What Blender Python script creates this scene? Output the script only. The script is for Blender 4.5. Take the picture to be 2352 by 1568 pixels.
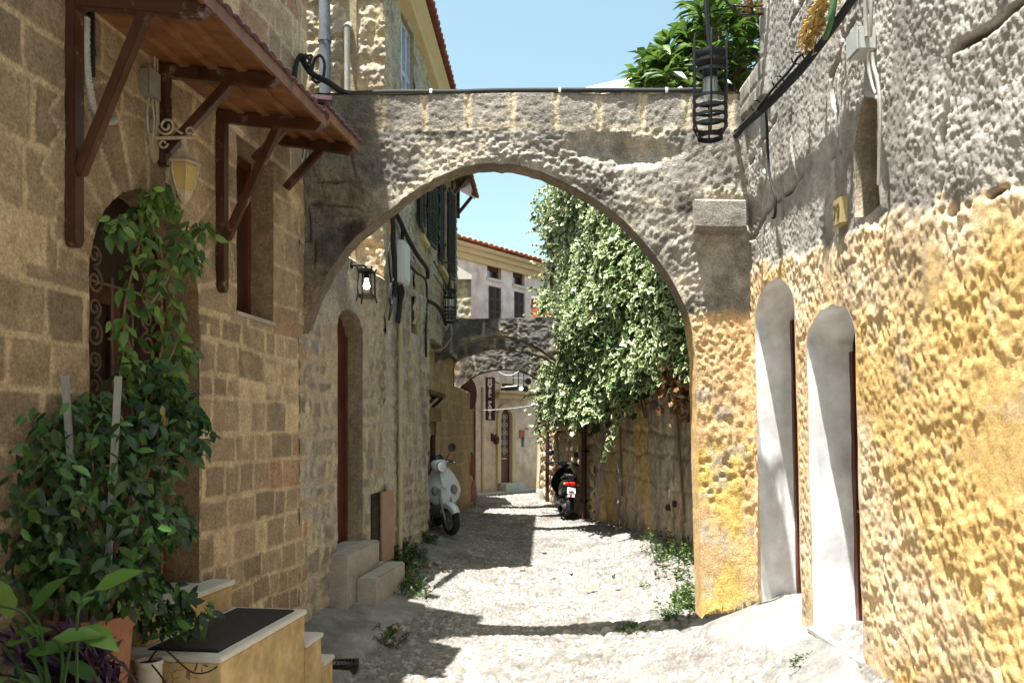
import bpy, math, random
import numpy as np
from mathutils import Vector, Matrix

# ------------------------------------------------------------------ camera, sky, sun, exposure
for o in list(bpy.data.objects): bpy.data.objects.remove(o)
SC = bpy.context.scene
COL = SC.collection
EYE, F, HX, HY = 1.7, 1880.0, 1176.0, 990.0          # eye height; focal length and horizon in measuring units
cd = bpy.data.cameras.new('camera'); cam = bpy.data.objects.new('camera', cd); COL.objects.link(cam)
cd.sensor_fit = 'HORIZONTAL'; cd.sensor_width = 36.0; cd.lens = 36.0 * F / 2352.0
cd.shift_y = (HY - 784.0) / 2352.0
cd.clip_start = 0.05; cd.clip_end = 3000
cam.location = (0, 0, EYE); cam.rotation_euler = (math.radians(90), 0, 0)
SC.camera = cam

SUN = Vector((0.178, 0.155, -1.0)).normalized()
w = bpy.data.worlds.new("World"); SC.world = w; w.use_nodes = True
wn = w.node_tree; wn.nodes.clear()
bg = wn.nodes.new('ShaderNodeBackground'); wo = wn.nodes.new('ShaderNodeOutputWorld')
sky = wn.nodes.new('ShaderNodeTexSky'); sky.sky_type = 'NISHITA'; sky.sun_disc = False
sky.sun_elevation = math.asin(-SUN.z); sky.sun_rotation = math.atan2(-SUN.x, -SUN.y)
sky.air_density = 1.0; sky.dust_density = 2.6; sky.ozone_density = 0.8
bg.inputs['Strength'].default_value = 0.083
hs = wn.nodes.new('ShaderNodeMix'); hs.data_type = 'RGBA'; hs.blend_type = 'MULTIPLY'; hs.inputs[0].default_value = 1; hs.inputs[7].default_value = (1.08, 1.16, .93, 1)
wn.links.new(sky.outputs[0], hs.inputs[6]); wn.links.new(hs.outputs[2], bg.inputs['Color']); wn.links.new(bg.outputs[0], wo.inputs['Surface'])
sl = bpy.data.lights.new('sun', 'SUN'); sl.energy = 5.0; sl.angle = math.radians(0.5); sl.color = (1.0, 0.975, 0.925)
so = bpy.data.objects.new('sun', sl); COL.objects.link(so); so.location = (-3, -3, 20)
so.rotation_euler = SUN.to_track_quat('-Z', 'Y').to_euler()
SC.view_settings.view_transform = 'Standard'; SC.view_settings.look = 'None'
SC.view_settings.exposure = 1.83; SC.view_settings.gamma = 1.0
try:
    SC.cycles.max_bounces = 10; SC.cycles.diffuse_bounces = 6; SC.cycles.transparent_max_bounces = 6
    SC.cycles.use_denoising = True
except Exception: pass

rng = np.random.default_rng(7)
R = random.Random(11)
PI = math.pi

# ------------------------------------------------------------------ numeric noise
def _hash(ix, iy, seed):
    h = (ix.astype(np.int64) * 374761393 + iy.astype(np.int64) * 668265263 + seed * 974711) & 0xffffffff
    h = ((h ^ (h >> 13)) * 1274126177) & 0xffffffff
    h = ((h ^ (h >> 16)) * 2246822519) & 0xffffffff
    return ((h ^ (h >> 15)) & 0xffffff) / float(0xffffff)
def vn(x, y, seed=0):
    x = np.asarray(x, float); y = np.asarray(y, float)
    ix = np.floor(x); iy = np.floor(y); fx = x - ix; fy = y - iy
    fx = fx * fx * (3 - 2 * fx); fy = fy * fy * (3 - 2 * fy)
    a = _hash(ix, iy, seed); b = _hash(ix + 1, iy, seed); c = _hash(ix, iy + 1, seed); d = _hash(ix + 1, iy + 1, seed)
    return (a * (1 - fx) + b * fx) * (1 - fy) + (c * (1 - fx) + d * fx) * fy
def fbm(x, y, seed=0, octv=4, gain=.5):
    s = 0; a = 1; t = 0; f = 1.0
    for k in range(octv):
        s = s + a * vn(x * f + 13.7 * k, y * f + 7.1 * k, seed + k * 17); t += a; a *= gain; f *= 2.03
    return s / t
def worley(x, y, seed=0, jit=.9):
    x = np.asarray(x, float); y = np.asarray(y, float)
    ix = np.floor(x); iy = np.floor(y)
    f1 = np.full(x.shape, 9.); f2 = np.full(x.shape, 9.); cid = np.zeros(x.shape)
    for dx in (-1, 0, 1):
        for dy in (-1, 0, 1):
            cx = ix + dx; cy = iy + dy
            px = cx + .5 + jit * (_hash(cx, cy, seed) - .5); py = cy + .5 + jit * (_hash(cx, cy, seed + 5) - .5)
            d = np.hypot(x - px, y - py); r = _hash(cx, cy, seed + 9)
            m = d < f1
            f2 = np.where(m, f1, np.minimum(f2, d)); cid = np.where(m, r, cid); f1 = np.where(m, d, f1)
    return f1, f2, cid
def sst(a, b, x):
    t = np.clip((x - a) / (b - a), 0, 1); return t * t * (3 - 2 * t)
def mixc(a, b, t):
    t = np.asarray(t)[..., None]; return np.asarray(a) * (1 - t) + np.asarray(b) * t
def C3(*c): return np.array(c, float)
def courses(u, z, hmean, lmean, seed, jitter=.25, z0=-1.0, warp=.02):
    """irregular coursed masonry: distance to the nearest joint, one random number per stone"""
    sh = u.shape
    uu = (u + warp * (fbm(u * 2.5, z * 2.5, seed + 3, 2) - .5) * 2).ravel(); zz = (z + warp * (fbm(u * 1.7, z * 2.2, seed + 4, 2) - .5) * 2).ravel()
    r = np.random.default_rng(seed)
    hs = hmean * (1 + jitter * (r.random(140) * 2 - 1)); cz = z0 + np.concatenate([[0], np.cumsum(hs)])
    ci = np.clip(np.searchsorted(cz, zz) - 1, 0, len(hs) - 1)
    de = np.minimum(zz - cz[ci], cz[ci + 1] - zz); tone = np.zeros(uu.shape); tone2 = np.zeros(uu.shape)
    umin = uu.min() - 2
    for c in np.unique(ci):
        m = ci == c; rr = np.random.default_rng(seed * 1000 + int(c))
        n = int((uu.max() - umin + 4) / (lmean * .5)) + 4
        ls = lmean * (.5 + rr.random(n)); cu = umin - rr.random() + np.concatenate([[0], np.cumsum(ls)])
        k = np.clip(np.searchsorted(cu, uu[m]) - 1, 0, n - 1)
        de[m] = np.minimum(de[m], np.minimum(uu[m] - cu[k], cu[k + 1] - uu[m]))
        tone[m] = rr.random(n)[k]; tone2[m] = rr.random(n)[k]
    return de.reshape(sh), tone.reshape(sh), tone2.reshape(sh)

# ------------------------------------------------------------------ materials
class NT:
    def __init__(s, name):
        s.m = bpy.data.materials.new(name); s.m.use_nodes = True; s.t = s.m.node_tree; s.t.nodes.clear()
        s.out = s.n('OutputMaterial')
    def n(s, typ, **kw):
        nd = s.t.nodes.new('ShaderNode' + typ)
        for k, v in kw.items(): setattr(nd, k, v)
        return nd
    def l(s, a, b): s.t.links.new(a, b)
    def noise(s, scale, detail=4, rough=.6, vec=None, stretch=None):
        tc = s.n('TexCoord'); src = tc.outputs['Object']
        if stretch:
            mp = s.n('Mapping'); mp.inputs['Scale'].default_value = stretch; s.l(src, mp.inputs['Vector']); src = mp.outputs[0]
        nz = s.n('TexNoise'); nz.inputs['Scale'].default_value = scale; nz.inputs['Detail'].default_value = detail
        nz.inputs['Roughness'].default_value = rough; s.l(src, nz.inputs['Vector']); return nz
    def ramp(s, fac, stops):
        r = s.n('ValToRGB'); e = r.color_ramp.elements
        while len(e) < len(stops): e.new(.5)
        for i, (p, c) in enumerate(stops):
            e[i].position = p; e[i].color = (*c, 1) if len(c) == 3 else c
        s.l(fac, r.inputs[0]); return r.outputs[0]
    def mul(s, a, b, fac=1.0):
        m = s.n('Mix', data_type='RGBA', blend_type='MULTIPLY'); m.inputs[0].default_value = fac
        s.l(a, m.inputs[6]); s.l(b, m.inputs[7]); return m.outputs[2]
    def bump(s, h, strength, dist, prev=None):
        b = s.n('Bump'); b.inputs['Strength'].default_value = strength; b.inputs['Distance'].default_value = dist
        s.l(h, b.inputs['Height'])
        if prev: s.l(prev, b.inputs['Normal'])
        return b.outputs[0]
    def principled(s, rough=.8, metal=0, spec=.3):
        p = s.n('BsdfPrincipled'); p.inputs['Roughness'].default_value = rough; p.inputs['Metallic'].default_value = metal
        p.inputs['Specular IOR Level'].default_value = spec
        s.l(p.outputs[0], s.out.inputs['Surface']); return p
MATS = {}
def stone(name, grain=60, gamt=.35, bump=.5, bdist=.006, rough=.95):
    """stone whose own colour per block comes from the mesh; grain, pits and speckle are procedural"""
    t = NT(name); p = t.principled(rough, 0, .15)
    a = t.n('Attribute'); a.attribute_name = 'col'
    n1 = t.noise(grain, 5, .7); n2 = t.noise(grain * .18, 4, .6); n3 = t.noise(2.3, 5, .65)
    c = t.mul(a.outputs['Color'], t.ramp(n1.outputs[0], [(.3, (1 - gamt,) * 3), (.7, (1 + gamt,) * 3)]))
    c = t.mul(c, t.ramp(n2.outputs[0], [(.32, (.80, .79, .77)), (.7, (1.17, 1.17, 1.17))]))
    c = t.mul(c, t.ramp(n3.outputs[0], [(.35, (.86, .85, .84)), (.68, (1.12, 1.11, 1.08))]))
    t.l(c, p.inputs['Base Color'])
    b = t.bump(n1.outputs[0], bump, bdist); b = t.bump(n2.outputs[0], bump, bdist * 1.2, b)
    t.l(b, p.inputs['Normal']); return t.m
def plain(name, col, rough=.6, metal=0, var=.18, scale=14, bump=.08, spec=.35, stretch=None, bdist=.004):
    t = NT(name); p = t.principled(rough, metal, spec)
    n1 = t.noise(scale, 5, .65, stretch=stretch); n2 = t.noise(scale * 6, 3, .6, stretch=stretch)
    lo = tuple(c * (1 - var) for c in col); hi = tuple(min(1, c * (1 + var)) for c in col)
    c = t.ramp(n1.outputs[0], [(.3, lo), (.7, hi)])
    c = t.mul(c, t.ramp(n2.outputs[0], [(.3, (1 - var * .6,) * 3), (.7, (1 + var * .5,) * 3)]))
    t.l(c, p.inputs['Base Color'])
    if bump: t.l(t.bump(n2.outputs[0], bump, bdist, t.bump(n1.outputs[0], bump, bdist * 2)), p.inputs['Normal'])
    return t.m
def wood(name, col, dark, stretch=(4, 4, 40), rough=.5, axis=None, wear=None):
    t = NT(name); p = t.principled(rough, 0, .4)
    n1 = t.noise(1.2, 6, .7, stretch=stretch); n2 = t.noise(3.0, 5, .6)
    c = t.ramp(n1.outputs[0], [(.25, dark), (.5, col), (.8, tuple(min(1, x * 1.35) for x in col))])
    c = t.mul(c, t.ramp(n2.outputs[0], [(.3, (.55, .52, .5)), (.65, (1.15, 1.15, 1.15))]))
    if wear:
        nw = t.noise(7, 6, .75); mk = t.ramp(nw.outputs[0], [(.58, (0, 0, 0)), (.66, (1, 1, 1))])
        m = t.n('Mix', data_type='RGBA'); t.l(mk, m.inputs[0]); t.l(c, m.inputs[6]); m.inputs[7].default_value = (*wear, 1); c = m.outputs[2]
    t.l(c, p.inputs['Base Color']); t.l(t.bump(n1.outputs[0], .25, .004), p.inputs['Normal']); return t.m
def leaf(name, dark, light, rim=None, trans=.25, rough=.42):
    t = NT(name); a = t.n('Attribute'); a.attribute_name = 'tone'
    c = t.ramp(a.outputs['Fac'], [(0, dark), (1, light)])
    if rim:
        b = t.n('Attribute'); b.attribute_name = 'rim'; nz = t.noise(45, 3, .6)
        ad = t.n('Math', operation='MULTIPLY_ADD'); t.l(nz.outputs[0], ad.inputs[0]); ad.inputs[1].default_value = .7; t.l(b.outputs['Fac'], ad.inputs[2])
        mk = t.ramp(ad.outputs[0], [(.95, (0, 0, 0)), (.999, (1, 1, 1))])
        m = t.n('Mix', data_type='RGBA'); t.l(mk, m.inputs[0]); t.l(c, m.inputs[6]); m.inputs[7].default_value = (*rim, 1); c = m.outputs[2]
    p = t.n('BsdfPrincipled'); p.inputs['Roughness'].default_value = rough; p.inputs['Specular IOR Level'].default_value = .4
    t.l(c, p.inputs['Base Color'])
    tr = t.n('BsdfTranslucent'); t.l(c, tr.inputs['Color'])
    mx = t.n('MixShader'); mx.inputs[0].default_value = trans; t.l(p.outputs[0], mx.inputs[1]); t.l(tr.outputs[0], mx.inputs[2])
    t.l(mx.outputs[0], t.out.inputs['Surface']); return t.m
def glass(name, col=(.9, .93, .93), rough=.08, alpha_mix=.6):
    t = NT(name); g = t.n('BsdfGlossy'); g.inputs['Roughness'].default_value = rough
    tr = t.n('BsdfTransparent'); tr.inputs['Color'].default_value = (*col, 1)
    d = t.n('BsdfDiffuse'); d.inputs['Color'].default_value = (*col, 1)
    m1 = t.n('MixShader'); m1.inputs[0].default_value = .3; t.l(d.outputs[0], m1.inputs[1]); t.l(g.outputs[0], m1.inputs[2])
    m2 = t.n('MixShader'); m2.inputs[0].default_value = alpha_mix; t.l(m1.outputs[0], m2.inputs[1]); t.l(tr.outputs[0], m2.inputs[2])
    t.l(m2.outputs[0], t.out.inputs['Surface']); return t.m
M = dict(
    rubble=stone('rubble_stone', 60, .42, .75, .010), ashlar=stone('ashlar_stone', 70, .4, .8, .010), arch=stone('arch_stone', 75, .5, 1.0, .014),
    ochre=stone('ochre_stucco', 75, .24, .55, .007), cobble=stone('cobble', 45, .22, .5, .006, .8),
    plast=stone('far_plaster', 20, .05, .12, .004, .9),
    awood=wood('awning_wood', (.062, .025, .014), (.012, .006, .004), (5, 5, 1.2), .34, wear=(.19, .15, .12)),
    aboard=wood('awning_boards', (.20, .088, .036), (.055, .021, .009), (1.0, 9, 2), .45),
    door=wood('door_wood', (.11, .032, .017), (.035, .011, .006), (6, 6, .7), .45), dkdoor=wood('dark_door_wood', (.035, .014, .008), (.012, .005, .003), (6, 6, .7), .5),
    shut=wood('shutter_wood', (.045, .022, .018), (.02, .009, .008), (2, 2, 30), .55), board=plain('board', (.30, .19, .13), .7, 0, .12, 6),
    grshut=plain('grey_painted_shutter', (.03, .032, .036), .5, 0, .2, 20), bluewd=plain('pale_blue_wood', (.42, .45, .55), .5),
    tile=plain('terracotta_tile', (.43, .17, .095), .85, 0, .4, 6, .25), ptile=plain('plum_tile', (.10, .058, .068), .75, 0, .45, 9, .2),
    dtile=plain('old_red_tile', (.26, .085, .06), .8, 0, .3, 8, .2),
    iron=plain('black_iron', (.012, .012, .013), .38, .3, .3, 30, .15, .5), rubber=plain('rubber', (.012, .012, .012), .75, 0, .2, 30),
    cable=plain('cable', (.016, .020, .022), .85, 0, .25, 9), gcable=plain('grey_cable', (.33, .32, .29), .6, 0, .2, 9),
    pvc=plain('beige_pipe', (.40, .335, .215), .55, 0, .14, 8), zinc=plain('zinc', (.20, .20, .22), .42, .5, .25, 6), rust=plain('rust_pipe', (.075, .026, .019), .6, .1, .3, 10),
    whitebox=plain('white_box', (.62, .64, .65), .4, 0, .05, 6), greybox=plain('grey_box', (.42, .43, .42), .5, 0, .1, 12), dirtbox=plain('dusty_box', (.20, .19, .165), .7, 0, .2, 14),
    cream=plain('cream_enamel', (.36, .31, .225), .5, 0, .15, 18), camber=plain('amber_glass', (.36, .26, .10), .25, 0, .12, 12, .03), chrome=plain('chrome', (.75, .76, .78), .12, 1, .03, 9, 0),
    rustgr=plain('rusty_grille', (.17, .115, .07), .7, .1, .3, 20), white=plain('white_lime', (.72, .73, .75), .85, 0, .04, 4, .35, .2, None, .008), wslab=plain('marble_sill', (.42, .42, .39), .5, 0, .18, 7), cap=plain('white_cap', (.55, .53, .48), .7, 0, .1, 9),
    stoop=plain('yellow_stoop', (.47, .35, .175), .9, 0, .34, 2.2, .45), mat=plain('doormat', (.05, .043, .04), .95, 0, .35, 50, .5), conc=plain('concrete', (.34, .31, .27), .9, 0, .2, 8, .3),
    terra=plain('terracotta_pot', (.24, .115, .065), .75, 0, .2, 7, .15), steel=plain('aluminium', (.36, .37, .38), .38, .6, .1, 14, .02),
    swhite=plain('scooter_white', (.50, .53, .55), .22, 0, .02, 3, 0, .6), sblack=plain('scooter_black', (.013, .014, .016), .3, 0, .2, 6, 0, .5), sgrey=plain('scooter_grey', (.16, .17, .18), .35, .2, .1, 6, 0),
    red=plain('red_lens', (.55, .02, .015), .2, 0, .1, 9, 0, .6), amber=plain('amber_lens', (.6, .22, .02), .2, 0, .1, 9, 0, .6), plate=plain('white_plate', (.75, .76, .76), .4, 0, .03, 6, 0),
    lens=glass('clear_lens', (.85, .88, .9), .05, .25), glass=glass('lamp_glass', (.88, .92, .92), .08, .72), pane=plain('dark_pane', (.03, .035, .045), .08, 0, .2, 3, 0, .8), bluepane=plain('bluish_pane', (.32, .38, .46), .12, 0, .1, 3, 0, .8),
    pink=plain('pink_plaster', (.60, .50, .47), .9, 0, .05, 1.2, .12), buff=plain('buff_plaster', (.58, .45, .32), .9, 0, .07, 1.2, .12), moulding=plain('cream_moulding', (.55, .43, .25), .85, 0, .08, 3, .1), orange=plain('orange_wall', (.50, .12, .05), .9, 0, .1, 2, .12),
    sign=plain('sign_plum', (.055, .022, .025), .5, 0, .12, 6), lett=plain('sign_letters', (.72, .72, .70), .6, 0, .04, 9, 0), plaque=plain('yellow_plaque', (.42, .33, .16), .55, 0, .1, 14), ink=plain('plaque_ink', (.10, .075, .035), .6, 0, .1, 9, 0),
    bark=plain('bark', (.10, .07, .045), .9, 0, .35, 20, .5), stem=plain('woody_stem', (.17, .12, .07), .85, 0, .3, 30, .3), dry=plain('dry_straw', (.52, .36, .13), .85, 0, .3, 20, .3), cloth=plain('red_cloth', (.36, .08, .06), .9, 0, .2, 9), pinkcl=plain('pink_cloth', (.34, .17, .2), .9, 0, .35, 22),
    bottle=plain('green_plastic', (.05, .12, .05), .35, 0, .2, 9), pebble=plain('pebble', (.26, .20, .155), .8, 0, .35, 12, .2), whitemet=plain('white_roof', (.74, .74, .72), .7, 0, .04, 2, .08), soil=plain('soil', (.04, .03, .022), 1, 0, .3, 40, .5),
    ficus=leaf('ficus_leaf', (.010, .030, .011), (.065, .155, .03), None, .22), vine=leaf('vine_leaf', (.03, .075, .018), (.17, .28, .06), None, .28), lily=leaf('broad_leaf', (.012, .05, .010), (.10, .20, .035), None, .3),
    purple=leaf('purple_leaf', (.010, .005, .014), (.045, .014, .05), None, .12), ivy=leaf('ivy_leaf', (.010, .030, .013), (.085, .16, .05), (.43, .49, .25), .2, .42), loq=leaf('loquat_leaf', (.02, .055, .010), (.14, .23, .04), None, .25, .36),
    weed=leaf('weed_leaf', (.025, .06, .012), (.14, .21, .06), None, .3), dryleaf=leaf('dry_leaf', (.20, .12, .04), (.55, .40, .16), None, .3), brownleaf=leaf('brown_leaf', (.10, .05, .02), (.25, .13, .05), None, .2),
)
tb = NT('lit_bulb'); te = tb.n('Emission'); te.inputs['Color'].default_value = (1, .93, .78, 1); te.inputs['Strength'].default_value = 2.2; tb.l(te.outputs[0], tb.out.inputs['Surface']); M['bulb'] = tb.m

# ------------------------------------------------------------------ object helpers
def root_loc(o):
    v = Vector((0, 0, 0))
    while o is not None: v = v + o.location; o = o.parent
    return v
def tag(o, label=None, cat=None, group=None, kind=None):
    if label: o['label'] = label
    if cat: o['category'] = cat
    if group: o['group'] = group
    if kind: o['kind'] = kind
    return o
def thing(name, label, cat, loc=(0, 0, 0), group=None, rz=0):
    o = bpy.data.objects.new(name, None); COL.objects.link(o); o.location = loc; o.rotation_euler = (0, 0, rz); o.empty_display_size = .1
    return tag(o, label, cat, group)
def npmesh(name, V, Fq, mat, parent=None, attrs=None, smooth=True, rel=True, kind=None):
    V = np.asarray(V, float); Fq = np.asarray(Fq, int)
    me = bpy.data.meshes.new(name)
    if parent is not None and rel: V = V - np.array(root_loc(parent))
    n = Fq.shape[1]
    me.vertices.add(len(V)); me.vertices.foreach_set('co', V.astype(np.float32).ravel())
    me.loops.add(Fq.size); me.loops.foreach_set('vertex_index', Fq.astype(np.int32).ravel())
    me.polygons.add(len(Fq)); me.polygons.foreach_set('loop_start', np.arange(0, Fq.size, n, dtype=np.int32))
    if smooth: me.polygons.foreach_set('use_smooth', np.ones(len(Fq), bool))
    me.update(calc_edges=True)
    for k, a in (attrs or {}).items():
        a = np.asarray(a, np.float32)
        if a.ndim == 2:
            at = me.attributes.new(k, 'FLOAT_COLOR', 'POINT'); at.data.foreach_set('color', np.concatenate([a, np.ones((len(a), 1), np.float32)], 1).ravel())
        else:
            at = me.attributes.new(k, 'FLOAT', 'POINT'); at.data.foreach_set('value', a)
    me.materials.append(mat)
    o = bpy.data.objects.new(name, me); COL.objects.link(o)
    if parent is not None: o.parent = parent
    if kind: o['kind'] = kind
    return o
class MB:
    """collects shapes into one mesh"""
    def __init__(s): s.v = []; s.f = []
    def add(s, vs, fs):
        b = len(s.v); s.v += [Vector(v) for v in vs]; s.f += [tuple(b + i for i in f) for f in fs]; return s
    def hexa(s, p):   # p: 4 bottom, 4 top
        return s.add(p, [(3, 2, 1, 0), (4, 5, 6, 7), (0, 1, 5, 4), (1, 2, 6, 5), (2, 3, 7, 6), (3, 0, 4, 7)])
    def box(s, c, sz, rz=0, m=None):
        x, y, z = sz[0] / 2, sz[1] / 2, sz[2] / 2
        p = [Vector(q) for q in ((-x, -y, -z), (x, -y, -z), (x, y, -z), (-x, y, -z), (-x, -y, z), (x, -y, z), (x, y, z), (-x, y, z))]
        mt = m if m is not None else Matrix.Rotation(rz, 3, 'Z')
        return s.hexa([mt @ q + Vector(c) for q in p])
    def beam(s, a, b, wd, hg, up=(0, 0, 1)):
        a = Vector(a); b = Vector(b); d = (b - a).normalized(); sd = d.cross(Vector(up))
        if sd.length < 1e-4: sd = d.cross(Vector((0, 1, 0)))
        sd.normalize(); u = sd.cross(d).normalized(); sd = sd * wd / 2; u = u * hg / 2
        return s.hexa([a - sd - u, a + sd - u, b + sd - u, b - sd - u, a - sd + u, a + sd + u, b + sd + u, b - sd + u])
    def tube(s, pts, r, n=8, cap=True):
        pts = [Vector(p) for p in pts]; rs = r if isinstance(r, (list, tuple)) else [r] * len(pts); vs = []; fs = []
        ref = None
        for i, p in enumerate(pts):
            d = (pts[min(i + 1, len(pts) - 1)] - pts[max(i - 1, 0)])
            if d.length < 1e-9: d = Vector((0, 0, 1))
            d.normalize()
            if ref is None:
                ref = d.cross(Vector((0, 0, 1)))
                if ref.length < .1: ref = d.cross(Vector((1, 0, 0)))
            ref = (ref - d * ref.dot(d)); ref.normalize(); q = d.cross(ref)
            for k in range(n):
                a = 2 * PI * k / n; vs.append(p + (ref * math.cos(a) + q * math.sin(a)) * rs[i])
        for i in range(len(pts) - 1):
            for k in range(n):
                a = i * n + k; b = i * n + (k + 1) % n; fs.append((a, b, b + n, a + n))
        if cap: fs.append(tuple(reversed(range(n)))); fs.append(tuple((len(pts) - 1) * n + k for k in range(n)))
        return s.add(vs, fs)
    def lathe(s, prof, o=(0, 0, 0), n=20, ax=None):
        """prof: (radius, height); turned round an axis"""
        mt = ax if ax is not None else Matrix.Identity(3); vs = []; fs = []; o = Vector(o)
        for (r, h) in prof:
            for k in range(n):
                a = 2 * PI * k / n; vs.append(mt @ Vector((r * math.cos(a), r * math.sin(a), h)) + o)
        for i in range(len(prof) - 1):
            for k in range(n):
                a = i * n + k; b = i * n + (k + 1) % n; fs.append((a, b, b + n, a + n))
        return s.add(vs, fs)
    def ball(s, c, r, n=12, m=7):
        r = r if isinstance(r, (tuple, list)) else (r, r, r); vs = []; fs = []
        for i in range(m + 1):
            t = PI * i / m
            for k in range(n):
                a = 2 * PI * k / n; vs.append(Vector(c) + Vector((r[0] * math.sin(t) * math.cos(a), r[1] * math.sin(t) * math.sin(a), -r[2] * math.cos(t))))
        for i in range(m):
            for k in range(n):
                a = i * n + k; b = i * n + (k + 1) % n; fs.append((a, b, b + n, a + n))
        return s.add(vs, fs)
    def prism(s, poly, ext):
        """poly: 3-D outline; extruded by the vector ext"""
        n = len(poly); e = Vector(ext); vs = [Vector(p) for p in poly] + [Vector(p) + e for p in poly]
        fs = [tuple(range(n)), tuple(reversed(range(n, 2 * n)))] + [(i, i + n, (i + 1) % n + n, (i + 1) % n) for i in range(n)]
        return s.add(vs, fs)
    def loft(s, secs, n=14, p=2.6):
        """secs: (centre, half width x, half height z) superellipse sections along y"""
        vs = []; fs = []
        for (c, a, b) in secs:
            for k in range(n):
                t = 2 * PI * k / n; ct, st = math.cos(t), math.sin(t)
                vs.append(Vector(c) + Vector((a * math.copysign(abs(ct) ** (2 / p), ct), 0, b * math.copysign(abs(st) ** (2 / p), st))))
        for i in range(len(secs) - 1):
            for k in range(n):
                a = i * n + k; b = i * n + (k + 1) % n; fs.append((a, b, b + n, a + n))
        fs.append(tuple(range(n))); fs.append(tuple(reversed(range((len(secs) - 1) * n, len(secs) * n))))
        return s.add(vs, fs)
    def build(s, name, mat, parent=None, smooth=False, bevel=0, col=None, kind=None, local=False, label=None):
        me = bpy.data.meshes.new(name)
        off = Vector((0, 0, 0)) if (parent is None or local) else root_loc(parent)
        me.from_pydata([tuple(v - off) for v in s.v], [], s.f); me.update()
        import bmesh
        bm = bmesh.new(); bm.from_mesh(me); bmesh.ops.recalc_face_normals(bm, faces=bm.faces[:])
        if bevel: bmesh.ops.bevel(bm, geom=[e for e in bm.edges if len(e.link_faces) == 2 and e.calc_face_angle(0) > .6], offset=bevel, segments=2, affect='EDGES', clamp_overlap=True)
        bm.to_mesh(me); bm.free()
        if smooth:
            for p in me.polygons: p.use_smooth = True
            try: me.set_sharp_from_angle(angle=.7)
            except Exception: pass
        if col is not None:
            at = me.attributes.new('col', 'FLOAT_COLOR', 'POINT'); at.data.foreach_set('color', np.tile(np.array([*col, 1], np.float32), len(me.vertices)))
        me.materials.append(mat)
        o = bpy.data.objects.new(name, me); COL.objects.link(o)
        if parent is not None: o.parent = parent
        if kind: o['kind'] = kind
        if label: o['label'] = label
        return o
def text_part(name, body, size, mat, parent, M4, extrude=.004, bold=.0):
    cu = bpy.data.curves.new(name, 'FONT'); cu.body = body; cu.size = size; cu.extrude = extrude; cu.align_x = 'CENTER'; cu.align_y = 'CENTER'; cu.offset = bold; cu.space_line = .8
    tmp = bpy.data.objects.new(name, cu); COL.objects.link(tmp)
    dg = bpy.context.evaluated_depsgraph_get(); me = bpy.data.meshes.new_from_object(tmp.evaluated_get(dg))
    bpy.data.objects.remove(tmp)
    me.transform(M4); me.transform(Matrix.Translation(-root_loc(parent))); me.materials.clear(); me.materials.append(mat); me.name = name
    o = bpy.data.objects.new(name, me); COL.objects.link(o); o.parent = parent; return o
def basis(o, x, y, z):
    return Matrix(((x[0], y[0], z[0], o[0]), (x[1], y[1], z[1], o[1]), (x[2], y[2], z[2], o[2]), (0, 0, 0, 1)))
def crv(pts, n=8):
    """smooth curve through points"""
    P = [Vector(p) for p in pts]; out = []
    for i in range(len(P) - 1):
        a, b, c, d = P[max(i - 1, 0)], P[i], P[i + 1], P[min(i + 2, len(P) - 1)]
        for k in range(n):
            t = k / n; out.append(.5 * (2 * b + (c - a) * t + (2 * a - 5 * b + 4 * c - d) * t * t + (3 * b - a - 3 * c + d) * t ** 3))
    out.append(P[-1]); return out

# ------------------------------------------------------------------ walls as frames
class Frame:
    """vertical wall: points o + t*u + n*d, n towards the street, leaning by lean per metre of height"""
    def __init__(s, p0, p1, flip=False, lean=0, u0=0):
        p0 = np.array(p0, float); p1 = np.array(p1, float); t = (p1 - p0) / np.linalg.norm(p1 - p0)
        n = np.array((t[1], -t[0])); s.p0, s.t, s.n, s.lean, s.u0 = p0, t, (-n if flip else n), lean, u0
    def at(s, u, d, z):
        u, d, z = np.broadcast_arrays(np.asarray(u, float) - s.u0, np.asarray(d, float), np.asarray(z, float)); d = d + s.lean * z
        return np.stack([s.p0[0] + s.t[0] * u + s.n[0] * d, s.p0[1] + s.t[1] * u + s.n[1] * d, z], -1)
    def v(s, u, d, z): return Vector(s.at(u, d, z))
    def px(s, x, y, d=0.0):
        """wall coordinates (u, z) of the point measured at (x, y) in the photograph"""
        k = (x - HX) / F; m = (HY - y) / F
        # p0 + t u + n (d + lean z) = (k Y, Y), z = EYE + m Y
        A = np.array([[s.t[0], -k + s.n[0] * s.lean * m], [s.t[1], -1 + s.n[1] * s.lean * m]])
        b = -(s.p0 + s.n * (d + s.lean * EYE))
        u, Y = np.linalg.solve(A, b); return float(u + s.u0), float(EYE + m * Y)
    def pv(s, x, y, d=0.0):
        u, z = s.px(x, y, d); return s.v(u, d, z)
    def box(s, mb, u0, u1, d0, d1, z0, z1):
        return mb.hexa([s.v(*q) for q in ((u0, d0, z0), (u1, d0, z0), (u1, d1, z0), (u0, d1, z0), (u0, d0, z1), (u1, d0, z1), (u1, d1, z1), (u0, d1, z1))])
def arch_outline(u0, u1, z0, zs, zt, n=18, wob=0, seed=1):
    pts = [(u0, z0 + (zs - z0) * i / 12) for i in range(12)]
    c = (u0 + u1) / 2; r = (u1 - u0) / 2
    pts += [(c - r * math.cos(PI * i / n), zs + (zt - zs) * math.sin(PI * i / n)) for i in range(n + 1)]
    pts += [(u1, zs + (z0 - zs) * i / 12) for i in range(1, 13)]
    pts += [(u1 + (u0 - u1) * i / 6, z0) for i in range(1, 6)]
    if wob:
        r_ = random.Random(seed); pts = [(a + wob * (r_.random() - .5), b + wob * (r_.random() - .5)) for a, b in pts]
    return np.array(pts)
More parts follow.
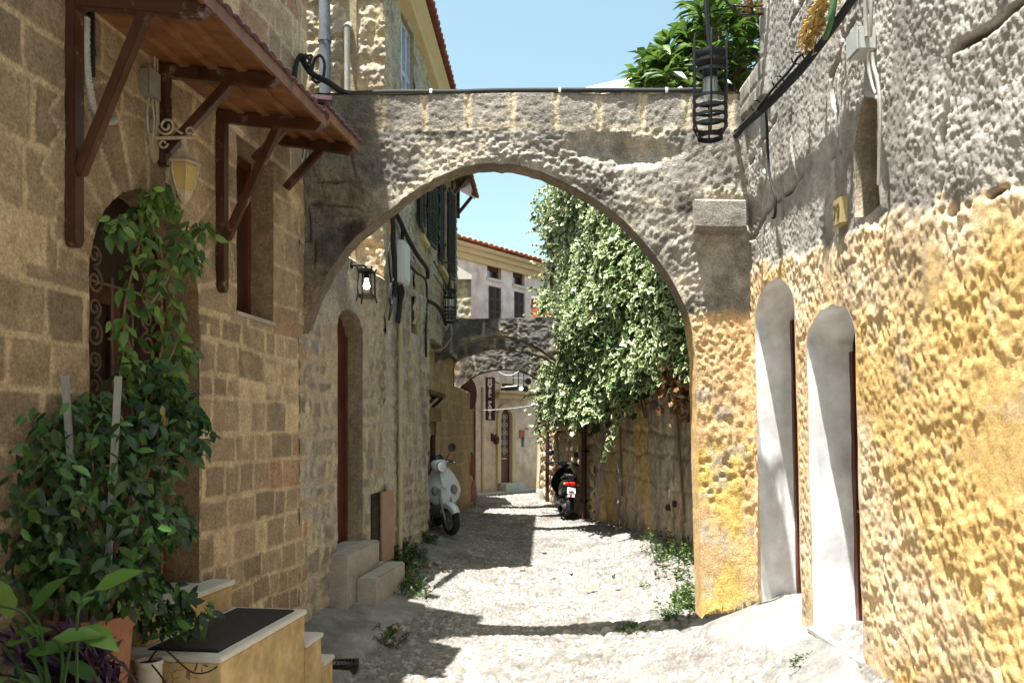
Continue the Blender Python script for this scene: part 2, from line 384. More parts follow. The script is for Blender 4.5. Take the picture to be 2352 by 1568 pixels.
def rect_outline(u0, u1, z0, z1, wob=0, seed=1, n=10):
    pts = []
    for a, b in (((u0, z0), (u0, z1)), ((u0, z1), (u1, z1)), ((u1, z1), (u1, z0)), ((u1, z0), (u0, z0))):
        pts += [(a[0] + (b[0] - a[0]) * i / n, a[1] + (b[1] - a[1]) * i / n) for i in range(n)]
    if wob:
        r_ = random.Random(seed); pts = [(a + wob * (r_.random() - .5), b + wob * (r_.random() - .5)) for a, b in pts]
    return np.array(pts)
def poly_sd(u, z, P):
    """signed distance (negative inside) and nearest point of a closed outline"""
    u = np.asarray(u, float); z = np.asarray(z, float); best = np.full(u.shape, 1e9); nu = np.zeros(u.shape); nz = np.zeros(u.shape); ins = np.zeros(u.shape, bool)
    for i in range(len(P)):
        a = P[i]; b = P[(i + 1) % len(P)]; e = b - a; L = max(e @ e, 1e-12)
        t = np.clip(((u - a[0]) * e[0] + (z - a[1]) * e[1]) / L, 0, 1); cu = a[0] + e[0] * t; cz = a[1] + e[1] * t
        d = np.hypot(u - cu, z - cz); m = d < best; best = np.where(m, d, best); nu = np.where(m, cu, nu); nz = np.where(m, cz, nz)
        c = ((a[1] > z) != (b[1] > z)) & (u < (b[0] - a[0]) * (z - a[1]) / ((b[1] - a[1]) if abs(b[1] - a[1]) > 1e-12 else 1e-12) + a[0]); ins ^= c
    return np.where(ins, -best, best), nu, nz
def panel(fr, us, zs, field, holes=(), fade=.05):
    U, Z = np.meshgrid(us, zs, indexing='ij'); nu, nz = U.shape
    keep = np.ones((nu - 1, nz - 1), bool); sd_all = np.full(U.shape, 9.)
    Uc = (U[:-1, :-1] + U[1:, 1:]) / 2; Zc = (Z[:-1, :-1] + Z[1:, 1:]) / 2
    for P in holes:
        bb = (P[:, 0].min() - .2, P[:, 0].max() + .2, P[:, 1].min() - .2, P[:, 1].max() + .2)
        m = (U > bb[0]) & (U < bb[1]) & (Z > bb[2]) & (Z < bb[3])
        sd, qu, qz = poly_sd(U[m], Z[m], P)
        full = np.full(U.shape, 9.); full[m] = sd
        mc = (Uc > bb[0]) & (Uc < bb[1]) & (Zc > bb[2]) & (Zc < bb[3]); sc, _, _ = poly_sd(Uc[mc], Zc[mc], P)
        fc = np.full(Uc.shape, 9.); fc[mc] = sc; keep &= fc > 0
        u2 = U[m]; z2 = Z[m]; k = sd < 0; u2 = np.where(k, qu, u2); z2 = np.where(k, qz, z2); U[m] = u2; Z[m] = z2
        sd_all = np.minimum(sd_all, np.maximum(full, 0))
    d, col = field(U, Z); d = d * sst(0, fade, sd_all)
    V = fr.at(U, d, Z).reshape(-1, 3)
    I = np.arange(nu * nz).reshape(nu, nz); a = I[:-1, :-1][keep]; b = I[1:, :-1][keep]; c = I[1:, 1:][keep]; e = I[:-1, 1:][keep]
    Fq = np.stack([a, b, c, e], 1); used = np.unique(Fq); mp = np.zeros(nu * nz, int); mp[used] = np.arange(len(used))
    return V[used], mp[Fq], col.reshape(-1, 3)[used]
def reveal(fr, P, depth, field=None, nd=6, col=None, rough=.0, skip_bottom=False):
    """lining of an opening, from the wall face back to depth"""
    n = len(P); V = []; cols = []
    ds = np.linspace(0, -depth, nd)
    for j, d in enumerate(ds):
        r = rough if 0 < j < nd - 1 else 0
        pu = P[:, 0] + r * (rng.random(n) - .5); pz = P[:, 1] + r * (rng.random(n) - .5)
        V.append(fr.at(pu, np.full(n, d), pz))
        if col is not None: cols.append(col(P[:, 0] * 0 + d, P[:, 1], P[:, 0]))
    V = np.concatenate(V); I = np.arange(nd * n).reshape(nd, n); J = np.roll(I, -1, 1)
    Fq = np.stack([I[:-1], J[:-1], J[1:], I[1:]], -1).reshape(-1, 4)
    return V, Fq, (np.concatenate(cols) if col is not None else None)
def fsurf(name, fr, us, zs, field, mat, parent, holes=(), fade=.05, smooth=True, label=None):
    V, Fq, c = panel(fr, us, zs, field, holes, fade); o = npmesh(name, V, Fq, mat, parent, {'col': c}, smooth)
    if label: o['label'] = label
    return o
def rng_(a, b, st): return np.linspace(a, b, max(2, int(round(abs(b - a) / st)) + 1))

# ------------------------------------------------------------------ leaves
LEAF = {
    'ovate': (np.array([(0, 0, 0), (.28, .2, .05), (.62, .19, .045), (1, 0, -.1), (.62, -.19, .045), (.28, -.2, .05), (.33, 0, 0), (.66, 0, -.02)]), [(0, 6, 1, 1), (1, 6, 7, 2), (2, 7, 3, 3), (0, 5, 6, 6), (5, 4, 7, 6), (4, 3, 7, 7)]),
    'ellip': (np.array([(0, 0, 0), (.28, .13, .04), (.62, .17, .04), (1, 0, -.16), (.62, -.17, .04), (.28, -.13, .04), (.33, 0, 0), (.66, 0, -.03)]), [(0, 6, 1, 1), (1, 6, 7, 2), (2, 7, 3, 3), (0, 5, 6, 6), (5, 4, 7, 6), (4, 3, 7, 7)]),
    'lance': (np.array([(0, 0, 0), (.3, .11, .03), (.65, .12, .03), (1, 0, -.16), (.65, -.12, .03), (.3, -.11, .03), (.33, 0, 0), (.66, 0, -.03)]), [(0, 6, 1, 1), (1, 6, 7, 2), (2, 7, 3, 3), (0, 5, 6, 6), (5, 4, 7, 6), (4, 3, 7, 7)]),
    'ivy': (np.array([(0, 0, 0), (.05, .34, .02), (.42, .30, .05), (.45, .52, -.03), (.70, .24, .03), (1.0, 0, -.08), (.70, -.24, .03), (.45, -.52, -.03), (.42, -.30, .05), (.05, -.34, .02), (.38, 0, -.03)]),
            [(10, 0, 1, 1), (10, 1, 2, 2), (10, 2, 3, 4), (10, 4, 5, 5), (10, 5, 6, 6), (10, 6, 7, 8), (10, 8, 9, 9), (10, 9, 0, 0)]),
}
def leaves(name, P, A, N, S, kind, mat, parent, tone=None, obj_kind=None):
    """one leaf at each point: axis A, normal N, length S"""
    T, fs = LEAF[kind]; P = np.asarray(P, float); A = np.asarray(A, float); N = np.asarray(N, float)
    A = A / (np.linalg.norm(A, axis=1, keepdims=True) + 1e-9); B = np.cross(N, A); B /= (np.linalg.norm(B, axis=1, keepdims=True) + 1e-9); N = np.cross(A, B)
    S = np.asarray(S)[:, None, None]
    V = P[:, None, :] + S * (T[None, :, 0:1] * A[:, None] + T[None, :, 1:2] * B[:, None] + T[None, :, 2:3] * N[:, None])
    n, k = len(P), len(T)
    tri = []
    for f in fs:
        tri.append((f[0], f[1], f[2]))
        if f[3] != f[2]: tri.append((f[0], f[2], f[3]))
    tri = np.array(tri); Fq = (np.arange(n)[:, None, None] * k + tri[None]).reshape(-1, 3)
    if tone is None: tone = rng.random(n)
    rim = np.ones(k); rim[-1] = 0
    if kind == 'ivy': rim[0] = .7
    o = npmesh(name, V.reshape(-1, 3), Fq, mat, parent, {'tone': np.repeat(tone, k), 'rim': np.tile(rim, n)}, True)
    if obj_kind: o['kind'] = obj_kind
    return o
def rv(n): 
    v = rng.normal(size=(n, 3)); return v / np.linalg.norm(v, axis=1, keepdims=True)
# ================================================================== SETTING: ground and street
LW = Frame((-2.808, 0), (-2.673, 1.0))                    # long left house line
RW = Frame((2.16, 0), (2.16, 1.0), flip=True, lean=.025)   # ochre house line
def XL(Y): return -2.808 + .135 * np.asarray(Y, float)
def gz(X, Y):
    X = np.asarray(X, float); Y = np.asarray(Y, float)
    c = np.interp(Y, [0, 4, 5, 6.5, 7.8, 10, 12, 16, 25, 40], [-.34, -.32, -.30, -.29, -.26, -.16, -.06, -.1, -.16, -.2])
    Lr = np.interp(Y, [0, 5, 6, 7.5, 9, 12, 16, 25], [.12, .12, .13, .27, .27, .25, .12, .03])
    Rr = np.interp(Y, [0, 5, 7, 8, 12, 16, 25], [.56, .53, .42, .27, .2, .08, .0])
    xl = XL(np.minimum(Y, 12)); xr = np.interp(Y, [0, 7.2, 7.6, 16, 25], [2.15, 2.0, 2.6, 1.6, 1.2]); mid = (xl + xr) / 2 - .1
    ql = np.clip((mid - X) / (mid - xl), 0, 1.15); qr = np.clip((X - mid) / (xr - mid), 0, 1.15)
    return c + Lr * ql ** 2.0 + Rr * qr ** 2.2
def gpx(x, y):
    """point of the street surface measured at (x, y)"""
    Y = 8.0
    for _ in range(30):
        z = float(gz((x - HX) / F * Y, Y)); Y = .5 * Y + .5 * (EYE - z) * F / (y - HY)
    return Vector(((x - HX) / F * Y, Y, float(gz((x - HX) / F * Y, Y))))
def gpoly(pp): return np.array([tuple(gpx(*p)[:2]) for p in pp])
APRON = gpoly([(560, 1385), (775, 1372), (900, 1366), (968, 1380), (975, 1402), (905, 1440), (872, 1468), (800, 1535), (770, 1640), (560, 1640)])
APRON2 = gpoly([(900, 1300), (985, 1228), (1055, 1218), (1062, 1262), (1000, 1290)])
RAMP = gpoly([(1590, 1438), (1618, 1400), (1700, 1372), (1840, 1358), (1990, 1600), (1850, 1600), (1780, 1500), (1640, 1478)])
def make_street():
    Ys = np.exp(np.arange(math.log(1.6), math.log(31), .0034)); n = 500
    t = np.linspace(0, 1, n); xl = XL(np.minimum(Ys, 12)) - .35; xr = np.interp(Ys, [0, 7.2, 7.4, 16, 19, 31], [2.5, 2.5, 3.1, 2.0, 2.6, 5.0])
    Xg = xl[:, None] * (1 - t) + xr[:, None] * t; Yg = np.repeat(Ys[:, None], n, 1); Z = gz(Xg, Yg)
    wx = Xg + .05 * (fbm(Xg * 4, Yg * 4, 3, 2) - .5); wy = Yg + .05 * (fbm(Xg * 4, Yg * 4, 4, 2) - .5)
    big = fbm(Xg * .9, Yg * .9, 21, 3)
    f1, f2, cid = worley(wx * 10.5, wy * 14.5, 31); g1, g2, gid = worley(wx * 22, wy * 24, 77)
    k = sst(.47, .56, big)
    dome = np.sqrt(np.clip(1 - (f1 / .62) ** 2, 0, 1)) * (1 - k) + .55 * np.sqrt(np.clip(1 - (g1 / .62) ** 2, 0, 1)) * k
    cid = cid * (1 - k) + gid * k; edge = (f2 - f1) * (1 - k) + (g2 - g1) * k
    conc = np.zeros(Xg.shape)
    for P, sd0 in ((APRON, .05), (APRON2, .05), (RAMP, .06)):
        m = (Xg > P[:, 0].min() - .4) & (Xg < P[:, 0].max() + .4) & (Yg > P[:, 1].min() - .4) & (Yg < P[:, 1].max() + .4)
        sd, _, _ = poly_sd(Xg[m], Yg[m], P); sd = sd + .12 * (fbm(Xg[m] * 7, Yg[m] * 7, 8, 3) - .5); c = sst(.03, -.02, sd); conc[m] = np.maximum(conc[m], c)
    und = (fbm(Xg * 2.2, Yg * 2.2, 5, 3) - .5) * .05; fine = (fbm(Xg * 30, Yg * 30, 6, 3) - .5)
    Z = Z + und + (1 - conc) * (dome * .036 - .022 + fine * .008) + conc * (.022 + fine * .006)
    # dirt banks against the walls
    tone = cid; base = mixc(C3(.30, .28, .25), C3(.16, .153, .145), tone); base = mixc(base, C3(.38, .36, .33), (tone > .8) * 1.0); base = mixc(base, C3(.27, .20, .15), ((tone > .42) & (tone < .5)) * .8)
    sand = mixc(C3(.19, .17, .145), C3(.09, .08, .066), fbm(Xg * 3, Yg * 3, 12, 3)); gap = 1 - sst(.05, .22, edge)
    col = mixc(base, sand, np.clip(gap * .95 + .5 * sst(.58, .70, fbm(Xg * 1.7, Yg * 1.7, 44, 4)), 0, 1))
    cc = mixc(C3(.30, .285, .26), C3(.20, .19, .175), sst(.35, .65, fbm(Xg * 2.5, Yg * 2.5, 9, 5))); col = mixc(col, cc, conc)
    I = np.arange(Xg.size).reshape(Xg.shape); Fq = np.stack([I[:-1, :-1], I[:-1, 1:], I[1:, 1:], I[1:, :-1]], -1).reshape(-1, 4)
    col = col * np.array((.80, .825, .87))
    npmesh('street', np.stack([Xg, Yg, Z], -1).reshape(-1, 3), Fq, M['cobble'], None, {'col': col.reshape(-1, 3)}, kind='structure')
make_street()
g = MB(); g.box((0, 300, -1.1), (1600, 1600, .4)); g.build('ground', M['soil'], kind='structure')
# street behind the photographer, a plain slope that joins the cobbles
Xb, Yb = np.meshgrid(np.linspace(-3.3, 2.6, 30), np.linspace(-9, 1.75, 40), indexing='ij'); Ib = np.arange(Xb.size).reshape(Xb.shape)
npmesh('path', np.stack([Xb, Yb, gz(Xb, Yb) - .03], -1).reshape(-1, 3), np.stack([Ib[:-1, :-1], Ib[1:, :-1], Ib[1:, 1:], Ib[:-1, 1:]], -1).reshape(-1, 4), M['cobble'], None, {'col': np.tile(C3(.36, .32, .26), (Xb.size, 1))}, kind='structure')

# ================================================================== LEFT HOUSE (near, in shade)
LH = thing('stone_house', 'tall coursed brown stone house in shade on the left, with arched doorway and window', 'house', (float(XL(5)) - 1, 5, 0))
dL0 = LW.px(205, 900)[0]; dL1 = LW.px(457, 900)[0]; zc = LW.px(335, 438)[1]
DOOR = arch_outline(dL0, dL1, .55, 2.5, zc, wob=.012)
wL0 = LW.px(544, 500)[0]; wL1 = LW.px(628, 500)[0]; WIN = rect_outline(wL0, wL1, 2.56, 3.86, wob=.015)
def f_near(U, Z):
    de, t1, t2 = courses(U, Z, .27, .44, 5, .22, warp=.03)
    de2, s1, s2 = courses(U, Z, .20, .30, 15, .25, warp=.03)
    k = sst(5.45, 5.55, U) * (Z < 2.5); de = np.where(k > .5, de2, de); t1 = np.where(k > .5, s1, t1); t2 = np.where(k > .5, s2, t2)
    # wedge stones round the doorway
    cu = (dL0 + dL1) / 2; r = np.hypot(U - cu, (Z - 2.5) * .92); th = np.arctan2(Z - 2.5, U - cu); out = .98 + .16 * np.sin(np.floor(th / .27) * 7.3)
    v = (Z > 2.42) & (r < out) & (r > .3); sec = np.floor(th / .27); dv = np.minimum(np.abs(th - sec * .27), np.abs((sec + 1) * .27 - th)) * r
    de = np.where(v, np.minimum(dv, out - r), de); hv = _hash(sec.astype(int), sec.astype(int) * 0, 5); t1 = np.where(v, hv, t1); t2 = np.where(v, .4 + .3 * hv, t2)
    n = fbm(U * 9, Z * 9, 2, 4); mw = .003 + .022 * fbm(U * 2.2, Z * 2.2, 6, 3); mort = 1 - sst(mw, mw + .006, de + (n - .5) * .018)
    c = mixc(C3(.29, .225, .15), C3(.165, .132, .09), t1); c = mixc(c, C3(.29, .165, .105), sst(.9, .93, t2) * .6); c = mixc(c, C3(.44, .345, .22), sst(.12, .06, t2) * .8)
    c = mixc(c, C3(.19, .15, .105), sst(.55, .75, fbm(U * 1.6, Z * 1.6, 61, 4)) * .5)
    mc = mixc(C3(.47, .38, .255), C3(.38, .305, .20), fbm(U * 4, Z * 4, 3, 3))
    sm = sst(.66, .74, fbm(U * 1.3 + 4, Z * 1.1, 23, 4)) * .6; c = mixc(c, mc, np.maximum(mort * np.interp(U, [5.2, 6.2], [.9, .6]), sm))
    c = c * np.interp(U, [3.2, 4.6, 6.6], [.93, 1.03, 1.5])[..., None]  # lighter towards the far end: bounced light painted into the stone colour
    c = mixc(c, C3(.15, .125, .10), sst(.25, -.15, Z + .35 * fbm(U * 2, Z * 2, 9, 3)) * .45)
    d = .007 * sst(0, .022, de) - .003 + (fbm(U * 24, Z * 24, 14, 3) - .5) * .012 * (1 - .6 * mort) + (fbm(U * 6, Z * 6, 11, 3) - .5) * .012 + (fbm(U * 2, Z * 2, 19, 3) - .5) * .03
    return d, c
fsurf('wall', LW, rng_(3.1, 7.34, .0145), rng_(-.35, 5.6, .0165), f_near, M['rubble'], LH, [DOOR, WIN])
fsurf('wall', LW, rng_(-6, 1.6, .12), rng_(-.6, 6.3, .1), f_near, M['rubble'], LH)
fsurf('wall', LW, rng_(1.6, 3.1, .025), rng_(-.6, 6.3, .028), f_near, M['rubble'], LH)
fsurf('wall', LW, rng_(3.1, 6.55, .05), rng_(5.6, 6.3, .05), f_near, M['rubble'], LH)
fsurf('wall', LW, rng_(6.5, 7.22, .05), rng_(5.6, 8.2, .05), f_near, M['rubble'], LH)
mb = MB(); LW.box(mb, -6, 6.5, -4.5, -.42, -.6, 6.3); LW.box(mb, 6.5, 7.2, -4.5, -.42, -.6, 8.2); LW.box(mb, 6.75, 7.2, -.42, -.035, -.6, 8.18); LW.box(mb, -6, 6.5, -.45, -.035, 5.9, 6.28); LW.box(mb, 6.5, 6.75, -.45, -.035, 5.9, 8.18)
mb.build('wall_core', M['rubble'], LH, col=(.3, .22, .13))
mb = MB(); mb.prism([LW.v(-6.2, .06, 6.32), LW.v(-6.2, -2.2, 6.7), LW.v(-6.2, -4.8, 6.32)], LW.v(6.5, 0, 0) - LW.v(-6.2, 0, 0)); mb.build('roof', M['dtile'], LH)
mb = MB(); LW.box(mb, 6.46, 7.24, -4.5, .04, 8.2, 8.27); mb.build('coping', M['conc'], LH)
def revc(base, dark):
    def f(d, z, u): return mixc(C3(*base), C3(*dark), fbm(z * 3 + d * 2, u * 3 + d * 9, 3, 3))
    return f
V, Fq, c = reveal(LW, DOOR, .24, col=revc((.32, .24, .15), (.2, .15, .095)), rough=.01, nd=8); npmesh('doorway_lining', V, Fq, M['rubble'], LH, {'col': c})
V, Fq, c = reveal(LW, WIN, .22, col=revc((.30, .22, .135), (.18, .135, .085)), rough=.01, nd=8); npmesh('window_lining', V, Fq, M['rubble'], LH, {'col': c})
# arched double door with iron scroll grille
mb = MB(); n = len(DOOR); pts = [LW.v(u, -.25, z) for u, z in DOOR]; mb.prism(pts, LW.v(0, -.06, 0) - LW.v(0, 0, 0)); dr = mb.build('door', M['dkdoor'], LH)
mb = MB()
for uu in (dL0 + .06, (dL0 + dL1) / 2, dL1 - .06): mb.beam(LW.v(uu, -.235, .56), LW.v(uu, -.235, 2.55), .085, .03, LW.n.tolist() + [0])
for zz in (.62, 1.25, 1.95, 2.5): mb.beam(LW.v(dL0 + .03, -.233, zz), LW.v(dL1 - .03, -.233, zz), .03, .11)
mb.build('frame', M['door'], dr, bevel=.004)
mb = MB()
def scroll(cu, cz, r, turn, sgn, d=-.18):
    return [LW.v(cu + sgn * r * (1 - .75 * i / 22) * math.cos(turn + i * .42), d, cz + r * (1 - .75 * i / 22) * math.sin(turn + i * .42)) for i in range(23)]
um = (dL0 + dL1) / 2
for q in range(7):
    zq = .75 + q * .30
    for sg in (-1, 1):
        mb.tube(scroll(um + sg * .26, zq, .075, PI / 2, sg), .008, 6); mb.tube(scroll(um + sg * .26, zq + .15, .06, -PI / 2, -sg), .008, 6)
for sg in (-.42, -.1, .1, .42): mb.tube([LW.v(um + sg, -.18, .62), LW.v(um + sg, -.18, 2.6)], .009, 6)
for zz in (.62, 1.5, 2.55): mb.tube([LW.v(um - .42, -.18, zz), LW.v(um + .42, -.18, zz)], .009, 6)
mb.build('grille', M['rustgr'], dr, smooth=True)
wf = thing_ = None
mb = MB(); LW.box(mb, wL0, wL1, -.26, -.215, 2.56, 3.86); win = mb.build('window', M['dkdoor'], LH)
mb = MB(); LW.box(mb, wL0, wL0 + .07, -.216, -.15, 2.58, 3.84); LW.box(mb, wL1 - .05, wL1, -.216, -.19, 2.58, 3.84); LW.box(mb, wL0, wL1, -.216, -.19, 3.78, 3.85); LW.box(mb, wL0 + .3, wL0 + .35, -.216, -.18, 2.58, 3.84); mb.build('frame', M['door'], win)
mb = MB(); LW.box(mb, wL0 - .02, wL1 + .02, -.2, .012, 2.545, 2.575); mb.build('sill', M['conc'], win)

# ================================================================== MAIN ARCH
AY = 7.2; AS = AY / F; AT = .25
def apx(x, y): return ((x - HX) * AS, EYE + (HY - y) * AS)
INP = [(676, 1400), (678, 1000), (682, 840), (706, 738), (745, 645), (800, 562), (870, 500), (940, 446), (1000, 409), (1060, 385), (1120, 376), (1180, 379), (1250, 397), (1320, 430), (1390, 472), (1440, 513), (1490, 568), (1530, 622), (1560, 674), (1583, 730), (1594, 800), (1598, 900), (1602, 1050), (1606, 1200), (1612, 1420)]
OUTP = [(640, 1400), (640, 1000), (640, 840), (640, 700), (640, 560), (640, 400), (640, 217), (780, 219), (900, 219), (1000, 217), (1085, 216), (1170, 215), (1270, 214), (1360, 213), (1450, 213), (1530, 213), (1610, 214), (1726, 214), (1728, 420), (1734, 560), (1738, 720), (1742, 860), (1748, 1050), (1752, 1200), (1756, 1420)]
inp = np.array([(p.x, p.y) for p in crv([(*apx(*p), 0) for p in INP], 16)]); outp = np.array([np.array(apx(*OUTP[min(i // 16, 23)])) * (1 - (i % 16) / 16) + np.array(apx(*OUTP[min(i // 16 + 1, 24)])) * ((i % 16) / 16) for i in range(len(inp))])
def f_arch(U, Z):
    de, t1, t2 = courses(U, Z, .30, .52, 44, .3, warp=.06); cop = sst(4.33, 4.36, Z)
    zc_ = 4.34; uj = U + .015 * (vn(U * 5, Z * 9, 3) - .5); k = np.floor(uj / .385); dj = np.minimum(uj - k * .385, (k + 1) * .385 - uj); hk = _hash(k.astype(int), k.astype(int) * 0, 77)
    n = fbm(U * 6, Z * 6, 12, 5); n2 = fbm(U * 1.7, Z * 1.7, 13, 4); n3 = fbm(U * 14, Z * 14, 15, 4)
    c = mixc(C3(.40, .375, .335), C3(.24, .228, .21), sst(.35, .65, n)); c = mixc(c, C3(.50, .44, .345), sst(.50, .62, n2) * .7); c = mixc(c, C3(.055, .05, .045), sst(.58, .72, fbm(U * 2.6, Z * 3.2, 51, 5)) * .8)
    c = mixc(c, C3(.52, .47, .38), sst(.68, .76, fbm(U * 4, Z * 4, 33, 4)) * .8)
    crack = (1 - sst(.002, .014, de)) * sst(.60, .68, fbm(U * 2, Z * 2, 71, 3)) * (1 - cop) * sst(.8, .2, U); c = mixc(c, C3(.07, .06, .05), crack * .7)
    cc = mixc(C3(.33, .305, .27), C3(.21, .197, .18), hk * .6 + .5 * (n - .2)); cc = mixc(cc, C3(.05, .046, .042), sst(.55, .75, fbm(U * 3, Z * 2, 91, 4)) * .55); cc = mixc(cc, C3(.52, .44, .32), 1 - sst(.02, .05, dj + (n - .5) * .04)); cc = mixc(cc, C3(.50, .43, .32), sst(4.44, 4.36, Z + .12 * (n - .5)) * .6)
    c = mixc(c, cc, cop)
    c = mixc(c, c * np.array((.27, .265, .26)), sst(-.80, -1.30, U + .5 * (n - .5)) * .9)  # left haunch darkened: house shadow painted into the colour, plus some dirt
    c = c * 1.14
    # ochre wash on the foot of the pier
    oc = sst(2.78, 2.64, Z + .25 * (fbm(U * 4, Z * 2, 8, 4) - .5)) * sst(1.35, 1.45, U)
    o1 = mixc(C3(.72, .48, .25), C3(.74, .54, .31), fbm(U * 3, Z * 2.2, 4, 4)); o1 = mixc(o1, C3(.74, .53, .18), sst(.5, .62, fbm(U * 2.4, Z * 1.4, 24, 3)) * sst(2.0, 1.6, Z)); o1 = mixc(o1, C3(.55, .49, .42), sst(.62, .7, fbm(U * 6, Z * 6, 42, 4)) * .7)
    c = mixc(c, o1, oc)
    # left foot of the arch takes the colour of the house wall
    lf = sst(-1.55, -1.8, U) * sst(3.4, 2.6, Z); c = mixc(c, C3(.30, .225, .14), lf)
    pits = np.clip(.5 - n3, 0, 1) * 2; lump = fbm(U * 9, Z * 9, 16, 3)
    rough = sst(.4, .62, n2 * .5 + .5 * vn(U * 2.7, Z * 2.7, 18)); d = (1 - cop * .75) * ((lump - .5) * (.014 + .024 * rough) + (fbm(U * 32, Z * 32, 17, 3) - .5) * (.022 + .03 * rough)) + (fbm(U * 1.4, Z * 1.4, 20, 2) - .5) * .06 - crack * .02 + cop * (-.012 * (1 - sst(.0, .03, dj)) + (fbm(U * 36, Z * 36, 27, 2) - .5) * .008)
    pk = worley(U * 9, Z * 14, 29)[0]; pock = sst(.36, .12, pk) * sst(.6, .7, vn(U * 2.3, Z * 3.0, 30)); d = d * (1 - .5 * oc) - oc * pock * .018
    # shallow dent over the right haunch
    d = d - .06 * sst(1.0, .35, np.hypot((U - 1.02) / .55, (Z - 4.17 + .1 * (U - 1.02)) / .17) + .9 * (n2 - .5))
    return d, c
ARC = thing('stone_arch', 'biggest and nearest stone arch, weathered grey, spanning the lane to the ochre house', 'arch', (0, AY + .2, 0))
nv = 74; tv = np.linspace(0, 1, nv)
UA = inp[:, None, 0] * (1 - tv) + outp[:, None, 0] * tv; ZA = inp[:, None, 1] * (1 - tv) + outp[:, None, 1] * tv
ws_ = (fbm(np.arange(len(inp)) * .22, np.zeros(len(inp)), 3, 4) - .5) * .026 * (inp[:, 1] > 1.0); UA = UA - (1 - tv) ** 6 * ws_[:, None] * .6; ZA = ZA + (1 - tv) ** 6 * ws_[:, None]
# refine along the ring so that cells stay about 1.7 cm
idx = np.linspace(0, len(inp) - 1, 620); lo = np.floor(idx).astype(int); hi = np.minimum(lo + 1, len(inp) - 1); fr_ = (idx - lo)[:, None]
UA = UA[lo] * (1 - fr_) + UA[hi] * fr_; ZA = ZA[lo] * (1 - fr_) + ZA[hi] * fr_
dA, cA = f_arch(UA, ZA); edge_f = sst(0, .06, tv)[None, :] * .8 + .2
def grid_faces(a, b): 
    I = np.arange(a * b).reshape(a, b); return np.stack([I[:-1, :-1], I[1:, :-1], I[1:, 1:], I[:-1, 1:]], -1).reshape(-1, 4)
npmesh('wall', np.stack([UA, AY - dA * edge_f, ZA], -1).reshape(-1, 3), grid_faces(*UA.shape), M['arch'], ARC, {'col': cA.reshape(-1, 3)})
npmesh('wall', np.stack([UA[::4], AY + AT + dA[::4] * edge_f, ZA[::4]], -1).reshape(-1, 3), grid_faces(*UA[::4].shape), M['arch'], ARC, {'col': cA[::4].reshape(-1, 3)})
tw = np.linspace(0, 1, 26); nS = UA.shape[0]
US = np.repeat(UA[:, :1], 26, 1); ZS = np.repeat(ZA[:, :1], 26, 1); YS = (AY - dA * edge_f)[:, :1] * (1 - tw) + (AY + AT + dA * edge_f)[:, :1] * tw
sa = np.linspace(0, 9, nS)[:, None] + 0 * tw; nb = (fbm(sa * 9, YS * 9, 5, 4) - .5) * .03 * np.sin(PI * tw)[None]
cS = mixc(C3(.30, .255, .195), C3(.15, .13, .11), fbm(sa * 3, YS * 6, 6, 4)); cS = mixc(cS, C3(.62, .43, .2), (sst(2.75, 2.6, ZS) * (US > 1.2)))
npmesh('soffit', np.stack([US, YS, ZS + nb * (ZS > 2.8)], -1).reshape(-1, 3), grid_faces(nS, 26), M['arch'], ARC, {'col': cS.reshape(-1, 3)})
ut = np.linspace(outp[:, 0].min(), 2.06, 300); yt = np.linspace(AY - .005, AY + AT, 18); Ut, Yt = np.meshgrid(ut, yt, indexing='ij')
npmesh('coping', np.stack([Ut, Yt, 4.672 + (fbm(Ut * 8, Yt * 8, 3, 3) - .5) * .03], -1).reshape(-1, 3), grid_faces(300, 18), M['arch'], ARC, {'col': mixc(C3(.5, .44, .34), C3(.25, .23, .2), fbm(Ut * 4, Yt * 4, 5, 4)).reshape(-1, 3)})
# impost block on the right pier
x0, zt_ = apx(1590, 468); x1, zb_ = apx(1700, 528)
bu = np.linspace(0, 1, 30); 
mb = MB(); NU, NZ = 26, 16
def impost(mb):
    prof = [(0, zb_ - .05), (.10, zb_ - .03), (.135, zb_), (.135, zb_ + .1), (.13, zt_ - .01), (.10, zt_ + .012), (0, zt_ + .02)]
    vs = []; fs = []; nx = 22; xs = np.linspace(x0, x1 + .02, nx)
    for i, x in enumerate(xs):
        for j, (d, z) in enumerate(prof): vs.append((x, AY - d * (1 if 0 < j < 6 else 0) + .03 * (float(fbm(x * 6, z * 6, 3, 3)) - .5) + .01, z + .02 * (float(fbm(x * 5, z * 9, 8, 3)) - .5)))
    for i in range(nx - 1):
        for j in range(6): a = i * 7 + j; fs.append((a, a + 1, a + 8, a + 7))
    fs.append(tuple(range(7))); fs.append(tuple(reversed(range((nx - 1) * 7, nx * 7)))); mb.add(vs, fs)
impost(mb); mb.build('impost', M['arch'], ARC, col=(.30, .28, .25))

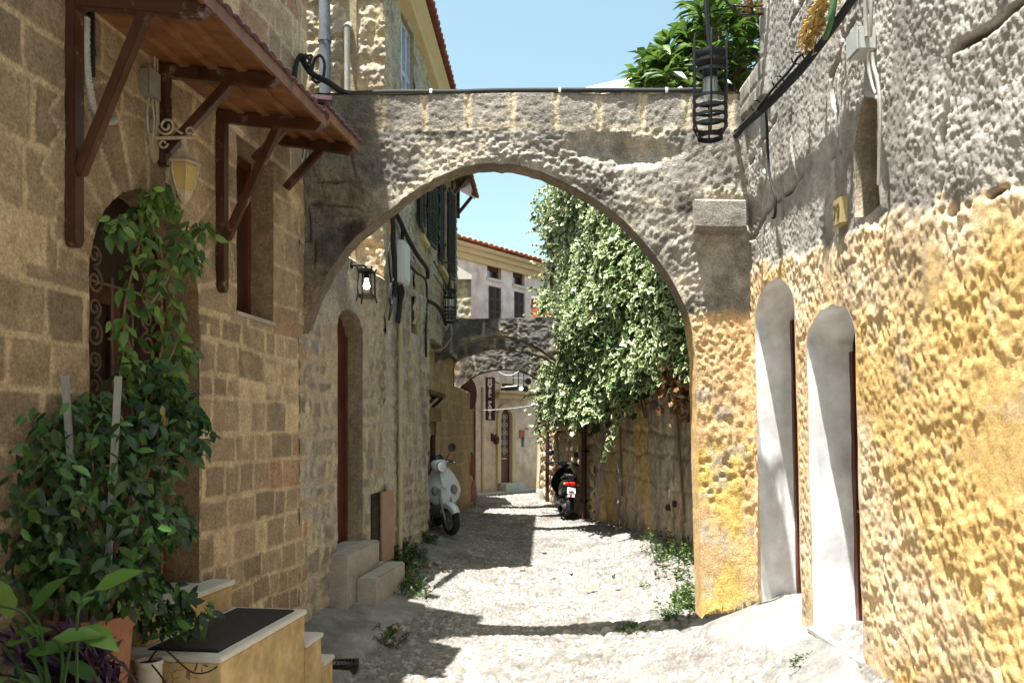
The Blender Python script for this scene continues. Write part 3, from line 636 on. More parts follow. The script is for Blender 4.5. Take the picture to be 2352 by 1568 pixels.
# ================================================================== LOW WALL with doorway, beyond the arch on the left
LM = thing('low_stone_wall', 'low rubble stone wall with a tall narrow brown doorway just beyond the big arch on the left', 'wall', (float(XL(8.4)) - .3, 8.4, 0))
mD0 = LW.px(775, 1000)[0]; mD1 = LW.px(833, 1000)[0]; MD = arch_outline(mD0, mD1, .5, 2.72, 2.95, wob=.02, seed=3)
hH0 = LW.px(851, 1200)[0]; hH1 = LW.px(890, 1200)[0]; HH = rect_outline(hH0, hH1, .18, 1.0, wob=.012)
def f_rub(U, Z, seed=3, tint=1.0):
    de, t1, t2 = courses(U, Z, .19, .26, 25 + seed, .35, warp=.07)
    n = fbm(U * 7, Z * 4, 2 + seed, 4); mw = .012 + .05 * fbm(U * 2.4, Z * 2.4, 6 + seed, 3); mort = 1 - sst(mw, mw + .02, de + (n - .5) * .06)
    c = mixc(C3(.33, .285, .215), C3(.24, .21, .17), t1); c = mixc(c, C3(.29, .295, .29), sst(.55, .7, t2) * .8); c = mixc(c, C3(.28, .175, .125), sst(.9, .94, t2) * .6)
    mc = mixc(C3(.455, .39, .28), C3(.41, .385, .33), sst(.4, .6, fbm(U * 2, Z * 1.6, 3 + seed, 3))); sm = sst(.43, .60, fbm(U * 1.6, Z * 1.2, 23 + seed, 4)) * .85
    c = mixc(c, mc, np.maximum(mort, sm)); c = mixc(c, C3(.14, .125, .11), sst(.62, .74, fbm(U * 5, Z * 1.3, 88 + seed, 4)) * .45)
    d = .018 * sst(0, .06, de) - .008 + (fbm(U * 20, Z * 20, 14 + seed, 4) - .5) * .03 + (fbm(U * 3, Z * 3, 19 + seed, 3) - .5) * .05
    return d, c * tint
def f_low(U, Z):
    return f_rub(U, Z)
fsurf('wall', LW, rng_(7.16, 9.78, .014), rng_(-.3, 3.47, .016), f_low, M['rubble'], LM, [MD, HH])
# rough stepped top, above it the lit face of the tall house shows
Ut, Vt = np.meshgrid(rng_(7.24, 9.78, .03), np.linspace(0, 1, 16), indexing='ij'); dtop = f_low(Ut[:, :1], np.full_like(Ut[:, :1], 3.47))[0]
npmesh('wall_top', LW.at(Ut, dtop * (1 - Vt) + (-.4) * Vt, 3.47 + .09 * np.sqrt(Vt) * (1 - Vt ** 3) + .12 * (fbm(Ut * 6, Vt * 3, 8, 3) - .5) * np.sin(PI * Vt)).reshape(-1, 3), grid_faces(*Ut.shape), M['rubble'], LM, {'col': np.tile(C3(.45, .38, .27), (Ut.size, 1))})
mb = MB(); LW.box(mb, 7.24, 9.78, -.42, -.30, -.3, 3.45); mb.build('wall_core', M['rubble'], LM, col=(.4, .33, .22))
V, Fq, c = reveal(LW, MD, .2, col=revc((.33, .265, .19), (.2, .165, .13)), rough=.02, nd=8); npmesh('doorway_lining', V, Fq, M['rubble'], LM, {'col': c})
V, Fq, c = reveal(LW, HH, .12, col=revc((.33, .265, .19), (.25, .2, .14))); npmesh('hatch_lining', V, Fq, M['rubble'], LM, {'col': c})
mb = MB(); mb.prism([LW.v(u, -.2, z) for u, z in MD], LW.v(0, -.06, 0) - LW.v(0, 0, 0)); dr2 = mb.build('door', M['door'], LM)
mb = MB()
for uu in (mD0 + .03, mD0 + .42, mD1 - .03): LW.box(mb, uu - .03, uu + .03, -.2, -.165, .52, 2.72)
mb.build('frame', M['door'], dr2)
mb = MB(); LW.box(mb, hH0, (hH0 + hH1) / 2 - .03, -.1, -.08, .19, .99); mb.build('hatch_door', M['dkdoor'], LM, label='dark inner leaf of the meter hatch')
mb = MB(); hm = (hH0 + hH1) / 2 - .03; mb.hexa([LW.v(*q) for q in ((hm, .02, .19), (hH1, .06, .19), (hH1, .08, .19), (hm, .04, .19), (hm, .02, 1.0), (hH1, .06, 1.0), (hH1, .08, 1.0), (hm, .04, 1.0))]); mb.build('hatch_door', M['board'], LM, label='pinkish brown board of the meter hatch')

# ================================================================== TALL HOUSE (second on the left)
TH = thing('stone_house', 'tall house beyond the big arch on the left, sunlit rough end wall and grey shutters', 'house', (-2.2, 11, 0))
TF = Frame((-6, 9.79), (-1.487, 9.79))          # end wall facing the photographer
def f_boss(U, Z):
    de, t1, t2 = courses(U, Z, .34, .46, 9, .3, warp=.09); n = fbm(U * 8, Z * 8, 3, 4); mort = 1 - sst(.015, .06, de + (n - .5) * .05)
    c = mixc(C3(.50, .445, .355), C3(.40, .345, .27), t1); c = mixc(c, C3(.47, .39, .31), t2 * .5); c = mixc(c, C3(.53, .425, .27), np.maximum(mort, .8 * sst(.55, .66, fbm(U * 2, Z * 2, 5, 3)))); c = mixc(c, C3(.2, .17, .14), sst(.66, .76, n) * .5)
    d = .022 * sst(0, .06, de) - .012 + (fbm(U * 12, Z * 12, 4, 4) - .5) * .06 + (fbm(U * 34, Z * 34, 7, 3) - .5) * .03
    return d, c
fsurf('wall', TF, rng_(3.0, 4.55, .016), rng_(3.0, 8.2, .018), f_boss, M['ashlar'], TH)
mb = MB(); mb.box((-3.6, 9.96, 4), (4.15, .3, 8.4)); mb.build('end_wall', M['ashlar'], TH, col=(.5, .42, .3))
TW = Frame((-1.323, 11.0), (-1.112, 16.6))
T1 = rect_outline(LW.px(944.5, 700)[0], LW.px(958, 700)[0], LW.px(950, 765)[1], LW.px(950, 680)[1], wob=.01)
T2 = rect_outline(TW.px(965, 500)[0], TW.px(978, 500)[0], 4.5, 6.1, wob=.01); T3 = rect_outline(TW.px(1010, 500)[0], TW.px(1026, 500)[0], 4.5, 6.1, wob=.01)
T4 = rect_outline(LW.px(921, 150)[0], LW.px(950, 150)[0], 5.72, 7.02, wob=.01); SL = rect_outline(LW.px(877, 860)[0], LW.px(883, 860)[0], LW.px(880, 895)[1], LW.px(880, 825)[1], wob=.05, seed=5)
def f_tall(U, Z): return f_rub(U, Z, 40, 1.0)
uB1 = 11.0 * 1.00907
fsurf('wall', LW, rng_(9.73, 11.98, .016), rng_(-.2, 3.62, .019), f_tall, M['rubble'], TH, [T1, SL])
fsurf('wall', LW, rng_(9.73, uB1, .016), rng_(3.62, 7.6, .019), f_tall, M['rubble'], TH, [T4])
fsurf('wall', TW, rng_(0, 5.6, .02), rng_(3.15, 7.45, .021), f_tall, M['rubble'], TH, [T2, T3])
mb = MB(); LW.box(mb, 9.8, 11.9, -2.6, -.36, -.3, 7.3); TW.box(mb, .3, 5.58, -2.6, -.32, 3.17, 7.3); TW.box(mb, .3, 5.58, -.34, -.05, 3.17, 3.3); TW.box(mb, 5.3, 5.58, -.34, -.04, 3.17, 7.3); LW.box(mb, 11.6, 11.95, -.38, -.04, -.3, 3.6); LW.box(mb, 11.05, 11.95, -.38, -.04, 3.5, 3.6); LW.box(mb, 9.8, 11.0, -.38, -.05, 7.1, 7.29); TW.box(mb, 0, 5.58, -.34, -.05, 7.1, 7.29)
mb.build('wall_core', M['rubble'], TH, col=(.36, .29, .19))
for P, dp in ((T1, .12), (T2, .14), (T3, .14), (T4, .12), (SL, .15)):
    V, Fq, c = reveal(TW if P is T2 or P is T3 else LW, P, dp, col=revc((.42, .35, .22), (.3, .24, .16))); npmesh('window_lining', V, Fq, M['rubble'], TH, {'col': c})
mb = MB(); LW.box(mb, T1[:, 0].min(), T1[:, 0].max(), -.12, -.09, T1[:, 1].min(), T1[:, 1].max()); mb.build('window', M['door'], TH, label='small brown shuttered window')
for P in (T2, T3):
    a, b, z0, z1 = P[:, 0].min(), P[:, 0].max(), P[:, 1].min(), P[:, 1].max()
    mb = MB(); TW.box(mb, a, b, -.16, -.13, z0, z1); ww = mb.build('window', M['pane'], TH)
    mb = MB(); TW.box(mb, a, a + .05, -.13, -.1, z0, z1); TW.box(mb, b - .05, b, -.13, -.1, z0, z1); mb.build('frame', M['bluewd'], ww)
    for e, s0 in ((a, -1), (b, 1)):
        mb = MB(); wdt = .5
        mb.hexa([TW.v(*q) for q in ((e, .03, z0), (e + s0 * wdt, .07, z0), (e + s0 * wdt, .11, z0), (e, .07, z0), (e, .03, z1), (e + s0 * wdt, .07, z1), (e + s0 * wdt, .11, z1), (e, .07, z1))])
        for q in range(28): zq = z0 + .08 + (z1 - z0 - .16) * q / 27; mb.beam(TW.v(e + s0 * .04, .082, zq), TW.v(e + s0 * .46, .122, zq), .022, .012)
        sh = mb.build('shutter', M['grshut'], TH)
        
        for zz in (z0 + .3, z1 - .36): mb = MB(); mb.tube([TW.v(e + s0 * .02, .1, zz), TW.v(e + s0 * .02, .1, zz + .06)], .015, 6); mb.build('hinge', M['iron'], sh)
    mb = MB(); TW.box(mb, a - .06, b + .06, -.1, .06, z0 - .07, z0 - .004); mb.build('sill', M['moulding'], ww)
a, b, z0, z1 = T4[:, 0].min(), T4[:, 0].max(), T4[:, 1].min(), T4[:, 1].max()
mb = MB(); LW.box(mb, a, b, -.13, -.1, z0, z1); ww = mb.build('window', M['bluepane'], TH)
mb = MB()
for uu in np.linspace(a, b, 4): LW.box(mb, uu - .03, uu + .03, -.1, -.05, z0, z1)
for zz in (z0 + .03, (z0 + z1) / 2, z1 - .03): LW.box(mb, a, b, -.1, -.055, zz - .03, zz + .03)
mb.build('frame', M['bluewd'], ww)
# eaves: cream cornice and red tile edge over the lane
def tiles(p00, p10, p01, pitch=.2, amp=.035, rows=8, th=.03, rise=.02):
    """pan tile sheet: p00->p10 along the eave, p00->p01 up the slope"""
    p00, p10, p01 = (np.array(p, float) for p in (p00, p10, p01)); L = np.linalg.norm(p10 - p00); S = np.linalg.norm(p01 - p00); n = max(1, int(L / pitch))
    nu = n * 8 + 1; nvv = rows * 4 + 1; u = np.linspace(0, 1, nu); v = np.linspace(0, 1, nvv); Uu, Vv = np.meshgrid(u, v, indexing='ij')
    nr = np.cross(p10 - p00, p01 - p00); nr /= np.linalg.norm(nr); nr = nr * np.sign(nr[2])
    jit = _hash(np.floor(Uu * n).astype(int), np.floor(Vv * rows * .999).astype(int), 3)
    h = amp * np.abs(np.sin(PI * Uu * n)) ** .7 + rise * (1 - (Vv * rows) % 1.0) + .015 * (jit - .5)
    top = p00 + (p10 - p00) * Uu[..., None] + (p01 - p00) * Vv[..., None] + nr * h[..., None]; bot = top - nr * th
    V = np.concatenate([top.reshape(-1, 3), bot.reshape(-1, 3)]); Fq = grid_faces(nu, nvv); N = nu * nvv
    I = np.arange(N).reshape(nu, nvv); br = np.concatenate([I[:, 0], I[-1, 1:], I[::-1, -1][1:], I[0, ::-1][1:-1]]); b2 = np.roll(br, -1)
    Fq = np.concatenate([Fq, Fq[:, ::-1] + N, np.stack([br, br + N, b2 + N, b2], 1)]); return V, Fq
e0 = Vector((-1.115, 9.75, 7.33)); e1 = Vector((-.865, 16.75, 7.33))
mb = MB(); mb.add([e0 + Vector((-.5, 0, -.34)), e0 + Vector((-.19, 0, -.22)), e0 + Vector((-.05, 0, -.03)), e0 + Vector((-.5, 0, -.03)), e1 + Vector((-.5, 0, -.34)), e1 + Vector((-.1, 0, -.22)), e1 + Vector((.0, 0, -.03)), e1 + Vector((-.5, 0, -.03))], [(0, 1, 2, 3), (7, 6, 5, 4), (0, 4, 5, 1), (1, 5, 6, 2), (2, 6, 7, 3), (3, 7, 4, 0)]); mb.build('cornice', M['moulding'], TH)
V, Fq = tiles(e0 + Vector((.03, 0, 0)), e1 + Vector((.05, 0, 0)), e0 + Vector((-2.2, 0, 1.0)), pitch=.17, rows=9); npmesh('roof', V, Fq, M['dtile'], TH)
# little tiled hood over the far shutters
h0, h1 = 3.1, 5.6
mb = MB(); mb.prism([TW.v(h0, .0, 6.62), TW.v(h1 + .1, .0, 6.62), TW.v(h1 + .1, .36, 6.42), TW.v(h0, .36, 6.42)], (0, 0, .035)); hd = mb.build('hood', M['awood'], TH)
for uu in (h0 + .1, (h0 + h1) / 2, h1 - .05):
    mb = MB(); mb.beam(TW.v(uu, .03, 6.1), TW.v(uu, .3, 6.43), .06, .06); mb.beam(TW.v(uu, .03, 6.0), TW.v(uu, .03, 6.6), .06, .06); mb.build('brace', M['awood'], hd)
V, Fq = tiles(TW.at(h0 - .04, .42, 6.45), TW.at(h1 + .14, .42, 6.45), TW.at(h0 - .04, -.02, 6.70), pitch=.14, rows=3, amp=.025); npmesh('tile_row', V, Fq, M['dtile'], hd)
# corbelled underside of the jetty
for uu, cc in ((1.1, (.50, .44, .33)), (3.2, (.40, .31, .2))):
    mb = MB(); mb.prism([TW.v(uu, -.5, 2.3), TW.v(uu, -.2, 2.45), TW.v(uu, -.06, 2.8), TW.v(uu, .0, 3.16), TW.v(uu, -.5, 3.16)], TW.v(.6, 0, 0) - TW.v(0, 0, 0)); mb.build('corbel', M['rubble'], TH, col=cc)

# ================================================================== recessed stone wall behind the white scooter
RF = Frame((-1.52, 11.85), (-.94, 20.1))
RC = thing('stone_house', 'low recessed stone house front behind the white scooter, with brown corbels and a rust pipe', 'house', (-1.6, 16, 0))
def f_rec(U, Z):
    de, t1, t2 = courses(U, Z, .32, .5, 66, .2, warp=.03); n = fbm(U * 6, Z * 3, 3, 4); mort = 1 - sst(.008, .02, de)
    c = mixc(C3(.50, .385, .225), C3(.38, .285, .17), t1 * .7 + .3 * n); c = mixc(c, C3(.56, .45, .29), mort * .8); c = mixc(c, C3(.26, .19, .12), sst(.58, .72, fbm(U * 6, Z * 1.1, 8, 4)) * .5)
    return .01 * sst(0, .03, de) + (fbm(U * 18, Z * 18, 4, 3) - .5) * .02, c
fsurf('wall', RF, rng_(0, 8.27, .025), rng_(-.3, 2.62, .025), f_rec, M['rubble'], RC)
fsurf('wall', RF, rng_(.2, 4.65, .025), rng_(2.62, 3.14, .025), f_rec, M['rubble'], RC)
mb = MB(); RF.box(mb, .2, 4.63, -1.5, -.04, 2.6, 3.13); mb.build('wall_core', M['rubble'], RC, col=(.42, .32, .2))
mb = MB(); RF.box(mb, 0, 8.25, -2.5, -.04, -.3, 2.6); mb.build('wall_core', M['rubble'], RC, col=(.42, .32, .2))
mb = MB(); RF.box(mb, .25, 1.75, -.02, .30, 2.25, 2.32); [mb.beam(RF.v(uu, .02, 2.02), RF.v(uu, .26, 2.25), .05, .05) for uu in (.35, 1.0, 1.65)]; mb.build('canopy', M['dkdoor'], RC)
mb = MB(); RF.box(mb, .3, 1.9, -.02, .2, 1.86, 2.08); RF.box(mb, .3, 1.9, -.02, .12, 1.64, 1.86); mb.build('corbel', M['rubble'], RC, col=(.24, .165, .10))
mb = MB(); mb.tube([RF.v(1.72, .09, .0), RF.v(1.72, .09, 1.9)], .045, 8); mb.build('drainpipe', M['rust'], RC, smooth=True)
mb = MB(); mb.tube([RF.v(8.2, .03, -.1), RF.v(8.2, .03, 2.6)], .03, 8); mb.build('drainpipe', M['zinc'], RC, smooth=True)
# annex with pale sloped cap above the recess
AN = thing('stone_annex', 'small stone annex with a white sloped cap, between tall house and pink building', 'building', (-1.9, 20, 3.7))
AF = Frame((-2.8, 19.45), (-.97, 19.45))
def f_an(U, Z):
    d, c = f_rub(U, Z, 70); return d, mixc(c, C3(.16, .14, .12), sst(.5, .7, fbm(U * 5, Z * 2, 4, 4)) * .6)
fsurf('wall', AF, rng_(0, 1.83, .03), rng_(3.7, 5.32, .03), f_an, M['rubble'], AN)
mb = MB(); mb.prism([(-2.8, 19.5, 2.3), (-1.0, 19.5, 2.3), (-1.22, 22, 2.3), (-2.8, 22, 2.3)], (0, 0, 3.0)); mb.build('wall_core', M['rubble'], AN, col=(.34, .29, .22))
mb = MB(); mb.add([(-2.8, 19.38, 5.3), (-.95, 19.38, 5.3), (-1.2, 22, 5.3), (-2.8, 22, 5.3), (-2.8, 19.38, 6.5), (-.95, 19.38, 5.4), (-1.2, 22, 5.4), (-2.8, 22, 6.5)], [(3, 2, 1, 0), (4, 5, 6, 7), (0, 1, 5, 4), (1, 2, 6, 5), (2, 3, 7, 6), (3, 0, 4, 7)]); mb.build('cap', M['cap'], AN)
# ================================================================== RIGHT HOUSE (ochre and grey, in sun)
RH = thing('plastered_house', 'sunlit house on the right, pitted grey render above and lumpy ochre stucco below', 'house', (3.2, 5, 0))
BND = np.array(sorted([RW.px(*p) for p in [(2352, 418), (2270, 440), (2180, 472), (2100, 486), (2040, 500), (1960, 540), (1900, 562), (1840, 585), (1790, 600), (1760, 596), (1722, 625), (1700, 650)]]))
CBL = np.array(sorted([RW.px(*p) for p in [(1960, 0), (1890, 92), (1840, 145), (1760, 235), (1700, 295), (1682, 308)]]))
rD1 = arch_outline(6.08, 7.06, .10, 2.62, 2.91, wob=.02, seed=8)
rD2 = arch_outline(5.02, 5.84, .30, 2.30, 2.53, wob=.02, seed=9)
nU0, nU1 = RW.px(2018, 360)[0], RW.px(1962, 360)[0]
NIC = np.array([(nU0, 2.98), (nU0 + .02, 3.3), (nU0, 3.58), (nU0 + .16, 3.66), (nU1 - .08, 3.60), (nU1, 3.4), (nU1 - .02, 3.2), (nU1 + .015, 3.0), (nU1 - .15, 2.96)])
def f_right(U, Z):
    n = fbm(U * 7, Z * 7, 3, 4); n2 = fbm(U * 2, Z * 2, 4, 4)
    zb = np.interp(U, BND[:, 0], BND[:, 1]); m = sst(-.05, .05, Z - zb + .22 * (n - .5) + .10 * (fbm(U * 22, Z * 22, 6, 2) - .5))    # 1 = grey upper part
    # grey pitted render
    a1, a2, ai = worley(U * 31 + 2 * n, Z * 31 + 2 * n2, 12); b1, b2, bi = worley(U * 46, Z * 46, 13)
    pop = (.55 - a1) * .011 + (.5 - b1) * .008; rgh = sst(.36, .58, fbm(U * 1.1, Z * .55, 15, 4) + .10 * (U < 5.2)); lowp = (fbm(U * 3.4, Z * 3.4, 16, 4) - .5) * .04
    st = sst(.60, .66, fbm(U * 5.5, Z * .42, 17, 3)) * (U > 4.0); rgh = rgh * (1 - st)
    cy, ct, _ = courses(U, Z, .62, 1.1, 33, .3, warp=.2); crk = (1 - sst(.0, .035, cy)) * sst(.42, .55, fbm(U * 1.6, Z * 1.6, 18, 3)) * (1 - st)
    dg = pop * (.25 + .75 * rgh) + lowp * rgh + (fbm(U * 45, Z * 45, 19, 2) - .5) * .010 - crk * .05
    g = mixc(C3(.44, .415, .39), C3(.33, .31, .29), sst(.3, .7, n)); g = mixc(g, C3(.49, .46, .42), sst(.55, .7, n2) * .7); g = mixc(g, C3(.27, .25, .23), st * .75); g = mixc(g, C3(.17, .155, .14), sst(.60, .74, fbm(U * 3.5, Z * 1.4, 20, 4)) * .55); g = mixc(g, C3(.14, .125, .115), crk * .7)
    top = U > 6.60; jb = courses(U, Z, .17, .33, 39, .05, z0=4.72 - 20 * .17)[0]; par = sst(-.02, .04, Z - np.interp(U, CBL[:, 0], CBL[:, 1]) - .02) * sst(6.5, 6.62, U)
    dg = dg * (1 - par) + par * (.05 - .012 * (1 - sst(.004, .02, jb)) + (n - .5) * .01); g = mixc(g, mixc(C3(.27, .25, .225), C3(.45, .41, .36), 1 - sst(.006, .018, jb)), par)
    # ochre stucco: drooping lumps and pockets
    wU = U + .04 * (fbm(U * 9, Z * 9, 21, 2) - .5); wZ = Z + .5 * (U) * .55
    l1, l2, li = worley(wU * 15, wZ * 8.5, 22); s1, s2, si = worley(wU * 30 + n, wZ * 17, 23)
    lum = sst(.36, .70, fbm(U * 1.9, Z * 1.6, 24, 4) + .12 * sst(6.0, 5.0, U)); big = (fbm(U * 4.5, Z * 3.2, 25, 4) - .5)
    rdg = 1 - np.abs(2 * fbm(wU * 8, wZ * 4.5, 31, 3) - 1); dn = (.45 - l1) * .010 * lum + (.45 - s1) * .009 * (.4 + .6 * lum) + (rdg - .8) * .018 * (.3 + .7 * lum) + big * .022 + (fbm(U * 34, Z * 34, 26, 3) - .5) * .014
    o = mixc(C3(.70, .505, .30), C3(.72, .565, .38), sst(.35, .65, fbm(U * 3, Z * 3, 27, 4))); yl = sst(.52, .68, fbm(U * .95 + .9, Z * .8 + .3, 28, 4) + .16 * sst(5.0, 4.0, U) * sst(2.4, 1.6, Z)); o = mixc(o, C3(.64, .42, .14), yl * .75)
    o = mixc(o, C3(.62, .52, .40), sst(.58, .72, fbm(U * 5, Z * 5, 29, 4)) * .35); gr = sst(.55, .72, fbm(U * 2.0, Z * 2.4, 30, 4)) * sst(.95, .25, Z); o = mixc(o, C3(.33, .29, .25), gr * .9)
    o = mixc(o, C3(.68, .56, .40), sst(.35, .18, Z) * sst(5.2, 5.8, U) * .8)
    sg = sst(.66, .71, fbm(U * 5.5, Z * .42, 17, 3)) * sst(1.9, 2.9, Z); o = mixc(o, C3(.40, .33, .24), sg * .7)
    sm = sst(.60, .70, fbm(U * 2.2, Z * 1.2, 55, 3)) * .75
    d = dg * m + (dn * (1 - sm) ) * (1 - m) - .012 * m
    return d, mixc(o, g, m)
fsurf('wall', RW, rng_(3.05, 6.62, .0112), rng_(-.35, 5.42, .0118), f_right, M['ochre'], RH, [rD1, rD2, NIC], fade=.05)
fsurf('wall', RW, rng_(6.62, 7.26, .012), rng_(-.35, 4.72, .0118), f_right, M['ochre'], RH, [rD1], fade=.05)
fsurf('wall', RW, rng_(-5, 1.6, .1), rng_(-.35, 6.6, .1), f_right, M['ochre'], RH)
fsurf('wall', RW, rng_(1.6, 3.05, .018), rng_(-.35, 6.6, .02), f_right, M['ochre'], RH)
fsurf('wall', RW, rng_(3.05, 6.62, .04), rng_(5.42, 6.6, .04), f_right, M['ochre'], RH)
mb = MB()
for (a, b, d0, d1, z0, z1) in ((-5, 6.6, -4.5, -.42, -.6, 6.58), (6.6, 7.2, -4.5, -.42, -.6, 4.68), (7.10, 7.22, -.42, -.03, -.5, 4.67), (6.52, 6.6, -.42, -.03, 4.6, 6.56), (-5, 6.6, -.43, -.03, 6.4, 6.57), (6.6, 7.1, -.43, -.03, 4.5, 4.67)): RW.box(mb, a, b, d0, d1, z0, z1)
mb.build('wall_core', M['ochre'], RH, col=(.40, .36, .30))
whc = lambda d, z, u: mixc(mixc(C3(.87, .88, .91), C3(.78, .785, .79), sst(.55, .8, fbm(z * 4, d * 8 + u, 3, 4))), C3(.42, .40, .36), np.maximum((1 - sst(.004, .016, np.abs((z + .06 * vn(d * 6, z * 2, 5)) % .43 - .2))) * .6 * (vn(z * 1.1, u * 3, 7) > .35), .6 * sst(.30, .12, z) * fbm(z * 9, d * 9, 8, 3)))
def white_reveal(P, dp, zj, nm):
    V, Fq, c = reveal(RW, P, dp, nd=14, col=whc, rough=.008); o = npmesh(nm, V, Fq, M['plast'], RH, {'col': c}); return o
white_reveal(rD1, .34, 0, 'doorway_lining'); white_reveal(rD2, .33, 0, 'doorway_lining')
V, Fq, c = reveal(RW, NIC, .34, nd=14, col=revc((.40, .34, .26), (.22, .18, .13)), rough=.03); npmesh('niche', V, Fq, M['rubble'], RH, {'col': c})
mb = MB(); RW.box(mb, nU0 - .05, nU1 + .05, -.37, -.335, 2.9, 3.7); mb.build('niche_back', M['ochre'], RH, col=(.2, .165, .12))
for P, zz, nm in ((rD1, .1, 0), (rD2, .3, 1)):
    a, b = P[:, 0].min(), P[:, 0].max()
    mb = MB(); mb.prism([RW.v(u, -.345, z) for u, z in P], RW.v(0, -.05, 0) - RW.v(0, 0, 0)); dd = mb.build('door', M['door'] if nm else M['board'], RH, label='red brown plank door' if nm else 'pale brown door panel with dark upper edge')
    mb = MB()
    for uu in (a + .035, (a + b) / 2, b - .035): RW.box(mb, uu - .035, uu + .035, -.343, -.30, zz + .01, P[:, 1].max() - .26)
    for z_ in (zz + .1, 1.25): RW.box(mb, a + .07, b - .07, -.343, -.315, z_, z_ + .1)
    mb.build('frame', M['door'], dd, bevel=.004)
    mb = MB(); mb.tube([RW.v((a + b) / 2 + .08, -.30, 1.15), RW.v((a + b) / 2 + .08, -.25, 1.15), RW.v((a + b) / 2 + .2, -.25, 1.15)], .011, 8); mb.build('handle', M['iron'], dd, smooth=True)
mb = MB(); RW.box(mb, 4.97, 5.88, -.33, .035, .262, .302); mb.build('sill', M['wslab'], RH, bevel=.006)

# ================================================================== RIGHT GARDEN WALL beyond the arch
BWF = Frame((2.80, 7.24), (1.63, 16.0), flip=True)
GW = thing('garden_wall', 'stained ochre and grey stone wall under the ivy, right of the lane beyond the arch', 'wall', (2.4, 11, 0))
def f_bw(U, Z):
    n = fbm(U * 7, Z * 2.2, 3, 4); n2 = fbm(U * 1.3, Z * .8, 5, 4); de, t1, t2 = courses(U, Z, .36, .6, 91, .3, warp=.1)
    c = mixc(C3(.34, .29, .22), C3(.20, .175, .145), sst(.3, .7, n)); bay = (sst(1.1, 1.25, U) * sst(2.5, 2.35, U))
    c = mixc(c, C3(.42, .29, .14), np.clip(sst(.46, .66, n2) * .45 + bay * .5 * sst(.35, .6, fbm(U * 3, Z * 3, 8, 3)), 0, .9)); c = mixc(c, C3(.42, .28, .11), sst(3.6, 4.2, U) * sst(.45, .65, fbm(U * 3, Z * .6, 18, 3)) * .75)
    c = mixc(c, C3(.09, .08, .07), sst(.58, .75, fbm(U * 9, Z * .8, 9, 4)) * .6); c = mixc(c, C3(.45, .42, .37), (1 - sst(.0, .03, np.abs(U - 2.55))) * .7)
    c = c * 1.3
    d = .02 * sst(0, .06, de) + (fbm(U * 14, Z * 9, 4, 4) - .5) * .06 - .07 * bay * sst(2.2, 2.0, Z) + (fbm(U * 2, Z * 1, 5, 2) - .5) * .06
    return d, c
fsurf('wall', BWF, rng_(0, 8.83, .02), rng_(-.4, 4.3, .022), f_bw, M['rubble'], GW)
mb = MB(); BWF.box(mb, 0, 8.8, -.5, -.1, -.4, 4.28); mb.build('wall_core', M['rubble'], GW, col=(.3, .25, .19))
for uu, zz in ((BWF.px(1540, 1165)[0], BWF.px(1540, 1165)[1]), (BWF.px(1556, 1157)[0], BWF.px(1556, 1157)[1])):
    mb = MB(); ax = Matrix((Vector((*BWF.t, 0)), Vector((0, 0, 1)), Vector((*BWF.n, 0)))).transposed()
    mb.lathe([(.045, -.05), (.045, .06), (.032, .06), (.03, .0)], BWF.v(uu, 0, zz), 16, ax); mb.build('pipe_stub', M['rust'], GW, smooth=True)
pu = BWF.px(1355, 1100)[0]
dp = thing('drainpipe', 'dark rust brown drainpipe down the wall below the ivy, behind the black scooter', 'pipe', BWF.v(pu, .1, 0))
mb = MB(); mb.tube([BWF.v(pu, .12, -.12), BWF.v(pu, .12, 4.0)], .055, 10); mb.build('pipe', M['rust'], dp, smooth=True)
for zz in (.3, 1.3, 2.3):
    mb = MB(); mb.lathe([(.068, -.02), (.068, .02)], BWF.v(pu, .12, zz), 12); mb.beam(BWF.v(pu, .0, zz), BWF.v(pu, .12, zz), .03, .03); mb.build('bracket', M['iron'], dp)
mb = MB(); mb.tube([BWF.v(pu, .12, -.11), BWF.v(pu, .2, -.14), BWF.v(pu, .28, -.15)], .06, 10); mb.build('shoe', M['rust'], dp, smooth=True)

# ================================================================== MID RIGHT HOUSE (rough lit stone, ivy clad above)
MRF = Frame((1.66, 15.95), (.80, 23.2), flip=True)
MR = thing('stone_house', 'rough pale stone house at the lane end on the right, half hidden under ivy', 'house', (2.6, 18.5, 0))
def f_mr(U, Z):
    de, t1, t2 = courses(U, Z, .28, .42, 17, .35, warp=.12); n = fbm(U * 7, Z * 7, 3, 4); mort = 1 - sst(.01, .05, de + (n - .5) * .05)
    c = mixc(C3(.44, .38, .30), C3(.31, .26, .20), t1); c = mixc(c, C3(.50, .39, .22), np.maximum(mort * .8, .7 * sst(.55, .68, n))); c = mixc(c, C3(.35, .2, .13), sst(.92, .95, t2) * .7)
    bt = sst(.3, .1, np.abs(U - 1.9)) * .5 + sst(.3, .1, np.abs(U - 1.0)) * .6
    return .05 * sst(0, .08, de) + (fbm(U * 10, Z * 10, 4, 4) - .5) * .09 + .16 * bt, c
fsurf('wall', MRF, rng_(0, 4.6, .025), rng_(-.35, 7.3, .028), f_mr, M['ashlar'], MR)
fsurf('wall', MRF, rng_(2.5, 4.5, .03), rng_(7.3, 9.1, .03), f_mr, M['ashlar'], MR)
fsurf('wall', MRF, rng_(4.6, 7.3, .025), rng_(-.35, 3.2, .028), f_mr, M['ashlar'], MR)
BW2 = thing_ = None
fsurf('wall', BWF, rng_(5.6, 8.83, .035), rng_(4.3, 7.2, .035), f_mr, M['ashlar'], MR)
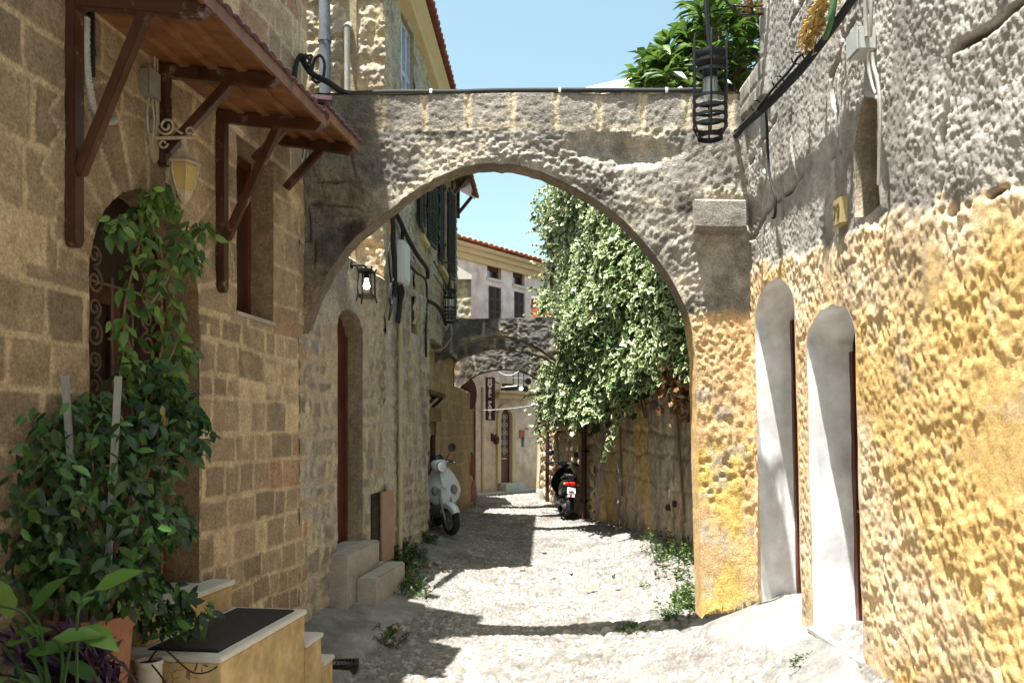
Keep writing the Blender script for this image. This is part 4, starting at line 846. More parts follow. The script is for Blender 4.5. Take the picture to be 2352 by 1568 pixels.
mb = MB(); mb.add([(2.3, 12.7, 4.2), (1.78, 16.1, 4.2), (1.25, 20.4, 4.2), (5.5, 20.4, 4.2), (5.5, 12.7, 4.2), (2.3, 12.7, 7.2), (1.78, 16.1, 7.2), (1.25, 20.4, 7.2), (5.5, 20.4, 7.2), (5.5, 12.7, 7.2)], [(4, 3, 2, 1, 0), (5, 6, 7, 8, 9), (0, 1, 6, 5), (1, 2, 7, 6), (2, 3, 8, 7), (3, 4, 9, 8), (4, 0, 5, 9)])
mb.add([(1.78, 16.05, -.4), (.94, 23.1, -.4), (5.5, 23.1, -.4), (5.5, 16.05, -.4), (1.78, 16.05, 4.2), (1.25, 20.4, 4.2), (.94, 23.1, 3.15), (5.5, 23.1, 3.15), (5.5, 16.05, 4.2)], [(0, 3, 2, 1), (0, 1, 6, 5, 4), (1, 2, 7, 6), (2, 3, 8, 7), (3, 0, 4, 8), (4, 5, 6, 7, 8)]); mb.build('wall_core', M['ashlar'], MR, col=(.42, .36, .27))
mb = MB(); mb.prism([(1.5, 18.5, 7.1), (1.3, 20.35, 7.1), (5.4, 20.35, 7.1), (5.4, 18.5, 7.1)], (0, 0, 2.08)); mb.build('wall_core', M['ashlar'], MR, col=(.42, .36, .27))
mb = MB(); mb.add([(1.40, 18.35, 9.15), (1.25, 20.5, 9.15), (5.6, 20.5, 9.15), (5.6, 18.35, 9.15), (1.40, 18.35, 9.34), (1.25, 20.5, 9.34), (5.6, 20.5, 9.34), (5.6, 18.35, 9.34), (3.5, 19.4, 10.25)], [(3, 2, 1, 0), (0, 1, 5, 4), (1, 2, 6, 5), (2, 3, 7, 6), (3, 0, 4, 7), (4, 5, 8), (5, 6, 8), (6, 7, 8), (7, 4, 8)]); mb.build('roof', M['whitemet'], MR)
mb = MB(); MRF.box(mb, 3.55, 3.95, .22, .28, 5.15, 7.05); 
for q in range(30): MRF.box(mb, 3.58, 3.92, .28, .295, 5.2 + q * .06, 5.23 + q * .06)
mb.build('shutter', M['dkdoor'], MR)
for uu, zz in ((MRF.px(1284, 1010)[0], 1.45), (MRF.px(1284, 1090)[0], .45)):
    mb = MB(); MRF.box(mb, uu - .2, uu + .2, .04, .13, zz + .26, zz + .33); MRF.box(mb, uu - .14, uu - .02, .03, .1, zz, zz + .25); MRF.box(mb, uu + .04, uu + .16, .03, .1, zz, zz + .25); mb.build('wall_vent', M['tile'], MR)
pu2 = MRF.px(1272, 1050)[0]
dp = thing('drainpipe', 'thin red brown pipe on the pale rough stone wall left of the black scooter', 'pipe', MRF.v(pu2, .1, 0))
mb = MB(); mb.tube([MRF.v(pu2, .17, -.1), MRF.v(pu2, .17, 2.9)], .05, 10); mb.build('pipe', M['rust'], dp, smooth=True)
mb = MB(); mb.lathe([(.062, -.03), (.062, .03)], MRF.v(pu2, .17, .9), 12); mb.beam(MRF.v(pu2, 0, .9), MRF.v(pu2, .17, .9), .03, .03); mb.build('bracket', M['iron'], dp)
bo = thing('leaning_board', 'tall narrow cream board standing against the pale stone corner beside the plastered facade', 'board', (.80, 23.0, -.15))
mb = MB(); mb.beam((.74, 22.9, -.12), (.80, 23.05, 1.6), .14, .05, (0, 1, 0)); mb.build('plank', M['moulding'], bo); mb = MB(); mb.beam((.74, 22.86, .3), (.78, 22.97, 1.1), .03, .02, (0, 1, 0)); mb.build('batten', M['cap'], bo)
bk = MB(); bk.box((.83, 22.4, -.03), (.28, .3, .3), .3); tag(bk.build('stone_block', M['cap'], bevel=.03), 'pale squared stone block on the ground at the foot of the rough corner', 'stone block')
ow = thing('orange_house', 'small bright orange wall of a house seen above the second arch, by the ivy edge', 'house', (1.3, 22.5, 3.2))
mb = MB(); mb.box((1.55, 22.6, 4.2), (1.98, 1.6, 2.05)); mb.build('wall', M['orange'], ow)
mb = MB(); mb.box((1.55, 22.6, 5.26), (2.06, 1.68, .06)); mb.build('coping', M['cap'], ow)

# ================================================================== HOTEL across the end of the lane
HF = Frame((-.21 - .607 * 3, 25 - .794 * 3), (-.21 - .607 * 2, 25 - .794 * 2))
HO = thing('plastered_house', 'pink and buff plastered hotel closing the lane, red tile roof, brown shutters, arched door', 'building', (-.2, 27, -.2))
def hr(x0, x1, y0, y1):
    a = HF.px(x0, y0); b = HF.px(x1, y1); a2 = HF.px(x0, y1); b2 = HF.px(x1, y0); return rect_outline(min(a[0], b[0]), max(a[0], b[0]), (a2[1] + b[1]) / 2, (a[1] + b2[1]) / 2)
HW1 = hr(1119, 1150, 609, 640); HW2 = hr(1178, 1205, 625, 655); HS1 = hr(1122, 1150, 659, 745); HS2 = hr(1181, 1204, 671, 750); HW3 = hr(1153, 1191, 881, 908)
hd0 = HF.px(1147, 1050)[0]; hd1 = HF.px(1173, 1050)[0]; hz = HF.px(1160, 939)[1]; hb = HF.px(1160, 1108)[1]; HD = arch_outline(hd0, hd1, hb, hz - .28, hz)
ez = HF.px(1160, 589)[1]
def f_ho(U, Z):
    n = fbm(U * 2, Z * 2, 3, 4); c = mixc(C3(.72, .64, .63), C3(.68, .59, .57), n); lo = mixc(C3(.70, .58, .46), C3(.63, .50, .37), n); c = mixc(c, lo, sst(3.6, 3.1, Z)); c = mixc(c, C3(.52, .37, .24), sst(.9, .2, Z) * .6)
    jt = np.minimum(np.abs((Z * 1.05) % 1.0), 1) ; c = mixc(c, C3(.42, .33, .25), (1 - sst(.0, .03, np.abs((Z + .12) % .8))) * (Z < 3) * .5); c = mixc(c, C3(.40, .32, .27), sst(.68, .78, fbm(U * 6, Z * .7, 8, 4)) * .35)
    return (fbm(U * 3, Z * 3, 5, 3) - .5) * .015, c
fsurf('wall', HF, rng_(-2.6, 8, .05), rng_(-.5, ez, .05), f_ho, M['plast'], HO, [HW1, HW2, HS1, HS2, HW3, HD])
mb = MB(); HF.box(mb, -2.6, 8, -7, -.3, -.5, ez); mb.build('wall_core', M['pink'], HO)
for P, dp_ in ((HW1, .2), (HW2, .2), (HS1, .08), (HS2, .08), (HW3, .2), (HD, .07)):
    V, Fq, c = reveal(HF, P, dp_, col=lambda d, z, u: np.tile(C3(.55, .45, .38), (len(z), 1))); npmesh('window_lining' if P is not HD else 'doorway_lining', V, Fq, M['plast'], HO, {'col': c})
for P in (HW1, HW2, HW3):
    a, b, z0, z1 = P[:, 0].min(), P[:, 0].max(), P[:, 1].min(), P[:, 1].max(); mb = MB(); HF.box(mb, a, b, -.21, -.19, z0, z1); ww = mb.build('window', M['pane'], HO)
    mb = MB()
    for q in ((a, a + .07, z0, z1), (b - .07, b, z0, z1), (a, b, z1 - .14, z1), (a, b, z0, z0 + .05)): HF.box(mb, q[0], q[1], -.19, -.10, q[2], q[3])
    mb.build('frame', M['door'], ww)
    mb = MB(); HF.box(mb, a + .07, (a + b) / 2 - .02, -.19, -.165, z0 + .05, z1 - .14); mb.build('blind', M['bluepane'], ww)
    mb = MB(); HF.box(mb, a - .05, b + .05, -.1, .05, z0 - .08, z0 - .004); mb.build('sill', M['cap'], ww)
for P in (HS1, HS2):
    a, b, z0, z1 = P[:, 0].min(), P[:, 0].max(), P[:, 1].min(), P[:, 1].max(); mb = MB(); HF.box(mb, a, b, -.1, -.08, z0, z1); ww = mb.build('window', M['pane'], HO)
    for s_ in (0, 1):
        p, q = (a + .01, (a + b) / 2 - .008) if s_ == 0 else ((a + b) / 2 + .008, b - .01)
        mb = MB(); HF.box(mb, p, q, -.078, -.04, z0, z1)
        for e in ((p, p + .06), (q - .06, q)): HF.box(mb, e[0], e[1], -.04, -.02, z0, z1)
        for k in range(4): HF.box(mb, p + .06, q - .06, -.04, -.02, z0 + (z1 - z0) * k / 3.1, z0 + (z1 - z0) * k / 3.1 + .07)
        for k in range(22): mb.beam(HF.v(p + .07, -.035, z0 + .1 + (z1 - z0 - .2) * k / 21), HF.v(q - .07, -.035, z0 + .1 + (z1 - z0 - .2) * k / 21), .02, .015)
        mb.build('shutter', M['shut'], ww)
mb = MB(); HF.box(mb, -2.7, 8.1, 0, .10, ez - .42, ez - .24); HF.box(mb, -2.7, 8.1, 0, .2, ez - .24, ez - .1); HF.box(mb, -2.7, 8.1, 0, .32, ez - .1, ez); mb.build('cornice', M['moulding'], HO, bevel=.01)
V, Fq = tiles(HF.at(-2.9, .42, ez + .03), HF.at(8.2, .42, ez + .03), HF.at(-2.9, -2.6, ez + .98), pitch=.24, amp=.055, rows=9, rise=.03); npmesh('roof', V, Fq, M['tile'], HO)
for k in range(26):
    a = HF.v(-2.8 + k * .42, -2.6, ez + 1.02); b = HF.v(-2.8 + k * .42 + .40, -2.6, ez + 1.03 + .03 * R.random())
    if k == 0: mb = MB()
    mb.tube([a, b], [.10, .085], 8)
mb.build('ridge', M['tile'], HO)
mb = MB(); mb.prism([HF.v(u, -.05, z) for u, z in HD], HF.v(0, -.06, 0) - HF.v(0, 0, 0)); hdr = mb.build('door', M['door'], HO)
mb = MB(); hc = (hd0 + hd1) / 2
def hscroll(cu, cz, r, sg, up): return [HF.v(cu + sg * (r - r * (1 - .8 * i / 16) * math.cos(i * .45)), -.025, cz + up * r * (1 - .8 * i / 16) * math.sin(i * .45)) for i in range(17)]
mb.tube([HF.v(hc - .03, -.03, hb + .85), HF.v(hc - .03, -.03, hz - .2)], .014, 6); mb.tube([HF.v(hc + .03, -.03, hb + .85), HF.v(hc + .03, -.03, hz - .2)], .014, 6)
for k in range(5):
    for sg in (-1, 1):
        mb.tube(hscroll(hc, hb + 1.0 + k * .25, .085, sg, 1 if k > 1 else -1), .011, 5)
mb.build('grille', M['greybox'], hdr)
mb = MB(); HF.box(mb, hc - .12, hc + .12, -.05, -.03, hb + .72, hb + .75); mb.build('letter_slot', M['chrome'], hdr)
mb = MB(); HF.box(mb, hd0 - .05, hd1 + .35, -.2, .3, hb - .30, hb - .006); mb.build('doorstep', M['wslab'], HO)
# moulded door surround
def ring(P, w0, d0, d1):
    n = 32; vs = []; c = np.array([(P[:, 0].min() + P[:, 0].max()) / 2, (P[:, 1].min() + P[:, 1].max()) / 2]); Q = P[:43]
    out = Q + np.array([(-w0 if q[0] < c[0] - .01 else (w0 if q[0] > c[0] + .01 else 0), 0) for q in Q]); top = Q[:, 1] > hz - .28
    rr = (hd1 - hd0) / 2; out[top] = np.array([(c[0] + (q[0] - c[0]) * (rr + w0) / rr, hz - .28 + (q[1] - hz + .28) * (.28 + w0) / .28) for q in Q[top]])
    m = MB(); k = len(Q); vs = [HF.v(a, d0, b) for a, b in Q] + [HF.v(a, d0, b) for a, b in out] + [HF.v(a, d1, b) for a, b in Q] + [HF.v(a, d1, b) for a, b in out]
    fs = []
    for i in range(k - 1): fs += [(2 * k + i, 2 * k + i + 1, 3 * k + i + 1, 3 * k + i), (i, i + 1, 2 * k + i + 1, 2 * k + i), (k + i, 3 * k + i, 3 * k + i + 1, k + i + 1)]
    return m.add(vs, fs)
ring(HD, .16, .0, .07).build('door_surround', M['moulding'], HO)
mb = MB(); q0, z0 = HF.px(1135, 915); q1, _ = HF.px(1212, 915); HF.box(mb, q0, q1, 0, .18, z0, z0 + .16); HF.box(mb, q0 - .06, q1 + .06, 0, .26, z0 + .16, z0 + .26); mb.build('string_course', M['moulding'], HO, bevel=.02)
mb = MB(); u_, _ = HF.px(1107, 1050); HF.box(mb, u_ - .03, u_ + .03, 0, .04, -.3, 3.0); mb.build('pilaster_edge', M['pvc'], HO)
mb = MB(); mb.prism([HF.v(-2.6, .0, -.4), HF.v(8, .0, -.4), HF.v(8, .6, -.4), HF.v(-2.6, .6, -.4)], (0, 0, .30)); mb.build('kerb', M['conc'], kind='structure')
def hthing(nm, lb, ct, x, y): 
    u, z = HF.px(x, y); return thing(nm, lb, ct, HF.v(u, 0, z)), u, z
o, u, z = hthing('wall_lamp', 'small rust brown wall lamp on the buff facade left of the arched hotel door', 'lamp', 1130, 1004)
mb = MB(); HF.box(mb, u - .05, u + .05, 0, .03, z - .12, z + .12); mb.tube([HF.v(u, .03, z + .05), HF.v(u, .16, z + .08), HF.v(u, .16, z + .02)], .012, 6); mb.build('bracket', M['rust'], o)
mb = MB(); mb.lathe([(.02, .08), (.1, .0), (.09, -.16), (.03, -.22)], HF.v(u, .16, z), 10); mb.build('lamp_shade', M['rust'], o, smooth=True)
o, u, z = hthing('wall_plaque', 'small reddish plaque on the buff facade right of the arched hotel door', 'plaque', 1198, 996)
mb = MB(); HF.box(mb, u - .13, u + .13, 0, .025, z - .12, z + .12); mb.build('plate', M['tile'], o, bevel=.006); mb = MB(); HF.box(mb, u - .1, u + .1, .025, .03, z - .09, z + .09); mb.build('panel', M['orange'], o)
o, u, z = hthing('door_intercom', 'narrow dark intercom box below the reddish plaque beside the hotel door', 'intercom', 1200, 1013)
mb = MB(); HF.box(mb, u - .05, u + .05, 0, .04, z - .18, z + .18); mb.build('box', M['sgrey'], o, bevel=.008); mb = MB(); HF.box(mb, u - .03, u + .03, .04, .046, z + .04, z + .12); mb.build('speaker', M['iron'], o)
# projecting sign
SG = thing('hotel_sign', 'vertical plum coloured sign with white letters reading HOTEL PARIS', 'sign', (-.62, 23.7, 2.6))
sy = 23.7; sx0, sx1 = (1115 - HX) / F * sy, (1137 - HX) / F * sy; sz0, sz1 = EYE + (HY - 965) / F * sy, EYE + (HY - 868) / F * sy
mb = MB(); mb.prism([(sx0, sy, sz0 + .02), (sx0 + .04, sy, sz0), (sx1 - .03, sy, sz0), (sx1, sy, sz0 - .02), (sx1, sy, sz1), (sx1 - .06, sy, sz1 + .03), (sx0 + .05, sy, sz1 + .02), (sx0, sy, sz1 + .05)], (0, .045, 0)); mb.build('board', M['sign'], SG)
for k, ch in enumerate('HOTEL PARIS'):
    if ch != ' ': text_part('letter', ch, .135, M['lett'], SG, basis(((sx0 + sx1) / 2 - .01, sy - .006, sz1 - .075 - k * (sz1 - sz0 - .12) / 10.3), (1, 0, 0), (0, 0, 1), (0, -1, 0)) @ Matrix.Scale(1.15, 4, (1, 0, 0)), .004, .009)
mb = MB()
for zz in (sz1 - .1, sz0 + .25): mb.tube([(sx1 - .02, sy + .02, zz), (sx1 + .1, sy + .9, zz)], .02, 6)
mb.build('bracket', M['iron'], SG)

# ================================================================== SMALLER ARCHES further on
def far_arch(Y, th, intr, top, label, loc, seed, ringw=None, setback=None, skew=0.0):
    P = lambda p: ((p[0] - HX) * (Y + skew * (p[0] - 1250)) / F, EYE + (HY - p[1]) * (Y + skew * (p[0] - 1250)) / F, Y + skew * (p[0] - 1250)); Y0 = Y
    A = thing('stone_arch', label, 'arch', (0, Y + th / 2, 0)); a = np.array([(q.x, q.y, q.z) for q in crv([P(p) for p in intr], 14)]); b = np.array([(q.x, q.y, q.z) for q in crv([P(p) for p in top], 14)])
    t = np.linspace(0, 1, 34); U = a[:, None, 0] * (1 - t) + b[:, None, 0] * t; Z = a[:, None, 1] * (1 - t) + b[:, None, 1] * t; Y = a[:, None, 2] * (1 - t) + b[:, None, 2] * t
    arc = np.concatenate([[0], np.cumsum(np.hypot(*np.diff(a[:, :2], axis=0).T))])[:, None] + 0 * t
    k = np.floor(arc / .62); dj = np.minimum(arc - k * .62, (k + 1) * .62 - arc); n = fbm(U * 6, Z * 6, seed, 4)
    c = mixc(C3(.18, .17, .155), C3(.09, .085, .08), sst(.3, .7, n)); c = mixc(c, C3(.36, .30, .2), sst(.60, .72, fbm(U * 2.4, Z * 3, seed + 2, 4)) * .7); c = mixc(c, C3(.34, .31, .27), 1 - sst(.01, .035, dj + (n - .5) * .03)); c = mixc(c, C3(.04, .037, .035), sst(.62, .74, fbm(U * 4, Z * 4, seed + 9, 4)) * .7)
    d = (fbm(U * 9, Z * 9, seed + 4, 4) - .5) * .035 + (fbm(U * 24, Z * 24, seed + 5, 3) - .5) * .03
    if ringw is not None:                       # lower ring set back behind a thin drip edge
        rg = t[None] < ringw; d = d - np.where(rg, setback, 0); c = mixc(c, C3(.22, .205, .185), rg * .5)
    npmesh('wall', np.stack([U, Y - d, Z], -1).reshape(-1, 3), grid_faces(*U.shape), M['arch'], A, {'col': c.reshape(-1, 3)})
    npmesh('wall', np.stack([U, Y + th + d * .5, Z], -1).reshape(-1, 3), grid_faces(*U.shape), M['arch'], A, {'col': c.reshape(-1, 3)})
    tw = np.linspace(0, 1, 12)
    for nm, j in (('soffit', 0), ('top', -1)):
        Ys = (Y[:, j] - d[:, j])[:, None] * (1 - tw) + (Y[:, j] + th + .5 * d[:, j])[:, None] * tw; nz = (fbm(arc[:, [0]] * 8, Ys * 8, seed + 7, 3) - .5) * .04 * np.sin(PI * tw)
        npmesh(nm, np.stack([np.repeat(U[:, [j]], 12, 1), Ys, Z[:, [j]] + nz], -1).reshape(-1, 3), grid_faces(len(a), 12), M['arch'], A, {'col': np.repeat(c[:, j], 12, 0)})
    return A
far_arch(14.2, .45, [(930, 930), (983, 848), (1010, 826), (1042, 806), (1086, 781), (1131, 770), (1177, 773), (1218, 788), (1252, 808), (1300, 850), (1370, 960)], [(925, 900), (978, 818), (1012, 788), (1042, 736), (1090, 732), (1131, 731), (1177, 730), (1218, 729), (1260, 729), (1330, 729), (1420, 730)], 'second arch, dark weathered stone with a broad flat top below the pink building', 0, 210)
far_arch(16.7, .4, [(1040, 940), (1041, 870), (1046, 829), (1101, 805), (1147, 798), (1192, 806), (1247, 820), (1300, 855), (1350, 930)], [(985, 900), (990, 800), (1030, 750), (1101, 743), (1147, 742), (1192, 744), (1247, 748), (1300, 755), (1360, 770)], 'inner stone arch ring close behind the second arch, half hidden by it', 0, 240)
far_arch(18.9, .5, [(1046, 960), (1048, 905), (1077, 872), (1101, 857), (1141, 848), (1177, 848), (1210, 857), (1240, 874), (1275, 910), (1310, 980)], [(1000, 900), (1005, 800), (1040, 772), (1085, 778), (1141, 800), (1177, 800), (1215, 803), (1250, 806), (1300, 806), (1370, 820)], 'third and farthest stone arch, lowest of the three, with a rubble top', 0, 270)
# ================================================================== OBJECTS ON THE LEFT HOUSE
LD = Vector((*LW.n, 0)); LT = Vector((*LW.t, 0))
def awning(label, us, d, zw, zo, ends, posts, zb, pitch=.105, th=.03):
    A = thing('wooden_awning', label, 'awning', LW.v(sum(ends) / 2, .05, zb), 'wooden awnings on the left house')
    for k, (u, brace) in enumerate(zip(us, posts)):
        if brace[0]:
            mb = MB(); b0 = brace[1]
            prof = [(-.04, b0 + .03), (-.022, b0), (.022, b0), (.04, b0 + .03), (.04, zw - .02), (-.04, zw - .02)]
            mb.prism([LW.v(u + a, .06, z) for a, z in prof], LD * -.06); mb.build('post', M['awood'], A, bevel=.006)
        mb = MB(); mb.prism([LW.v(u - .03, 0, zw - .085), LW.v(u - .03, d - .02, zo - .11), LW.v(u - .03, d + .02, zo - .08), LW.v(u - .03, d + .02, zo - .035), LW.v(u - .03, 0, zw - .01)], LT * .06); mb.build('beam', M['awood'], A, bevel=.006)
        mb = MB(); mb.beam(LW.v(u, .06, brace[2]), LW.v(u, brace[3], brace[4]), .055, .055, LT); mb.build('brace', M['awood'], A, bevel=.005)
    a, b = ends
    mb = MB(); nb = max(4, int(d / .14))
    mb.prism([LW.v(a, 0, zw), LW.v(b, 0, zw), LW.v(b, d, zo - .02), LW.v(a, d, zo - .02)], (0, 0, th)); mb.build('boarding', M['aboard'], A)
    for k in range(1, 4):
        q = k / 4; mb = MB(); mb.beam(LW.v(a + .02, d * q, zw + (zo - .02 - zw) * q - .012), LW.v(b - .02, d * q, zw + (zo - .02 - zw) * q - .012), .05, .022); mb.build('batten', M['aboard'], A)
    mb = MB(); mb.beam(LW.v(a, d + .012, zo - .015), LW.v(b, d + .012, zo - .015), .025, .075); mb.build('fascia', M['aboard'], A)
    V, Fq = tiles(LW.at(a - .03, d + .04, zo + .015), LW.at(b + .03, d + .04, zo + .015), LW.at(a - .03, -.0, zw + .05), pitch=pitch, amp=.018, rows=4, th=.008, rise=.012); npmesh('tile_row', V, Fq, M['ptile'], A)
    mb = MB(); mb.beam(LW.v(a - .03, 0, zw + .075), LW.v(a - .03, d + .1, zo + .045), .05, .03); mb.build('verge', M['ptile'], A)
    return A
u1, u2, u3 = LW.px(158, 300)[0], LW.px(366, 230)[0], LW.px(501, 450)[0]
awning('long brown wooden awning with plum tiles and three bracket posts above the arched doorway', [u1, u2, u3], .73, 3.93, 3.85, (u1 - .07, u3 + .06), [(1, 2.63, 3.0, .42, 3.80), (1, 3.3, 3.4, .45, 3.78), (1, 2.66, 3.03, .44, 3.80)], 2.63)
awning('short orange brown wooden awning with plum tiles over the window, beside the long one', [LW.px(566, 300)[0], LW.px(640, 330)[0]], .62, 4.12, 4.04, (LW.px(552, 200)[0], LW.px(655, 200)[0]), [(0, 3.5, 3.72, .34, 3.98), (0, 3.6, 3.68, .36, 3.98)], 3.6)
# cream wall lantern
ul, zl = LW.px(350, 318); lu, ld = ul + .02, .19
WL = thing('wall_lantern', 'cream painted hexagonal wall lantern on a scrolled bracket above the arched doorway', 'lantern', LW.v(ul, .02, zl))
mb = MB(); mb.prism([LW.v(ul + a, 0, zl + b) for a, b in ((-.03, -.12), (0, -.15), (.03, -.12), (.035, -.04), (.05, 0), (.035, .05), (.03, .1), (0, .14), (-.03, .1), (-.035, .05), (-.05, 0), (-.035, -.04))], LD * .025); mb.build('backplate', M['cream'], WL, bevel=.004)
mb = MB(); mb.tube([LW.v(ul, .02, zl), LW.v(lu, ld + .07, zl)], .011, 8)
mb.tube([LW.v(ul, .05 + .055 * (1 - .75 * i / 24) * math.cos(i * .4 + 3.5) + .04, zl + .07 + .055 * (1 - .75 * i / 24) * math.sin(i * .4 + 3.5)) for i in range(25)], .008, 6)
mb.tube(crv([LW.v(ul, .13, zl + .06), LW.v(ul, .17, zl + .03), LW.v(ul, ld, zl + .02)], 5), .008, 6); mb.tube([LW.v(ul, ld + .045 + .028 * (1 - .6 * i / 14) * math.cos(i * .4), zl + .03 + .028 * (1 - .6 * i / 14) * math.sin(i * .4)) for i in range(15)], .006, 6)
mb.tube([LW.v(ul, .07 + .03 * (1 - .6 * i / 16) * math.cos(-i * .4), zl - .035 + .03 * (1 - .6 * i / 16) * math.sin(-i * .4)) for i in range(17)], .006, 6)
mb.build('bracket', M['cream'], WL, smooth=True)
c0 = LW.v(lu, ld, zl)
mb = MB(); mb.lathe([(.016, .0), (.016, -.05), (.022, -.055), (.03, -.085), (.055, -.12), (.10, -.15), (.105, -.158), (.085, -.165)], c0, 6); mb.build('roof', M['cream'], WL, bevel=0)
mb = MB(); mb.lathe([(.078, -.165), (.083, -.20), (.066, -.275), (.045, -.325)], c0, 6); gl = mb.build('lamp_shade', M['camber'], WL)
mb = MB()
for k in range(6):
    a = 2 * PI * k / 6; mb.tube([c0 + Vector((r * math.cos(a), r * math.sin(a), h)) for r, h in ((.08, -.165), (.085, -.20), (.068, -.275), (.047, -.325))], .005, 5)
mb.build('frame', M['cream'], gl)
mb = MB(); mb.lathe([(.049, -.32), (.047, -.34), (.028, -.375), (.010, -.39), (.0, -.392)], c0, 6); mb.build('finial', M['cream'], WL)
# grey junction box and its cables, conduits
ub, zb = LW.px(332, 195)
o = thing('junction_box', 'dusty grey junction box with hanging wires under the long awning', 'junction box', LW.v(ub, 0, zb - .08))
mb = MB(); LW.box(mb, ub - .055, ub + .055, 0, .06, zb - .075, zb + .075); LW.box(mb, ub - .06, ub + .06, .06, .068, zb - .08, zb + .08); mb.build('box', M['dirtbox'], o, bevel=.006)
for off, r_, pts in ((0, .006, [(0, .03, -.07), (-.05, .05, -.16), (-.05, .05, -.24), (0, .03, -.29), (.06, .03, -.26)]), (0, .006, [(.03, .03, -.07), (.04, .035, -.2), (.03, .03, -.32)]), (0, .008, [(.07, .02, .2), (.075, .02, 0), (.08, .03, -.15), (.05, .04, -.27)]), (0, .006, [(.10, .02, .2), (.11, .02, -.05), (.10, .03, -.2)])):
    mb = MB(); mb.tube(crv([LW.v(ub + a, d_, zb + c_) for a, d_, c_ in pts], 6), r_, 6); mb.build('cable', M['gcable'], o, smooth=True)
mb = MB(); pts = crv([LW.pv(198, 40, .05), LW.pv(198, 130, .05), LW.pv(203, 190, .06), LW.pv(215, 245, .07), LW.pv(236, 275, .06), LW.pv(262, 278, .03)], 14)
mb.tube(pts, [.022 if i % 2 else .018 for i in range(len(pts))], 8); tag(mb.build('conduit', M['gcable'], smooth=True), 'grey corrugated conduit curving down behind the first awning post', 'conduit')
mb = MB(); mb.tube([LW.pv(210, 30, .03), LW.pv(211, 175, .03)], .018, 8); mb.tube([LW.pv(211, 115, .03), LW.pv(211, 125, .03)], .022, 8); tag(mb.build('pipe', M['rubber'], smooth=True), 'short straight black pipe beside the corrugated conduit under the long awning', 'pipe')
# stoop
uA, uB = LW.px(315, 1490)[0], LW.px(485, 1388)[0]
uA = 4.49; uB = 5.66; sd = .67
ST = thing('stoop', 'yellow painted stoop with pale edged treads, descending in steps before the arched doorway', 'steps', LW.v(5.3, .3, -.3))
mb = MB()
for (a, b, z) in ((uA, uB, .465), (uB, 5.97, .235), (5.97, 6.2, .015)): LW.box(mb, a, b, -.02, sd - .012, -.5, z)
mb.build('body', M['stoop'], ST, bevel=.006)
for (a, b, z) in ((uA - .012, uB + .012, .465), (uB + .012, 5.982, .235), (5.982, 6.212, .015)):
    mb = MB(); LW.box(mb, a, b, -.02, sd, z + .0005, z + .035); mb.build('tread', M['cap'], ST, bevel=.006)
mb = MB(); LW.box(mb, 4.62, 5.62, -.02, .16, .501, .66); mb.build('upper_step', M['stoop'], ST, bevel=.006)
mb = MB(); LW.box(mb, 4.61, 5.64, -.2, .175, .6605, .695); mb.build('tread', M['cap'], ST, bevel=.006)
MT = thing('doormat', 'dark ribbed doormat lying on the yellow stoop', 'doormat', LW.v(5.05, .4, .5))
mb = MB(); LW.box(mb, 4.56, 5.60, .20, .61, .5005, .509); mb.build('backing', M['rubber'], MT)
mb = MB()
for k in range(34): LW.box(mb, 4.575, 5.585, .212 + k * .0118, .2195 + k * .0118, .509, .515)
mb.build('ribs', M['mat'], MT)
# ================================================================== THE NARROW DOORWAY: steps, box, lantern, pipes
SP = thing('stone_steps', 'two worn pale stone steps below the narrow brown doorway', 'steps', LW.v(8.6, .2, 0))
mb = MB(); LW.box(mb, 7.93, 9.02, -.2, .16, -.2, .52); mb.build('upper_step', M['conc'], SP, bevel=.015)
mb = MB(); LW.box(mb, 8.22, 9.33, .161, .36, -.25, .24); LW.box(mb, 9.02, 9.33, -.05, .16, -.25, .24); mb.build('lower_step', M['conc'], SP, bevel=.015)
DPB = LW.px(910, 1000)[0]; zt = LW.px(910, 738)[1]
dp = thing('drainpipe', 'beige plastic drainpipe running down the stone wall below the white electric box', 'pipe', LW.v(DPB, .05, 0))
mb = MB(); mb.tube([LW.v(DPB, .05, -.05), LW.v(DPB, .05, zt)], .03, 10); mb.build('pipe', M['pvc'], dp, smooth=True)
for yy in (790, 930, 1080):
    zz = LW.px(910, yy)[1]; mb = MB(); mb.lathe([(.037, -.04), (.037, .04)], LW.v(DPB, .05, zz), 10); mb.build('collar', M['pvc'], dp, smooth=True)
mb = MB(); mb.tube([LW.v(DPB + .09, .03, .0), LW.v(DPB + .09, .03, 1.6)], .014, 6); mb.build('side_pipe', M['pvc'], dp, smooth=True)
bu0, bu1 = LW.px(908.5, 600)[0], LW.px(941, 600, .1)[0]; bz0, bz1 = LW.px(915, 652)[1], LW.px(915, 556)[1]
EB = thing('electric_box', 'white electric box on the sunny stone corner beyond the big arch', 'electric box', LW.v(bu0, 0, bz0))
mb = MB(); LW.box(mb, bu0, bu1, .01, .10, bz0, bz1); mb.build('box', M['whitebox'], EB, bevel=.012)
mb = MB(); LW.box(mb, bu0 + .02, bu1 - .02, .10, .112, bz0 + .03, bz1 - .03); mb.build('lid', M['whitebox'], EB, bevel=.006)
CB = thing('cable_bundle', 'tangled black cables hanging around the white electric box', 'cables', LW.v(bu0, .05, bz0 - .4))
def pc(pts, d=.05, n=8): return crv([LW.pv(x, y, d) for x, y in pts], n)
